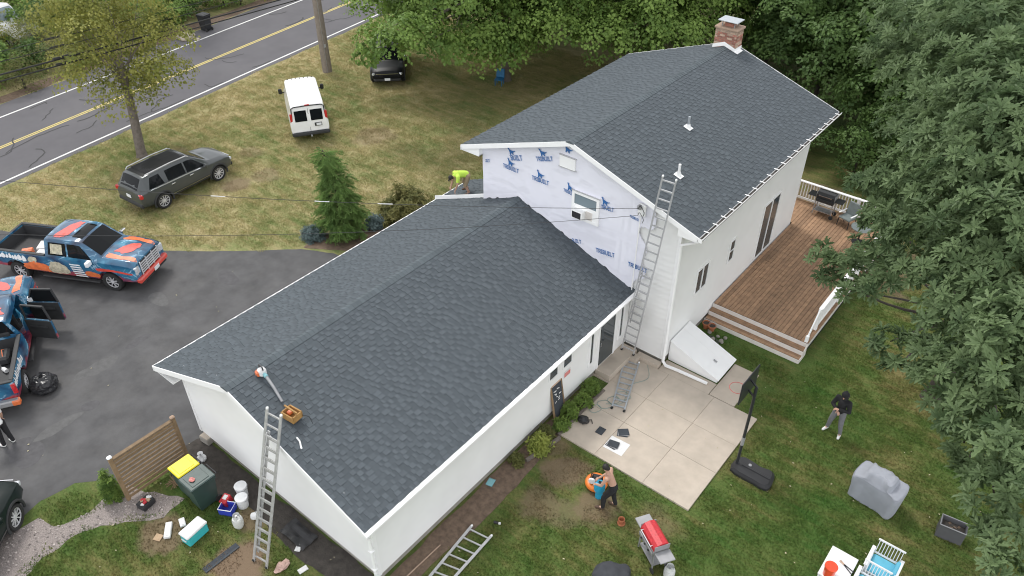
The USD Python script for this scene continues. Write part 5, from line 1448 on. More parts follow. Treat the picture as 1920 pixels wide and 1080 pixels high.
def van(name, label, loc, rotz):
    v = thing(name, label, 'van', loc, rotz)
    UsdGeom.Xform(v).AddScaleOp().Set(Gf.Vec3f(.89, .97, .96))
    W_ = 1.0
    B = Body([(-2.85, .50, .97, 1.02, .93, 1.10), (-2.777, .46, .99, 1.14, .92, 1.55), (-2.70, .42, 1.0, 1.16, .84, 2.02), (-2.4, .40, 1.005, 1.16, .85, 2.08), (1.0, .40, 1.005, 1.14, .85, 2.08), (1.35, .40, 1.0, 1.12, .83, 2.02), (1.95, .40, .99, 1.10, .84, 1.32), (2.1, .40, .98, 1.08, .84, 1.24), (2.7, .42, .95, 1.0, .78, 1.12), (2.85, .48, .90, .90, .70, 1.0)], .045)
    ax = (-1.72, 1.72); b = wells(B.mesh(np.linspace(-2.6, 2.6, 21)), ax, .45, W_)
    part(v, 'body', MB().tm(b), 'paint_white_car', smooth=33)
    for x in ax:
        for s in (-1, 1): wheel(v, x, s * (W_ - .14), .37, .24, s, 8, .62)
    m = MB(); m.add(*B.cross(1.95, 1.35)); part(v, 'windscreen', m, 'car_glass')
    for s in (-1, 1):
        # rear doors with their own glass
        def back(y0, y1, z0, z1, off=.014):
            P = []
            for y, z in ((y0, z0), (y1, z0), (y1, z1), (y0, z1)):
                x = np.interp(z, [1.14, 1.60, 2.065], [-2.852, -2.779, -2.702]) - off
                P.append((x, s * y, z))
            return P
        m = MB(); m.quad(*back(.05, .80, .62, 1.86, .008)); d = part(v, 'rear_door', m, 'paint_white_car')
        m = MB(); q = back(.10, .72, 1.20, 1.78, .016); m.quad(*q); part(d, 'pane', m, 'car_glass')
        m = MB(); m.add(*B.glass(1.0, 1.02, 1.72, 1.42, side=s)); part(v, 'side_window', m, 'car_glass')
        part(v, 'tail_light', MB().box((-2.80, s * .90, 1.42), (.08, .13, .50), RY(-.08), ch=.02), 'tail_red')
        m = MB(); m.box((1.62, s * 1.16, 1.28), (.14, .20, .30), ch=.04); m.bar((1.62, s * .95, 1.2), (1.62, s * 1.1, 1.24), .05, .05); part(v, 'mirror', m, 'black_plastic')
    m = MB(); m.quad((-2.871, -.008, .62), (-2.871, .008, .62), (-2.755, .008, 1.86), (-2.755, -.008, 1.86)); part(v, 'door_gap', m, 'rim_hole')
    m = MB(); m.tube([(-2.79, -.86, 1.4), (-2.745, -.84, 1.92), (-2.72, -.7, 1.985), (-2.715, 0, 2.0), (-2.72, .7, 1.985), (-2.745, .84, 1.92), (-2.79, .86, 1.4)], .03, 6); part(v, 'door_surround', m, 'trim_dark', smooth=50)
    part(v, 'brake_light', MB().box((-2.72, 0, 2.05), (.06, .24, .05), ch=.01), 'tail_red')
    part(v, 'number_plate', MB().box((-2.87, -.44, .96), (.02, .38, .19)), 'trim_dark')
    part(v, 'plate_face', MB().box((-2.884, -.47, .96), (.01, .26, .13)), 'plate')
    part(v, 'bumper', MB().box((-2.9, 0, .50), (.18, 1.96, .20), ch=.05), 'trim_dark')
    part(v, 'tow_hitch', MB().box((-3.02, 0, .42), (.22, .1, .09), ch=.02), 'steel_grey')
    part(v, 'bumper', MB().box((2.86, 0, .50), (.16, 1.8, .2), ch=.05), 'trim_dark')
    part(v, 'grille', MB().box((2.85, 0, .80), (.06, 1.2, .24), ch=.02), 'rim_hole')
    m = MB()
    for k in range(7): m.box((1.05, -.66 + k * .22, 2.135), (.05, .07, .03), ch=.01)
    part(v, 'roof_marker', m, 'trim_dark', kind='stuff')
    return v


a = math.radians(147); h = np.array([math.cos(a), math.sin(a)])
van('white_van', 'white panel van parked on the grass with its two dark rear windows to us', (*(np.array([-.02, 15.55]) + h * 2.6), 0), a)
# white truck across the road, only its front in the picture
t = thing('white_truck', 'white truck with a grey bonnet edge, cut off at the top left', 'truck', (-27.6, 12.3, 0), math.radians(20))
B = Body([(-3.0, .5, 1.0, 1.3, .9, 2.1), (-2.9, .5, 1.02, 1.35, .92, 2.2), (.1, .5, 1.02, 1.35, .9, 2.2), (.3, .5, 1.0, 1.33, .86, 2.1), (1.0, .5, 1.0, 1.3, .85, 1.45), (1.9, .5, .97, 1.2, .8, 1.35), (2.2, .55, .9, 1.1, .7, 1.2)], .06)
part(t, 'body', MB().tm(wells(B.mesh(np.linspace(-2.8, 2, 12)), (-2.0, 1.35), .46, 1.0)), 'paint_white_car', smooth=33)
m = MB(); m.add(*B.cross(1.0, .3)); part(t, 'windscreen', m, 'grey_glass')
for s in (-1, 1):
    for x in (-2.0, 1.35): wheel(t, x, s * .86, .4, .25, s, 8)
    m = MB(); m.add(*B.glass(-.7, -.7, .7, .3, side=s)); part(t, 'side_window', m, 'car_glass')
    part(t, 'headlight', MB().box((2.12, s * .72, .95), (.12, .3, .2), ch=.03), 'lamp_clear')
part(t, 'bumper', MB().box((2.22, 0, .6), (.2, 1.9, .24), ch=.05), 'steel_grey'); part(t, 'bonnet_edge', MB().box((1.95, 0, 1.36), (.5, 1.3, .03), RY(.15), ch=.01), 'steel_grey')
# ------------------------------------------------------------------ deck, ladders and the things about the yard
# deck
DZ = .55
dk = thing('deck', 'brown board deck with white railing and wide front steps', 'deck')
dr_ = np.random.default_rng(5)
x = 22.78; k = 0
while x < 26.35:
    cut = dr_.choice([18.4, 19.6, 20.8, 22.0])
    for ya, yb in ((15.87, cut - .004), (cut + .004, 25.0)):
        if x < 22.7 and yb < 22: continue
        part(dk, 'deck_board', MB().bb(x, ya, DZ - .03, x + .134, yb, DZ + dr_.uniform(-.002, .002), ch=.004), 'deck_wood')
    x += .146
x = 22.63
while x > 21.4:
    part(dk, 'deck_board', MB().bb(x, 22.95, DZ - .03, x + .138, 25.0, DZ, ch=.004), 'deck_wood'); x -= .146
m = MB(); m.bb(22.78, 15.9, .05, 26.38, 24.9, DZ - .04); part(dk, 'under_frame', m, 'dark_gap')
for i, (y, z) in enumerate(((15.855, DZ - .02), (15.575, DZ - .205), (15.295, DZ - .39))):
    part(dk, 'step_riser', MB().bb(22.76, y - .022, z - .165, 26.42, y, z - .0), 'riser_white')
for i, (y0, y1, z) in enumerate(((15.585, 15.853, .37), (15.305, 15.573, .185))):
    for q in range(2):
        w = (y1 - y0) / 2
        part(dk, 'step_board', MB().bb(22.76, y0 + q * w + .002, z - .03, 26.4, y0 + (q + 1) * w - .004, z, ch=.004), 'deck_wood')
part(dk, 'step_side', MB().prism([(15.28, 0), (15.86, 0), (15.86, DZ - .02), (15.6, .36), (15.58, .18), (15.3, .17)], 0, .03, np.array([[0, 0, 1.0], [1, 0, 0], [0, 1, 0]]), (26.40, 0, 0)), 'riser_white')
part(dk, 'fascia', MB().bb(26.385, 15.87, DZ - .26, 26.41, 25.02, DZ - .002), 'riser_white')
RT = 1.47


def railing(a, b, posts):
    a, b = np.array(a), np.array(b); L = np.linalg.norm(b - a); d = (b - a) / L
    part(dk, 'rail_top', MB().bar((*a, RT), (*b, RT), .14, .045, ch=.008), 'white_trim')
    part(dk, 'rail_bottom', MB().bar((*a, DZ + .12), (*b, DZ + .12), .05, .08), 'white_trim')
    for k in range(posts):
        p = a + (b - a) * k / (posts - 1); part(dk, 'rail_post', MB().box((*p, DZ + .48), (.11, .11, .96), ch=.008), 'white_trim')
    n = int(L / .125)
    for k in range(1, n):
        p = a + (b - a) * k / n; part(dk, 'baluster', MB().bb(p[0] - .017, p[1] - .017, DZ + .14, p[0] + .017, p[1] + .017, RT - .02), 'white_trim')


railing((26.30, 16.75), (26.30, 24.95), 5)
railing((21.5, 24.95), (26.30, 24.95), 4)
part(dk, 'hand_rail', MB().bar((26.30, 16.72, RT), (26.32, 15.95, DZ + .15), .13, .045, up=(0, .5, .5)), 'white_trim')
part(dk, 'rail_post', MB().box((26.32, 15.93, DZ + .12), (.11, .11, .26), ch=.008), 'white_trim')

# things on the deck
look('grill_black', (0.016, 0.017, 0.019), .35, var=.2)


def grill(name, label, loc, rz, body, lid, side, tank=False):
    t = thing(name, label, 'barbecue', loc, rz)
    part(t, 'firebox', MB().box((0, 0, .78), (.78, .46, .20), ch=.03), body)
    m = MB(); pr = [(-.23, 0), (-.22, .12), (-.14, .22), (0, .26), (.14, .23), (.22, .12), (.23, 0)]
    m.prism(pr, -.38, .38, np.array([[0, 0, 1.0], [1, 0, 0], [0, 1, 0]]), (0, 0, .885)); l_ = part(t, 'lid', m, lid)
    m = MB(); m.bar((-.28, -.285, 1.0), (.28, -.285, 1.0), .025, .025); m.bar((-.26, -.285, 1.0), (-.26, -.22, 1.0), .02, .02); m.bar((.26, -.285, 1.0), (.26, -.22, 1.0), .02, .02); part(l_, 'handle', m, 'chrome')
    part(l_, 'end_cap', MB().box((-.392, 0, .99), (.02, .45, .2), ch=.008), 'steel_grey'); part(l_, 'end_cap', MB().box((.392, 0, .99), (.02, .45, .2), ch=.008), 'steel_grey')
    for s in (-1, 1):
        part(t, 'side_shelf', MB().box((s * .58, 0, .86), (.34, .44, .04), ch=.012), side)
        for y in (-.2, .2):
            part(t, 'leg', MB().bar((s * .36, y, .68), (s * .40, y, .04), .035, .035), 'steel_grey')
    part(t, 'control_panel', MB().box((0, -.255, .76), (.74, .04, .14), ch=.01), side)
    for k in range(3): part(t, 'knob', MB().lathe([(0, 0), (.028, 0), (.03, .03), (0, .03)], 10, (-.2 + .2 * k, -.275, .76), RX(PI / 2)), 'black_plastic')
    part(t, 'lower_shelf', MB().box((0, 0, .22), (.74, .40, .03)), 'steel_grey')
    for s in (-1, 1): part(t, 'wheel', MB().lathe([(0, -.02), (.09, -.02), (.09, .02), (0, .02)], 14, (.42, s * .22, .09), RX(PI / 2)), 'black_rubber')
    return t


grill('barbecue', 'black barbecue standing against the far deck railing', (23.55, 24.35, DZ), 0, 'grill_black', 'grill_black', 'grill_black')
look('cushion_grey', (0.17, 0.20, 0.20), .9, var=.2)


def deck_chair(label, loc, rz):
    t = thing('patio_chair', label, 'chair', loc, rz)
    part(t, 'seat', MB().box((0, 0, .42), (.55, .52, .09), ch=.03), 'cushion_grey'); part(t, 'backrest', MB().box((0, .28, .72), (.55, .08, .58), RX(-.2), ch=.03), 'cushion_grey')
    for sx in (-1, 1):
        for sy in (-1, 1): part(t, 'leg', MB().bar((sx * .25, sy * .22, .40), (sx * .27, sy * .24, 0), .03, .03), 'grill_black')
        part(t, 'armrest', MB().box((sx * .29, 0, .62), (.06, .5, .03), ch=.01), 'white_trim')


deck_chair('grey cushioned patio chair beside the black deck barbecue', (24.65, 24.1, DZ), -.3)
t = thing('round_table', 'small dark round table further along the deck railing', 'table', (25.5, 23.2, DZ)); part(t, 'tabletop', MB().lathe([(0, .70), (.42, .70), (.42, .73), (0, .73)], 24), 'cushion_grey'); part(t, 'leg', MB().lathe([(.03, .70), (.03, .04), (.25, .02), (.25, 0), (0, 0)], 14), 'grill_black')

# bulkhead door
t = thing('bulkhead_door', 'white sloping cellar door against the tall house wall', 'cellar door')
z1, z0, xa, xb, ya, yb = .86, .15, 22.77, 24.66, 12.62, 13.92
m = MB(); m.tm(wall_solid([(xa, .02), (xb, .02), (xb, z0), (xa, z1)], 'y', ya, ya + .05).get()); part(t, 'side_wall', m, 'white_siding')
m = MB(); m.tm(wall_solid([(xa, .02), (xb, .02), (xb, z0), (xa, z1)], 'y', yb - .05, yb).get()); part(t, 'side_wall', m, 'white_siding')
part(t, 'front_wall', MB().bb(xb - .05, ya + .05, .02, xb, yb - .05, z0 - .01), 'foundation')
s = (z1 - z0) / (xb - xa)
part(t, 'door_leaf', wall_solid([(xa, z1 + .012), (xb + .05, z0 + .012 - .05 * s), (xb + .05, z0 + .05 - .05 * s), (xa, z1 + .05)], 'y', ya - .03, (ya + yb) / 2 + .18), 'white_trim')
part(t, 'door_leaf', wall_solid([(xa, z1 + .012), (xb + .05, z0 + .012 - .05 * s), (xb + .05, z0 + .05 - .05 * s), (xa, z1 + .05)], 'y', (ya + yb) / 2 + .183, yb + .03), 'white_trim')
part(t, 'handle', MB().box((24.25, 13.2, z0 + .09 + .4 * s), (.14, .04, .04), RY(math.atan(s))), 'steel_grey')



# ladders
def ladder(label, f0, f1, t0, t1, n, mat='aluminium', rail=.075, fly=None, group=None, base=1.0, wide=.12):
    t = thing('ladder', label, 'ladder')
    f0, f1, t0, t1 = map(lambda q: np.array(q, float), (f0, f1, t0, t1))
    out = np.cross(t0 - f0, f1 - f0); out /= np.linalg.norm(out)
    for a, b in ((f0, t0), (f1, t1)):
        part(t, 'rail', MB().bar(a, a + (b - a) * base, .03, rail, up=f1 - f0), mat, smooth=False)
        part(t, 'foot', MB().box(a + (b - a) * .006, (.07, .09, .06), ch=.01), 'black_rubber')
        part(t, 'end_cap', MB().box(b if not fly or base == 1 else a + (b - a) * base, (.06, .07, .08), ch=.02), 'white_trim')
    for k in range(n):
        s = (k + .6) / n
        if s > base: continue
        part(t, 'rung', MB().bar(f0 + (t0 - f0) * s, f1 + (t1 - f1) * s, .038, .034, up=out), mat)
    if fly:
        s0, s1 = fly; o = out * .07
        i0, i1 = f0 + (f1 - f0) * wide, f1 + (f0 - f1) * wide; j0, j1 = t0 + (t1 - t0) * wide, t1 + (t0 - t1) * wide
        for a, b in ((i0, j0), (i1, j1)):
            part(t, 'fly_rail', MB().bar(a + (b - a) * s0 + o, a + (b - a) * s1 + o, .028, rail, up=f1 - f0), mat)
        kk = int(n * (s1 - s0))
        for k in range(kk):
            s = s0 + (s1 - s0) * (k + .35) / kk
            part(t, 'rung', MB().bar(i0 + (j0 - i0) * s + o, i1 + (j1 - i1) * s + o, .038, .034, up=out), mat)
    return t


_ln = np.array([0, 3.95, -1.28])
ladder('tall aluminium extension ladder leaning on the front gable of the low wing', (18.11, -1.45, .04), (18.56, -1.37, .04), on_plane(501, 765, _ln, _ln @ np.array([18.33, -1.41, .04])), on_plane(527, 779, _ln, _ln @ np.array([18.33, -1.41, .04])), 15, 'aluminium_worn', fly=(.06, .86))
q0, q1 = on_plane(1243, 330, np.array([0, 1.0, 0]), 11.88), on_plane(1268, 338, np.array([0, 1.0, 0]), 11.88)
ladder('tall extension ladder standing by the door landing and reaching over the tall gable rake', (21.38, 11.74, .30), (21.86, 11.74, .30), q0, q1, 22, 'aluminium', rail=.045, fly=(.18, .50), base=1.0, wide=.10)
ladder('short ladder lying flat on the patio below the tall one', G(1147, 765, .10), G(1170, 771, .10), G(1172, 672, .10), G(1198, 680, .10), 9, 'galvanised', rail=.05)
ladder('ladder lying in the grass at the bottom edge of the picture', (22.22, .55, .06), (22.72, .75, .06), (21.98, 3.10, .06), (22.62, 3.20, .06), 8, 'aluminium', fly=None)

# slatted screen by the drive
t = thing('slat_fence', 'brown wooden screen of horizontal slats between two capped posts', 'fence')
fx, fy0, fy1, H = 13.56, -2.50, -.55, 1.72
for y in (fy0, fy1):
    p = part(t, 'post', MB().box((fx, y, H / 2 + .05), (.11, .11, H + .1), ch=.008), 'cedar'); part(p, 'post_cap', MB().box((fx, y, H + .13), (.14, .14, .07), ch=.03), 'plate' if y == fy0 else 'brick_pale')
fr = np.random.default_rng(2)
for k in range(11):
    part(t, 'slat', MB().box((fx + .035 + (.02 if k in (0, 10) else 0), (fy0 + fy1) / 2, .14 + k * .152), (.024, fy1 - fy0 - .10, .098), RX(fr.uniform(-.004, .004)), ch=.003), 'cedar')
part(t, 'rail_top', MB().bb(fx - .05, fy0 + .06, H + .01, fx + .06, fy1 - .06, H + .045), 'cedar')

look('bin_green', (0.022, 0.042, 0.036), .45, var=.15); look('bin_yellow', (0.80, 0.66, 0.02), .4, var=.05); look('bin_lid', (0.055, 0.085, 0.08), .45, var=.15, scale=10)


def wheelie(label, loc, rz, lid, sx=.60, sy=.68, H=1.05, body='bin_green'):
    t = thing('wheelie_bin', label, 'bin', loc, rz)
    m = MB(); a, b = .40, .5
    v = []
    for z, kx, ky in ((.06, .78, .74), (.5, .88, .86), (H - .08, .96, .96), (H - .08, 1.03, 1.03), (H, 1.03, 1.03)):
        v += [(-sx / 2 * kx, -sy / 2 * ky, z), (sx / 2 * kx, -sy / 2 * ky, z), (sx / 2 * kx, sy / 2 * ky, z), (-sx / 2 * kx, sy / 2 * ky, z)]
    f = [[4 * i + k, 4 * i + (k + 1) % 4, 4 * i + 4 + (k + 1) % 4, 4 * i + 4 + k] for i in range(4) for k in range(4)] + [[3, 2, 1, 0]]
    part(t, 'body', MB().add(v, f), body)
    l = part(t, 'lid', MB().box((0, 0, H + .035), (sx * 1.08, sy * 1.06, .06), ch=.025), lid)
    part(l, 'lid_panel', MB().box((0, -.02, H + .07), (sx * .8, sy * .72, .02), ch=.009), lid)
    part(t, 'handle', MB().tube([(-sx * .4, sy * .52, H - .02), (-sx * .4, sy * .62, H), (sx * .4, sy * .62, H), (sx * .4, sy * .52, H - .02)], .018, 6), 'black_plastic')
    for s in (-1, 1): part(t, 'wheel', MB().lathe([(0, -.03), (.11, -.03), (.11, .03), (0, .03)], 16, (s * sx * .43, sy * .40, .11), RY(PI / 2)), 'black_rubber')
    return t


wheelie('wheeled bin with a bright yellow lid beside the slatted screen', (14.72, -1.13, 0), 0, 'bin_yellow', .55, .66)
wheelie('wheeled green bin with a dark lid next to the yellow lidded one', (15.38, -1.13, 0), 0, 'bin_lid', .62, .74)
wheelie('dark blue wheeled bin across the road beside the asphalt', (-18.75, 21.7, 0), -1.4, 'black_plastic', .6, .7, body='grill_black')
t = thing('red_rag', 'crumpled red and white packet on the dark bin lid', 'packet', (15.40, -1.28, 1.13)); look('packet', (0.62, 0.22, 0.20), .6, var=.6, scale=40); s_ = trimesh.creation.icosphere(2); v = np.array(s_.vertices); part(t, 'packet', MB().add(v * (.6 + .6 * meshkit.noise(v * 3)[:, None]) * [.10, .08, .04] + [0, 0, .03], s_.faces), 'packet')
look('bucket_white', (0.74, 0.75, 0.76), .45, var=.05)


def bucket(name, label, loc, mat, r=.15, h=.37, tilt=0, lid=True, rz=0, cat='bucket'):
    t = thing(name, label, cat, loc, rz); R = RY(tilt); o = (0, 0, r * abs(math.sin(tilt)) + .0)
    part(t, 'body', MB().lathe([(0, 0), (r * .88, 0), (r, h * .97), (r * 1.06, h * .97), (r * 1.06, h * .88), (r * 1.0, h * .88)], 22, o, R), mat, smooth=40)
    if lid: part(t, 'lid', MB().lathe([(r * 1.07, h * .96), (r * 1.07, h * 1.02), (r * .9, h * 1.03), (0, h * 1.015)], 22, o, R), mat, smooth=40)
    part(t, 'handle', MB().tube([np.array(o) + R @ np.array([r * 1.05 * math.cos(a), r * 1.2 * math.sin(a), h * .82 - .05 * abs(math.sin(a))]) for a in np.linspace(0, PI, 9)], .006, 5), 'steel_grey')
    return t


bucket('plastic_bucket', 'white plastic bucket standing by the gable wall, the farther of two', (16.02, -.30, 0), 'bucket_white', .17, .42)
bucket('plastic_bucket', 'white plastic bucket in front of the other one, nearer the ladder', (16.35, -.52, 0), 'bucket_white', .17, .38)
bucket('small_jug', 'short pale tub lying beside the propane tank', (16.95, -.62, 0), 'bucket_white', .12, .2, 1.2, rz=.6, cat='tub')
look('propane_white', (0.62, 0.63, 0.62), .4, var=.1, scale=10, dirt=.3, dcol=(.4, .36, .3))


def propane(label, loc, mat='propane_white'):
    t = thing('propane_tank', label, 'gas tank', loc)
    part(t, 'tank', MB().lathe([(0, .03), (.11, .03), (.145, .08), (.152, .14), (.152, .30), (.13, .37), (.06, .40), (0, .41)], 22), mat, smooth=45)
    m = MB(); m.lathe([(.10, .0), (.11, 0), (.11, .05), (.10, .05), (.10, 0)], 18); part(t, 'foot_ring', m, mat)
    m = MB(); an = np.linspace(.5, 2 * PI - .5, 18); v = [(.10 * math.cos(a), .10 * math.sin(a), z) for z in (.38, .50) for a in an]; m.add(v, [[k, k + 1, 19 + k, 18 + k] for k in range(17)]); part(t, 'collar', m, mat)
    part(t, 'valve', MB().lathe([(.02, .40), (.02, .46), (.035, .46), (.035, .48), (0, .48)], 10), 'steel_grey')


propane('white propane tank in the grass beside the leaning ladder', (16.85, -1.02, 0))
look('teal', (0.05, 0.44, 0.47), .45, var=.06); look('crate_blue', (0.035, 0.06, 0.42), .45, var=.1); look('crate_red', (0.50, 0.03, 0.04), .5, var=.3, scale=20)
t = thing('cool_box', 'white lidded teal cool box in the grass', 'cool box', (16.18, -1.98, 0), .12); part(t, 'body', MB().box((0, 0, .17), (.36, .66, .34), ch=.03), 'teal'); part(t, 'lid', MB().box((0, 0, .375), (.39, .69, .08), ch=.025), 'box_white'); part(t, 'handle', MB().box((0, -.35, .22), (.2, .03, .04), ch=.01), 'box_white')
t = thing('blue_crate', 'blue plastic crate lying between the green bin and the buckets', 'crate', (16.18, -.92, 0), .5); m = MB(); m.box((0, 0, .02), (.40, .32, .03)); m.box((-.19, 0, .13), (.02, .32, .24)); m.box((.19, 0, .13), (.02, .32, .24)); m.box((0, -.15, .13), (.36, .02, .24)); m.box((0, .15, .13), (.36, .02, .24)); part(t, 'body', m, 'crate_blue', kind='stuff'); part(t, 'rim', MB().tube([(-.2, -.16, .255), (.2, -.16, .255), (.2, .16, .255), (-.2, .16, .255), (-.2, -.16, .255)], .014, 5), 'decal_white')
t = thing('red_box', 'red box leaning against the green bin', 'box', (15.93, -.78, 0), .3); part(t, 'box', MB().box((0, 0, .15), (.22, .3, .3), RX(.2), ch=.015), 'crate_red'); part(t, 'label_panel', MB().box((0, -.0, .305), (.12, .14, .01), RX(.2)), 'box_white')
t = thing('firewood_basket', 'low dark basket of red and pale odds and ends at the foot of the screen', 'basket', (14.15, -2.28, 0), .2); part(t, 'basket', MB().box((0, 0, .10), (.34, .42, .2), ch=.03), 'black_plastic')
for k in range(9): part(t, 'packet', MB().box((fr.uniform(-.12, .12), fr.uniform(-.16, .16), .2 + fr.uniform(0, .03)), (.1, .08, .04), RZ(fr.uniform(0, 3)), ch=.008), ['crate_red', 'box_white', 'cardboard'][k % 3])
t = thing('pruned_branches', 'small heap of brown branches between the screen and the yellow bin', 'branches', (14.15, -1.35, 0))
for k in range(9): a = fr.uniform(0, 3.1); part(t, 'stick', MB().tube([(-.25 * math.cos(a), -.25 * math.sin(a), .03 + .02 * k), (0, 0, .06 + .02 * k), (.25 * math.cos(a), .25 * math.sin(a), .04 + .02 * k)], .014, 5), 'cedar')
t = thing('stone_block', 'grey concrete block at the corner of the low wing', 'block', (13.42, .28, 0), .1); part(t, 'block', MB().box((0, 0, .12), (.40, .32, .24), ch=.02), 'foundation'); part(t, 'cap', MB().box((0, 0, .25), (.36, .28, .02), ch=.006), 'concrete')
bag('carrier_bag', 'small pale bag on the soil beside the yellow bin', (13.95, -.30), .15, .12, 'bucket_white', 8)
for i, (x, y, sx, sy, rz, z, lb) in enumerate([(15.45, -2.38, .18, .52, .9, .09, 'longer white carton scrap in the grass'), (15.52, -1.98, .16, .30, 1.2, .07, 'short white carton scrap behind the longer one'), (18.72, -.42, .16, .24, .5, .02, 'white card on the dark soil right of the leaning ladder'), (19.35, -.78, .16, .26, -.2, .02, 'white card on the grass nearest the house corner')]):
    t = thing('paper_scrap', lb, 'scrap', (x, y, .01), rz); part(t, 'sheet', MB().box((0, 0, z / 2 + .005), (sx, sy, z), ch=.004 if z < .03 else .012), 'box_white'); part(t, 'fold', MB().box((sx * .15, 0, z + .012), (sx * .5, sy * .8, .008), RY(.12)), 'box_white')
t = thing('tan_scrap', 'tan card beside the long white carton scrap', 'scrap', (15.42, -2.68, .01), .4); part(t, 'sheet', MB().box((0, 0, .02), (.22, .2, .03), RX(.1), ch=.004), 'cardboard')
t = thing('tar_strip', 'dark roofing strip lying on bare soil left of the ladder foot', 'strip', (17.33, -1.95, .015), -.02); m = MB(); m.box((0, 0, .008), (.20, 1.05, .014)); part(t, 'strip', m, 'underlay'); part(t, 'edge_band', MB().box((.07, 0, .017), (.04, 1.05, .003)), 'shingle_loose')
t = thing('dark_tarp', 'black plastic sheet on the soil right of the leaning ladder', 'tarp', (18.4, -.15, .012)); xg = np.linspace(-.5, .5, 15); v = [(x * 1.0, y * .55, .02 + .08 * meshkit.noise(np.array([x * 5, y * 4, 0]))) for x in xg for y in xg]; part(t, 'sheet', MB().add(v, [[i * 15 + j, (i + 1) * 15 + j, (i + 1) * 15 + j + 1, i * 15 + j + 1] for i in range(14) for j in range(14)]), 'black_plastic')
t = thing('pink_cloth', 'crumpled pinkish cloth at the foot of the leaning ladder', 'cloth', (18.85, -1.05, 0)); look('pinkish', (0.50, 0.34, 0.29), .9, var=.3, scale=20); v = np.array(s_.vertices); part(t, 'cloth', MB().add(v * (.5 + .9 * meshkit.noise(v * 3 + 4)[:, None]) * [.14, .22, .07] + [0, 0, .05], s_.faces), 'pinkish')
t = thing('teal_card', 'pale teal square lying on the mulch by the long wall', 'tray', (21.40, 4.60, .01), .25); look('pale_teal', (0.22, 0.46, 0.50), .6, var=.06); part(t, 'tray', MB().box((0, 0, .02), (.20, .26, .03), ch=.01), 'pale_teal'); part(t, 'rim', MB().tube([(-.1, -.13, .04), (.1, -.13, .04), (.1, .13, .04), (-.1, .13, .04), (-.1, -.13, .04)], .008, 4), 'pale_teal')
t = thing('wood_stick', 'thin pale stick on the grass near the house corner', 'stick'); part(t, 'stick', MB().bar((21.66, .75, .02), (21.70, 2.1, .03), .03, .02), 'brick_pale')
t = thing('paint_tin', 'small black and white canister in the grass near the lying ladder', 'canister', (22.45, 3.62, .05), .4); part(t, 'can', MB().lathe([(0, -.08), (.04, -.08), (.04, .06), (0, .06)], 12, (0, 0, 0), RY(PI / 2)), 'black_plastic', smooth=40); part(t, 'cap', MB().lathe([(.035, .06), (.035, .12), (0, .12)], 12, (0, 0, 0), RY(PI / 2)), 'box_white')

# on the low roof: leaf blower, wooden box, strip
on_roof = lambda x, y: (x, y, LZR + (LZE - LZR) * (x - LXR) / (LX1 - LXR))
ra_ = math.atan2(LZR - LZE, LX1 - LXR)
t = thing('leaf_blower', 'white and orange leaf blower lying on the roof ridge of the low wing', 'leaf blower', (16.72, .92, LZR - .11 + .03), -.1)
part(t, 'housing', MB().box((0, 0, .14), (.22, .20, .24), ch=.05), 'box_white'); part(t, 'engine_cover', MB().box((-.06, -.09, .10), (.18, .12, .18), ch=.04), 'decal_orange'); part(t, 'handle', MB().tube([(-.1, 0, .24), (-.08, 0, .34), (.08, 0, .34), (.1, 0, .25)], .018, 6), 'black_plastic')
part(t, 'blue_joint', MB().lathe([(.05, 0), (.055, .12), (0, .12)], 12, (.1, 0, .12), RY(1.75)), 'pale_teal', smooth=40); part(t, 'tube', MB().tube([(.18, 0, .10), (.55, -.02, -.04), (.95, -.06, -.25)], [.045, .04, .035], 10), 'steel_grey', smooth=40)
look('toolbox_wood', (0.36, 0.20, 0.065), .7, var=.25, scale=9)
q = on_roof(18.10, .70); t = thing('wooden_toolbox', 'open orange brown wooden tool box on the low roof', 'tool box', (q[0], q[1], q[2] + .05), .1)
m = MB()
for a in (((-.2, 0, .1), (.03, .3, .2)), ((.2, 0, .1), (.03, .3, .2)), ((0, -.15, .1), (.43, .03, .2)), ((0, .15, .1), (.43, .03, .2)), ((0, 0, .012), (.4, .3, .024))): m.box(*a)
part(t, 'box', m, 'toolbox_wood', kind='stuff'); part(t, 'handle', MB().bar((-.22, .0, .30), (.22, 0, .26), .04, .04), 'toolbox_wood'); part(t, 'nail_packet', MB().box((-.08, .02, .12), (.12, .16, .1), ch=.02), 'decal_orange')
part(t, 'cord', MB().tube([(.15, .1, .1), (.35, .25, .0), (.5, .2, -.14)], .008, 5), 'black_rubber')
q = on_roof(18.72, .36); t = thing('trim_offcut', 'short curved white offcut on the low roof near the gable', 'offcut', (q[0], q[1], q[2] + .03)); part(t, 'strip', MB().tube([(-.14, .05, .05), (0, .03, .02), (.14, -.05, -.04)], .022, 6), 'white_trim'); part(t, 'tip', MB().box((.15, -.055, -.045), (.04, .04, .03)), 'white_trim')

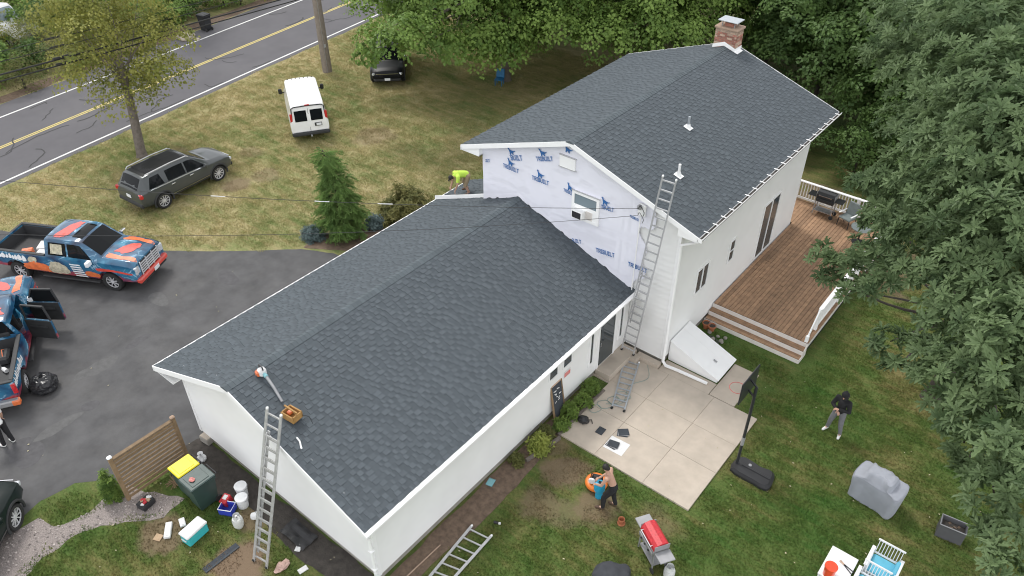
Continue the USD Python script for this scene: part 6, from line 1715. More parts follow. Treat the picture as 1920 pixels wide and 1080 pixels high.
# basketball hoop
t = thing('basketball_hoop', 'portable basketball hoop on a black base at the patio edge', 'basketball hoop')
v = []
for z, k in ((0.0, 1.0), (.10, 1.0), (.19, .86)):
    for x, y in smooth_poly([(-.58, -.30), (-.56, .30), (-.2, .34), (.15, .30), (.50, .36), (.62, .10), (.60, -.34), (.1, -.36)], 3): v.append((27.3 + x * k, 9.80 + y * k, z))
nn_ = len(v) // 3; f = [[i * nn_ + j, i * nn_ + (j + 1) % nn_, (i + 1) * nn_ + (j + 1) % nn_, (i + 1) * nn_ + j] for i in range(2) for j in range(nn_)]
m = MB().add(v, f); m.add([(27.3, 9.8, .19)] + v[2 * nn_:], [[0, 1 + j, 1 + (j + 1) % nn_] for j in range(nn_)])
bs = part(t, 'base', m, 'black_plastic', smooth=25); part(bs, 'rib', MB().box((27.4, 9.8, .20), (.9, .08, .03), ch=.01), 'black_plastic'); part(bs, 'filler_cap', MB().lathe([(.05, 0), (.05, .03), (0, .03)], 12, (27.15, 9.9, .19)), 'steel_grey')
part(t, 'pole', MB().tube([(26.80, 9.74, .05), (26.76, 9.90, 2.0), (26.72, 10.0, 3.15)], .045, 10), 'grill_black', smooth=40)
part(t, 'pole_collar', MB().tube([(26.785, 9.80, .95), (26.78, 9.83, 1.25)], .052, 10), 'steel_grey')
bb_ = part(t, 'backboard', MB().box((26.46, 10.12, 3.0), (.04, 1.12, .80), ch=.012), 'grill_black'); m = MB()
for y in (9.84, 10.40): m.bar((26.435, y, 2.8), (26.435, y, 3.15), .02, .012, up=(1, 0, 0))
m.bar((26.435, 9.84, 3.15), (26.435, 10.40, 3.15), .012, .02); part(bb_, 'target_square', m, 'steel_grey', kind='stuff')
for dz in (-.2, .2): part(t, 'bracket', MB().bar((26.48, 10.12, 3.0 + dz), (26.72, 10.0, 2.95 + dz), .04, .05), 'grill_black')
look('rim_red', (0.50, 0.13, 0.12), .5)
rm = part(t, 'rim', MB().tube([(26.18 + .235 * math.cos(a), 10.08 + .235 * math.sin(a), 2.72) for a in np.linspace(0, 2 * PI, 28)], .011, 6, cap=False), 'rim_red', smooth=50)
part(rm, 'rim_plate', MB().box((26.42, 10.08, 2.70), (.06, .14, .1)), 'rim_red')

# patio things
t = thing('shoulder_bag', 'black bag slumped on the patio near the flower bed', 'bag', (22.16, 8.3, .06), .5); v = np.array(s_.vertices); part(t, 'bag', MB().add(v * (.7 + .5 * meshkit.noise(v * 2 + 3)[:, None]) * [.2, .16, .13] + [0, 0, .1], s_.faces), 'bin_bag', smooth=50); part(t, 'strap', MB().tube([(.1, 0, .1), (.26, .1, .03), (.3, -.05, .02)], .016, 5), 'bin_bag')
for i, (x, y, rz, mats, lb) in enumerate([(22.82, 8.32, .05, 1, 'single dark shingle piece on the patio nearest the black bag'), (23.42, 8.66, .5, 2, 'fanned stack of shingles on the patio, farthest right'), (23.42, 8.06, .0, 2, 'shingle stack with a pale stripe on the patio, nearest the lawn')]):
    t = thing('shingle_stack', lb, 'shingles', (x, y, .065), rz)
    for k in range(1 + 2 * (mats - 1)):
        part(t, 'shingle', MB().box((.015 * k, .02 * k, .008 + k * .013), (.24 + .1 * (mats - 1), .30 if mats == 1 else .26, .012), RZ(.12 * k)), 'underlay' if k % 2 == 0 else 'steel_grey')
t = thing('white_sheet', 'white board under the striped shingle stack', 'board', (23.55, 8.12, .064), .05); part(t, 'board', MB().box((0, 0, .0015), (.66, .55, .003)), 'box_white'); part(t, 'edge', MB().box((0, .27, .003), (.66, .02, .006)), 'box_white')
look('cable_teal', (0.20, 0.30, 0.28), .6)
t = thing('extension_cable', 'tangled grey green cable on the patio left of the ladder foot', 'cable'); r = np.random.default_rng(12)
for k in range(4):
    c = np.array([22.15 + .13 * k, 9.0 + .35 * k]); pts = [(c[0] + (.16 + .06 * k % .1) * math.cos(a) * (1 + .2 * math.sin(2 * a)), c[1] + .2 * math.sin(a), .075 + .006 * k) for a in np.linspace(0, 2 * PI, 20)]
    part(t, 'cable_loop', MB().tube(pts, .008, 5, cap=False), 'cable_teal', smooth=50)
part(t, 'cable_run', MB().tube(curve([(22.3, 9.4, .075), (22.7, 9.8, .075), (22.45, 10.6, .075), (22.75, 11.3, .075), (22.4, 11.85, .1)], 6), .008, 5), 'cable_teal', smooth=50)
t = thing('work_glove', 'small dark glove on the patio beside the bed edging', 'glove', (22.02, 8.95, .065), .4); part(t, 'palm', MB().box((0, 0, .02), (.08, .11, .035), ch=.012), 'black_plastic')
for k in range(4): part(t, 'finger', MB().box((-.03 + .02 * k, .09, .02), (.016, .07 - .008 * abs(k - 1.5), .018), ch=.006), 'black_plastic')
part(t, 'thumb', MB().box((.055, .02, .02), (.06, .018, .018), RZ(.6), ch=.006), 'black_plastic')
# bed edging, leaning framed sign, red notice
t = thing('bed_edging', 'grey timber edging along the flower bed', 'edging')
for a, b in (((21.88, 7.35, .05), (21.9, 9.9, .05)), ((21.72, 5.9, .05), (21.98, 7.3, .05))): part(t, 'timber', MB().bar(a, b, .10, .12, ch=.012), 'bark')
t = thing('framed_sign', 'wood framed dark notice board leaning against the long wall', 'sign', (21.42, 8.05, 0), PI / 2)
R_ = RX(-.16); fo = lambda c, s, mt, nm: part(t, nm, MB().box(R_ @ np.array(c) + [0, 0, 0], s, R_, ch=.004), mt)
fo((0, 0, .72), (.50, .03, 1.3), 'underlay', 'panel'); fo((-.27, 0, .70), (.06, .05, 1.42), 'cedar', 'frame_side'); fo((.27, 0, .70), (.06, .05, 1.42), 'cedar', 'frame_side'); fo((0, 0, 1.40), (.5, .05, .07), 'brick_pale', 'frame_top'); fo((0, 0, .06), (.5, .05, .06), 'cedar', 'frame_bottom')
m = MB(); g = random.Random(3)
for k in range(14): c = R_ @ np.array([g.uniform(-.14, .14), -.018, .75 + g.uniform(-.05, .45)]); m.box(c, (g.uniform(.03, .12), .004, g.uniform(.015, .04)), R_ @ RY(g.uniform(-.7, .7)))
part(t, 'chalk_drawing', m, 'box_white', kind='stuff')
t = thing('red_notice', 'small red and white notice on the long wall beside the windows', 'sign', (WX1 + .012, 8.62, 1.42)); part(t, 'plate', MB().box((.006, 0, 0), (.01, .34, .26)), 'box_white'); part(t, 'red_panel', MB().box((.014, 0, -.02), (.004, .30, .16)), 'decal_red'); m = MB()
for k in range(2): m.box((.018, 0, .01 - k * .06), (.003, .24, .016))
part(t, 'print_line', m, 'box_white', kind='stuff')

# pots, hose and stones by the steps
look('terracotta', (0.42, 0.15, 0.07), .8, var=.2)
for i, (x, y, lb) in enumerate(((22.98, 15.0, 'terracotta pot tucked against the house wall by the deck steps'), (23.22, 14.98, 'terracotta pot beside the other one, farther from the wall'))):
    t = thing('clay_pot', lb, 'pot', (x, y, 0)); part(t, 'pot', MB().lathe([(0, 0), (.09, 0), (.13, .20), (.15, .20), (.15, .26), (.13, .26), (.12, .2)], 18), 'terracotta', smooth=40); part(t, 'soil', MB().lathe([(.125, .22), (0, .23)], 14), 'soil_dark'); part(t, 'handle_wire', MB().tube([(-.14, 0, .25), (-.1, 0, .46), (.1, 0, .46), (.14, 0, .25)], .008, 5), 'steel_grey')
t = thing('garden_hose', 'dark green hose coiled on the ground by the cellar door', 'hose', (23.45, 14.35, 0))
look('hose_green', (0.06, 0.075, 0.05), .6)
for k in range(5): part(t, 'hose_loop', MB().tube([((.34 - .03 * k) * math.cos(a) + .04 * (k % 2), (.27 - .02 * k) * math.sin(a) + .03 * k, .02 + .012 * k) for a in np.linspace(0, 2 * PI, 26)], .014, 6, cap=False), 'hose_green', smooth=50)
t = thing('stone_edging', 'row of small pale stones in the corner by the steps', 'stones'); r = np.random.default_rng(4)
for k in range(12): v = np.array(trimesh.creation.icosphere(1).vertices) * r.uniform(.05, .09) * r.uniform(.7, 1.2, 3) + [22.95 + r.uniform(0, .9), 14.35 + r.uniform(0, .6), .03]; part(t, 'stone', MB().add(v, trimesh.creation.icosphere(1).faces), 'foundation', smooth=60)

# lawn furniture on the right
grill('barbecue', 'barbecue with a red lid on the lawn below the patio', (26.42, 5.45, 0), math.radians(-32), 'steel_grey', 'crate_red', 'steel_grey')
propane('cream propane tank standing beside the red lidded barbecue', (27.08, 5.22, 0), 'propane_white')
t = thing('dark_cover', 'dark grey fabric cover at the bottom edge left of the red barbecue', 'cover', (25.95, 4.25, 0), .3); look('fabric_dark', (0.045, 0.048, 0.056), .9, var=.2)
v = np.array(trimesh.creation.icosphere(3).vertices); v = v * (.8 + .4 * meshkit.noise(v * 2.5 + 9)[:, None]) * [.55, .45, .42]; v[:, 2] = np.maximum(v[:, 2], -.02); part(t, 'fabric', MB().add(v, trimesh.creation.icosphere(3).faces), 'fabric_dark', smooth=50); part(t, 'hem', MB().tube([(.5 * math.cos(a), .42 * math.sin(a), .02) for a in np.linspace(0, 2 * PI, 20)], .02, 5, cap=False), 'fabric_dark')
look('cover_grey', (0.31, 0.325, 0.365), .75, var=.08, scale=3, bump=.5, bscale=7)
t = thing('covered_barbecue', 'barbecue under a fitted pale grey fabric cover on the lawn', 'covered barbecue', (30.45, 11.15, 0), math.radians(-8))
rings = []
for z, sx, sy, dx in ((.02, .62, .34, 0), (.45, .64, .36, 0), (.80, .66, .36, 0), (.88, .64, .34, 0), (.93, .40, .30, -.02), (1.12, .36, .22, -.02), (1.16, .30, .14, -.02)):
    rings.append([(dx + sx * x, sy * y + .02 * math.sin(x * 5 + z * 6), z + .015 * math.sin(9 * x + 4 * y)) for x, y in smooth_poly([(-1, -1), (-1, 1), (-.35, 1.02), (.35, 1.02), (1, 1), (1, -1), (.35, -1.02), (-.35, -1.02)], 4)])
n_ = len(rings[0]); v = np.array([p for r_ in rings for p in r_]); v += (meshkit.fbm(v * 3.5, 3, 2)[:, None] - .5) * .06
f = [[i * n_ + (j + 1) % n_, i * n_ + j, (i + 1) * n_ + j, (i + 1) * n_ + (j + 1) % n_] for i in range(len(rings) - 1) for j in range(n_)]
m = MB().add(v, f); m.add(np.vstack([v[-n_:].mean(0), v[-n_:]]), [[0, 1 + (j + 1) % n_, 1 + j] for j in range(n_)])
part(t, 'cover', m, 'cover_grey', smooth=38); part(t, 'seam', MB().tube([(p[0], p[1] * 1.01, p[2] + .004) for p in v[3 * n_:4 * n_]] + [tuple(v[3 * n_])], .006, 4, cap=False), 'cover_grey')
t = thing('planter_box', 'square dark grey planter box at the lower right', 'planter', (32.50, 11.25, 0), .12)
look('planter_grey', (0.085, 0.085, 0.09), .7, var=.1)
m = MB(); h, a, b, q = .52, .33, .20, .03
for c, s in (((-a + q / 2, 0, h / 2), (q, 2 * b, h)), ((a - q / 2, 0, h / 2), (q, 2 * b, h)), ((0, -b + q / 2, h / 2), (2 * a - 2 * q, q, h)), ((0, b - q / 2, h / 2), (2 * a - 2 * q, q, h))): part(t, 'side', MB().box(c, s), 'planter_grey')
part(t, 'rim', MB().tube([(-a, -b, h), (a, -b, h), (a, b, h), (-a, b, h), (-a, -b, h)], .014, 5), 'steel_grey'); part(t, 'soil', MB().bb(-a + q, -b + q, .1, a - q, b - q, .36), 'soil_dark')
r = np.random.default_rng(8)
for k in range(7): part(t, 'dry_leaf', MB().box((r.uniform(-.25, .25), r.uniform(-.13, .13), .37), (.09, .06, .008), RZ(r.uniform(0, 3)) @ RX(.3)), 'soil_brown')
look('plastic_white', (0.78, 0.78, 0.79), .45, var=.03); look('cushion_blue', (0.13, 0.46, 0.62), .85, var=.06); look('jug_red', (0.70, 0.075, 0.03), .3, var=.15, coat=.6)
t = thing('side_table', 'white slatted garden table with a red jug on it', 'table', (30.50, 8.02, 0))
part(t, 'tabletop', MB().box((0, 0, .44), (.70, 1.06, .035), ch=.008), 'plastic_white')
for sx in (-1, 1):
    for sy in (-1, 1): part(t, 'leg', MB().box((sx * .31, sy * .49, .21), (.05, .05, .42)), 'plastic_white')
for k in range(8): part(t, 'apron_slat', MB().box((-.26 + .075 * k, -.52, .33), (.035, .015, .18)), 'plastic_white')
part(t, 'apron_rail', MB().box((0, -.52, .24), (.6, .02, .03)), 'plastic_white')
bucket('red_jug', 'shiny red jug standing on the white garden table', (30.38, 7.62, .458), 'jug_red', .155, .36, cat='jug')
t = thing('barbecue_tongs', 'pair of black and wooden tongs lying on the white table', 'tongs', (30.60, 8.15, .462), -.4)
for s in (-1, 1): part(t, 'arm', MB().bar((0, s * .01, .012), (.30, s * .05, .012), .022, .012), 'black_plastic'); part(t, 'grip', MB().bar((-.14, s * .02, .012), (0, s * .01, .012), .026, .014), 'brick_pale')


def slat_chair(label, loc):
    """A low garden chair facing -y: slatted back behind, cushions, slatted front apron."""
    t = thing('garden_chair', label, 'chair', loc, group='white garden chairs with blue cushions')
    part(t, 'seat', MB().box((0, -.02, .33), (.70, .62, .05), RX(.05), ch=.01), 'plastic_white'); part(t, 'cushion', MB().box((0, -.02, .40), (.62, .60, .10), RX(.05), ch=.035), 'cushion_blue')
    part(t, 'back_rail', MB().box((0, .40, .90), (.70, .04, .06), ch=.01), 'plastic_white'); part(t, 'back_rail', MB().box((0, .30, .48), (.70, .04, .06), ch=.01), 'plastic_white')
    for k in range(9): part(t, 'back_slat', MB().bar((-.30 + .075 * k, .30, .48), (-.30 + .075 * k, .40, .90), .038, .018, up=(1, 0, 0)), 'plastic_white')
    for s in (-1, 1):
        part(t, 'armrest', MB().box((s * .37, .02, .58), (.09, .74, .03), ch=.008), 'plastic_white')
        for y in (-.32, .32): part(t, 'leg', MB().box((s * .34, y, .29), (.05, .06, .58)), 'plastic_white')
    part(t, 'front_rail', MB().box((0, -.345, .37), (.64, .025, .05)), 'plastic_white'); part(t, 'front_rail', MB().box((0, -.345, .14), (.64, .025, .04)), 'plastic_white')
    for k in range(9): part(t, 'front_slat', MB().box((-.28 + .07 * k, -.345, .255), (.034, .018, .20)), 'plastic_white')
    return t


c1 = slat_chair('white slatted garden chair with blue cushion, the farther of the two', (31.40, 8.75, 0))
part(c1, 'side_cushion', MB().box((.30, .05, .52), (.09, .5, .24), RY(.15), ch=.035), 'cushion_blue')
slat_chair('white slatted garden chair with blue cushion at the very bottom edge', (31.33, 7.92, 0))

# across the road: boulder; blue seat under the maple
t = thing('pale_boulder', 'pale grey boulder on the far roadside near the dark bin', 'boulder', (-18.4, 19.9, 0)); v = np.array(trimesh.creation.icosphere(3).vertices); part(t, 'rock', MB().add(v * (.7 + .5 * meshkit.noise(v * 1.6 + 2)[:, None]) * [.5, .6, .36] + [0, 0, .12], trimesh.creation.icosphere(3).faces), 'concrete', smooth=30); part(t, 'chip', MB().add(v * .16 * [1, 1.2, .6] + [.8, .3, .05], trimesh.creation.icosphere(3).faces), 'concrete', smooth=30)
t = thing('lawn_chair', 'blue plastic chair at the foot of the big maple', 'chair', (2.9, 27.2, 0), .4); look('seat_blue', (0.02, 0.16, 0.34), .5); part(t, 'seat', MB().box((0, 0, .38), (.5, .5, .05), ch=.02), 'seat_blue'); part(t, 'backrest', MB().box((0, .24, .65), (.5, .05, .5), RX(-.2), ch=.02), 'seat_blue')
for sx in (-1, 1):
    for sy in (-1, 1): part(t, 'leg', MB().box((sx * .2, sy * .2, .18), (.04, .04, .36)), 'seat_blue')

# utility pole and cables
t = thing('utility_pole', 'weathered wooden utility pole beside the road', 'utility pole')
part(t, 'pole', MB().tube([(-6.65, 22.15, -.2), (-6.66, 22.15, 3), (-6.70, 22.2, 11.5)], [.30, .27, .19], 14), 'pole_wood', smooth=50); part(t, 'number_tag', MB().box((-6.38, 22.05, 1.7), (.02, .12, .2)), 'aluminium'); part(t, 'crossarm', MB().box((-6.70, 22.2, 10.6), (.12, 2.4, .12)), 'pole_wood'); part(t, 'ground_wire', MB().tube([(-6.40, 21.98, .05), (-6.44, 22.0, 3), (-6.52, 22.08, 10.5)], .012, 5), 'steel_grey')


def sag(a, b, d, n=40):
    a, b = np.array(a, float), np.array(b, float); s = np.linspace(0, 1, n)[:, None]
    p = a + (b - a) * s; p[:, 2] -= (4 * d * s * (1 - s))[:, 0]; return p


W0, W1 = np.array([-4.28, 4.06, 6.28]), np.array([-6.07, 17.71, 5.22])
wd = (W1 - W0) / np.linalg.norm(W1 - W0)
for i, (o, r_, lb) in enumerate((((0, 0, 0), .035, 'thick lower black cable running along the road'), ((.1, 0, -.22), .028, 'black cable just under the thick one along the road'), ((0, 0, .5), .014, 'thin upper wire along the road'), ((-.2, 0, .82), .014, 'topmost thin wire along the road'))):
    t = thing('road_cable', lb, 'cable'); a, b = W0 - wd * 14 + o, W0 + wd * 19 + o
    part(t, 'cable', MB().tube(sag(a, b, .05), r_, 6), 'black_rubber', smooth=50)
    part(t, 'splice', MB().tube([W0 + wd * 2.3 + o, W0 + wd * 3.0 + o], r_ * 1.8, 6), 'black_rubber')
for i, (px, py, d, r_, end, lb) in enumerate(((-40, 322, .42, .010, MAST, 'house service cable from the left to the tall gable, the upper one'), (-40, 422, .5, .009, MAST + [0, 0, -.25], 'house service cable crossing above the low roof, the lower one'))):
    q = G(px, py, 6.3); t = thing('service_cable', lb, 'cable')
    pts = sag(q + (q - end) * .25, end, d); part(t, 'cable', MB().tube(pts, r_ * .8, 6), 'trim_dark', smooth=50)
    part(t, 'tail', MB().tube(curve([end, end + [.05, .0, .12], end + [.18, .05, -.1], end + [.12, .12, -.3]], 5), r_, 6), 'black_rubber', smooth=50)
    if i == 0:
        for k in range(14, 30): 
            if k in (19, 24, 27): part(t, 'white_marker', MB().tube([pts[k], pts[k] + (pts[k + 1] - pts[k]) * .7], r_ * 1.3, 6), 'box_white')
# ------------------------------------------------------------------ people
look('skin', (0.50, 0.30, 0.22), .55, var=.06); look('skin_tan', (0.42, 0.24, 0.17), .55, var=.06)
look('hair_dark', (0.014, 0.012, 0.011), .6, var=.3); look('cloth_black', (0.012, 0.012, 0.014), .9, var=.2, scale=12); look('cloth_grey', (0.17, 0.17, 0.18), .9, var=.15, scale=12)
look('cloth_lime', (0.55, 0.80, 0.10), .8, var=.08, scale=8); look('cloth_khaki', (0.30, 0.23, 0.15), .9, var=.15); look('cloth_white', (0.78, 0.78, 0.78), .85, var=.06, scale=8); look('shoe_white', (0.72, 0.72, 0.70), .6); look('shoe_brown', (0.10, 0.06, 0.04), .7); look('eye', (0.03, 0.02, 0.02), .2)


def bones(seg, fine=.022, smooth=8):
    """One continuous skin over tapered bones: each (point, radius, point, radius)."""
    parts = []
    for p, r, q, s in seg:
        a = m3.Manifold.sphere(r, 14).translate(tuple(map(float, p))); b = m3.Manifold.sphere(s, 14).translate(tuple(map(float, q)))
        parts.append(m3.Manifold.batch_hull([a, b]))
    m = m3.Manifold.batch_boolean(parts, m3.OpType.Add).refine_to_length(fine).to_mesh()
    t = trimesh.Trimesh(np.array(m.vert_properties[:, :3], float), np.array(m.tri_verts), process=True)
    if smooth: trimesh.smoothing.filter_taubin(t, lamb=.5, nu=.53, iterations=smooth)
    return t


def hand(w, d, n, side, L=.18, curl=.5):
    """Palm, four fingers of different lengths and a thumb from the palm's side. w wrist, d direction, n palm normal."""
    w, d, n = np.array(w, float), np.array(d, float) / np.linalg.norm(d), np.array(n, float); n = n - d * (n @ d); n /= np.linalg.norm(n)
    x = np.cross(d, n) * side; seg = []; pl = L * .5
    for k in range(4): seg.append((w, .022, w + d * pl + x * (.030 - .02 * k), .014))
    for k, l in enumerate((.072, .082, .076, .058)):
        b = w + d * pl + x * (.033 - .022 * k); m = b + (d * math.cos(curl) + n * math.sin(curl)) * l * .55; e = m + (d * math.cos(2 * curl) + n * math.sin(2 * curl)) * l * .5
        seg += [(b, .0100, m, .0092), (m, .0092, e, .0080)]
    b = w + d * pl * .35 + x * .03; m = b + (x * .8 + d * .6 + n * .2) * .035; seg += [(b, .013, m, .0105), (m, .0105, m + (d * .8 + x * .15 + n * .35) * .034, .009)]
    return seg


def person(label, loc, rz, J, top=None, top_mat=None, legs='cloth_black', shorts=False, hair='cap', shoes='shoe_brown', skin='skin', sleeves='short', hood=False, group=None):
    """Joints J: pelvis chest neck head (points), sh el wr hip kn an toe (pairs, left then right); +x is ahead."""
    t = thing('person', label, 'person', loc, rz, group); P = {k: np.array(v, float) for k, v in J.items()}
    hd = P['head']; look_d = np.array(J.get('face', (1, 0, -.1)), float); look_d /= np.linalg.norm(look_d)
    upv = hd - P['neck']; upv = upv / np.linalg.norm(upv); up2 = upv - look_d * (upv @ look_d); up2 /= np.linalg.norm(up2); sd_ = np.cross(up2, look_d)
    seg = [(P['pelvis'], .125, P['waist'], .112), (P['waist'], .112, P['chest'], .128), (P['chest'], .10, P['neck'], .055), (P['neck'], .055, hd - up2 * .05, .055), (hd - up2 * .045 + look_d * .015, .066, hd + up2 * .03 - look_d * .01, .088), (hd - up2 * .09 + look_d * .035, .042, hd, .07),
           (hd + look_d * .085 - up2 * .005, .010, hd + look_d * .105 - up2 * .035, .014), (hd + look_d * .083 - up2 * .068, .016, hd + look_d * .083 - up2 * .07, .016)]
    for s in (0, 1):
        sg = 1 if s == 0 else -1
        seg += [(P['chest'], .105, P['sh'][s], .062), (P['sh'][s], .060, P['el'][s], .043), (P['el'][s], .043, P['wr'][s], .028), (P['pelvis'] + (P['hip'][s] - P['pelvis']) * .5, .11, P['hip'][s], .095), (P['hip'][s], .092, P['kn'][s], .058), (P['kn'][s], .058, P['an'][s], .040), (P['an'][s], .042, P['toe'][s], .034), (hd + sd_ * sg * .082 - up2 * .02, .014, hd + sd_ * sg * .092 + up2 * .012, .016)]
        d = P['wr'][s] - P['el'][s]; seg += hand(P['wr'][s], d, np.array(J.get('palm', (0, 0, -1))) + 1e-3, sg)
    body = part(t, 'body', MB().tm(bones(seg, .016, 6)), skin, smooth=True)
    m = MB()
    for sg in (-1, 1): m.tm(trimesh.creation.icosphere(1, .011), t=hd + look_d * .081 + sd_ * sg * .032 + up2 * .012)
    part(body, 'eyes', m, 'eye', kind='stuff')
    if hair: part(body, 'hair' if hair == 'hair' else 'cap', MB().tm(bones([(hd + up2 * .035 - look_d * .015, .098, hd + up2 * .045 - look_d * .02, .094), (hd - look_d * .05 - up2 * .03, .065, hd + up2 * .03, .09)] + ([(hd + up2 * .05 + look_d * .08, .03, hd + up2 * .04 + look_d * .15 + sd_ * .05, .012), (hd + up2 * .05 + look_d * .08, .03, hd + up2 * .04 + look_d * .15 - sd_ * .05, .012)] if hair == 'cap' else []), .02, 3)), 'hair_dark', smooth=True)
    if top:
        g = [(P['pelvis'] + (P['waist'] - P['pelvis']) * .2, .142, P['waist'], .135), (P['waist'], .135, P['chest'], .148), (P['chest'], .120, P['neck'] - upv * .035, .072)]
        for s in (0, 1):
            e = P['sh'][s] + (P['el'][s] - P['sh'][s]) * (.62 if sleeves == 'short' else 1.0); g += [(P['chest'], .122, P['sh'][s], .078), (P['sh'][s], .078, e, .066)]
            if sleeves == 'long': g.append((P['el'][s], .064, P['el'][s] + (P['wr'][s] - P['el'][s]) * .9, .046))
        if hood: g += [(hd - look_d * .035, .115, hd + up2 * .05 - look_d * .03, .108), (hd - look_d * .06, .10, P['neck'] - look_d * .03, .10), (hd + up2 * .07 - look_d * .04, .09, hd + up2 * .15 - look_d * .09, .025)]
        tm_ = bones(g, .02, 8); tm_.vertices += (meshkit.fbm(tm_.vertices * 9, 2, 3)[:, None] - .5) * .022 * tm_.vertex_normals; part(body, top, MB().tm(tm_), top_mat, smooth=True)
    g = [(P['pelvis'], .135, P['waist'] + (P['pelvis'] - P['waist']) * .45, .126)]
    for s in (0, 1):
        g += [(P['pelvis'], .12, P['hip'][s], .106), (P['hip'][s], .106, P['kn'][s], .078)]
        if not shorts: g.append((P['kn'][s], .076, P['an'][s] + (P['kn'][s] - P['an'][s]) * .06, .058))
    tm_ = bones(g, .02, 8); tm_.vertices += (meshkit.fbm(tm_.vertices * 8, 2, 5)[:, None] - .5) * .02 * tm_.vertex_normals; part(body, 'trousers' if not shorts else 'shorts', MB().tm(tm_), legs, smooth=True)
    for s in (0, 1):
        part(body, 'shoe', MB().tm(bones([(P['an'][s] - [0, 0, .03], .052, P['toe'][s] + [0, 0, .005], .044), (P['toe'][s] + [0, 0, .005], .044, P['toe'][s] + (P['toe'][s] - P['an'][s]) * [.25, .25, 0], .034)], .02, 3)), shoes, smooth=True)
    return t


# bare chested man stooping over the compressor
person('bare chested man with dark hair and black trousers bending to a blue tank', (24.62, 6.10, 0), math.radians(195), dict(pelvis=(-.05, 0, .93), waist=(-.01, 0, 1.08), chest=(.10, 0, 1.33), neck=(.16, 0, 1.50), head=(.22, 0, 1.63), face=(.8, 0, -.6),
    sh=[(.12, .19, 1.42), (.12, -.19, 1.42)], el=[(.24, .25, 1.14), (.22, -.25, 1.13)], wr=[(.42, .14, .98), (.42, -.12, .96)], hip=[(-.05, .09, .90), (-.05, -.09, .90)], kn=[(.16, .12, .50), (-.05, -.11, .50)], an=[(.16, .14, .08), (-.14, -.12, .09)], toe=[(.32, .16, .04), (.01, -.13, .04)]), legs='cloth_black', hair='hair', shoes='shoe_brown')
look('tank_blue', (0.02, 0.34, 0.55), .4, var=.1); look('tank_orange', (0.75, 0.20, 0.035), .4, var=.1)
t = thing('air_compressor', 'round orange air compressor with a black motor on the grass', 'compressor', (23.90, 6.48, 0), .4)
an = np.linspace(0, 2 * PI, 30); m = MB(); m.tube([(.24 * math.cos(a), .24 * math.sin(a), .17) for a in an], .10, 10, cap=False); part(t, 'air_tank', m, 'tank_orange', smooth=50)
part(t, 'motor', MB().box((0, 0, .32), (.30, .26, .24), ch=.06), 'black_plastic'); part(t, 'handle', MB().tube([(-.18, 0, .3), (-.16, 0, .52), (.16, 0, .52), (.18, 0, .3)], .02, 7), 'black_plastic', smooth=50); part(t, 'gauge', MB().lathe([(0, 0), (.04, 0), (.04, .03), (0, .03)], 12, (.1, -.16, .36), RX(PI / 2)), 'plate'); part(t, 'hose_reel', MB().lathe([(0, -.03), (.10, -.03), (.10, .03), (0, .03)], 16, (-.12, -.15, .38), RX(PI / 2)), 'box_white')
for k in range(3): part(t, 'foot', MB().lathe([(.03, 0), (.03, .08), (0, .08)], 8, (.24 * math.cos(k * 2.1), .24 * math.sin(k * 2.1), 0)), 'black_rubber')
t = thing('blue_tank', 'blue plastic tank held by the bare chested man', 'tank', (24.17, 6.22, .28), .3); part(t, 'tank', MB().lathe([(0, 0), (.12, .0), (.16, .06), (.165, .24), (.12, .34), (.05, .36), (0, .36)], 20), 'tank_blue', smooth=45); part(t, 'cap', MB().lathe([(.045, .36), (.045, .41), (0, .41)], 12), 'black_plastic'); part(t, 'handle', MB().tube([(-.1, 0, .33), (-.08, 0, .45), (.08, 0, .45), (.1, 0, .33)], .014, 6), 'tank_blue'); part(t, 'base', MB().lathe([(.10, 0), (.11, -.28), (0, -.28)], 14), 'tank_blue')
t = thing('small_clay_pot', 'tiny terracotta pot standing in the lawn behind the barbecue', 'pot', (25.17, 5.88, 0)); part(t, 'pot', MB().lathe([(0, 0), (.06, 0), (.08, .12), (.095, .12), (.095, .16), (.08, .16), (.07, .1)], 16), 'terracotta', smooth=40); part(t, 'saucer', MB().lathe([(0, .0), (.11, .0), (.12, .025), (0, .02)], 16, (.02, -.03, 0)), 'terracotta')

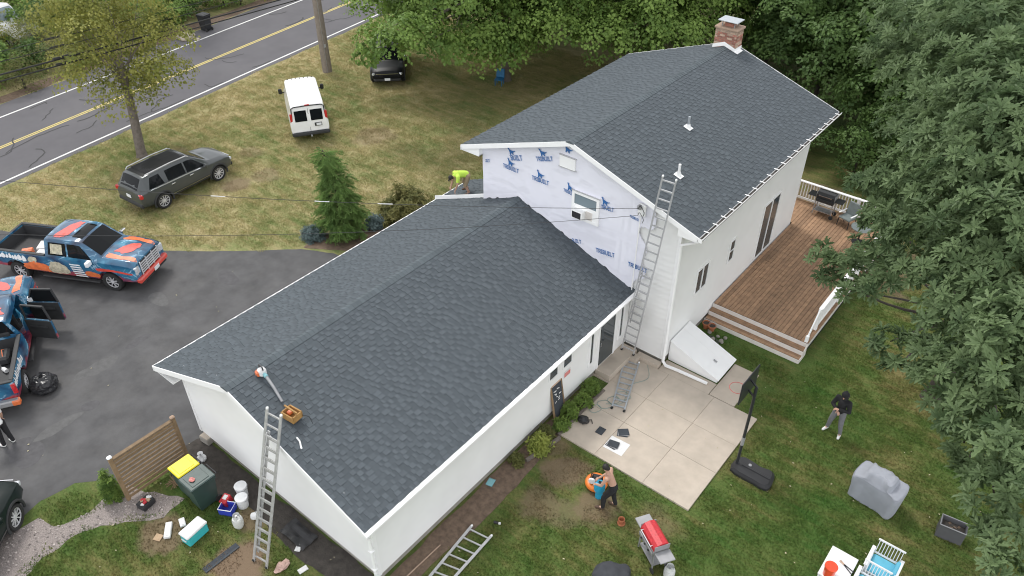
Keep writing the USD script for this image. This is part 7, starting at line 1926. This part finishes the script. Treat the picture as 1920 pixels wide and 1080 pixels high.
# person in the hooded top on the lawn
person('person in a black hooded top and grey trousers standing on the lawn, arms folded', (28.55, 12.98, 0), math.radians(-100), dict(pelvis=(0, 0, .95), waist=(-.01, 0, 1.10), chest=(.0, 0, 1.34), neck=(.02, 0, 1.51), head=(.05, 0, 1.64), face=(.9, 0, -.35),
    sh=[(0, .19, 1.43), (0, -.19, 1.43)], el=[(.06, .27, 1.15), (.06, -.27, 1.15)], wr=[(.22, .02, 1.18), (.24, -.02, 1.12)], hip=[(0, .10, .92), (0, -.10, .92)], kn=[(.05, .17, .50), (.04, -.17, .50)], an=[(0, .22, .085), (0, -.22, .085)], toe=[(.15, .26, .04), (.15, -.25, .04)]), 'hooded_top', 'cloth_black', 'cloth_grey', hair=None, shoes='shoe_white', sleeves='long', hood=True)

# roofer on the porch roof
zr_ = lambda x: LZR + (LZE - LZR) * (LXR - x) / (LXR - LX0)
bx_ = 13.2
person('roofer in a lime yellow shirt and black cap bending over the porch roof edge', (bx_, 12.82, zr_(bx_) + .02), math.radians(243), dict(pelvis=(-.10, 0, .78), waist=(.05, 0, .84), chest=(.28, 0, .88), neck=(.43, 0, .83), head=(.54, 0, .76), face=(.55, 0, -.83),
    sh=[(.33, .19, .86), (.33, -.19, .86)], el=[(.38, .24, .58), (.40, -.22, .57)], wr=[(.47, .20, .33), (.52, -.16, .31)], hip=[(-.10, .10, .76), (-.10, -.10, .76)], kn=[(.04, .15, .40), (-.02, -.15, .40)], an=[(-.10, .17, .07), (-.16, -.17, .10)], toe=[(.06, .19, .02), (.0, -.18, .06)]), 'shirt', 'cloth_lime', 'cloth_khaki', True, 'cap', 'shoe_brown')

# person at the left edge
person('person in a white top and black trousers cut off by the left edge', (8.70, -3.74, 0), math.radians(200), dict(pelvis=(0, 0, .95), waist=(0, 0, 1.10), chest=(.02, 0, 1.34), neck=(.04, 0, 1.50), head=(.07, 0, 1.63), face=(1, 0, -.3),
    sh=[(0, .19, 1.42), (0, -.19, 1.42)], el=[(.05, .25, 1.14), (.05, -.25, 1.14)], wr=[(.12, .24, .88), (.12, -.24, .88)], hip=[(0, .10, .92), (0, -.10, .92)], kn=[(.04, .11, .50), (.0, -.11, .50)], an=[(.06, .12, .085), (-.05, -.12, .085)], toe=[(.21, .14, .04), (.10, -.14, .04)]), 'shirt', 'cloth_white', 'cloth_black', hair='hair', shoes='shoe_white', sleeves='short')
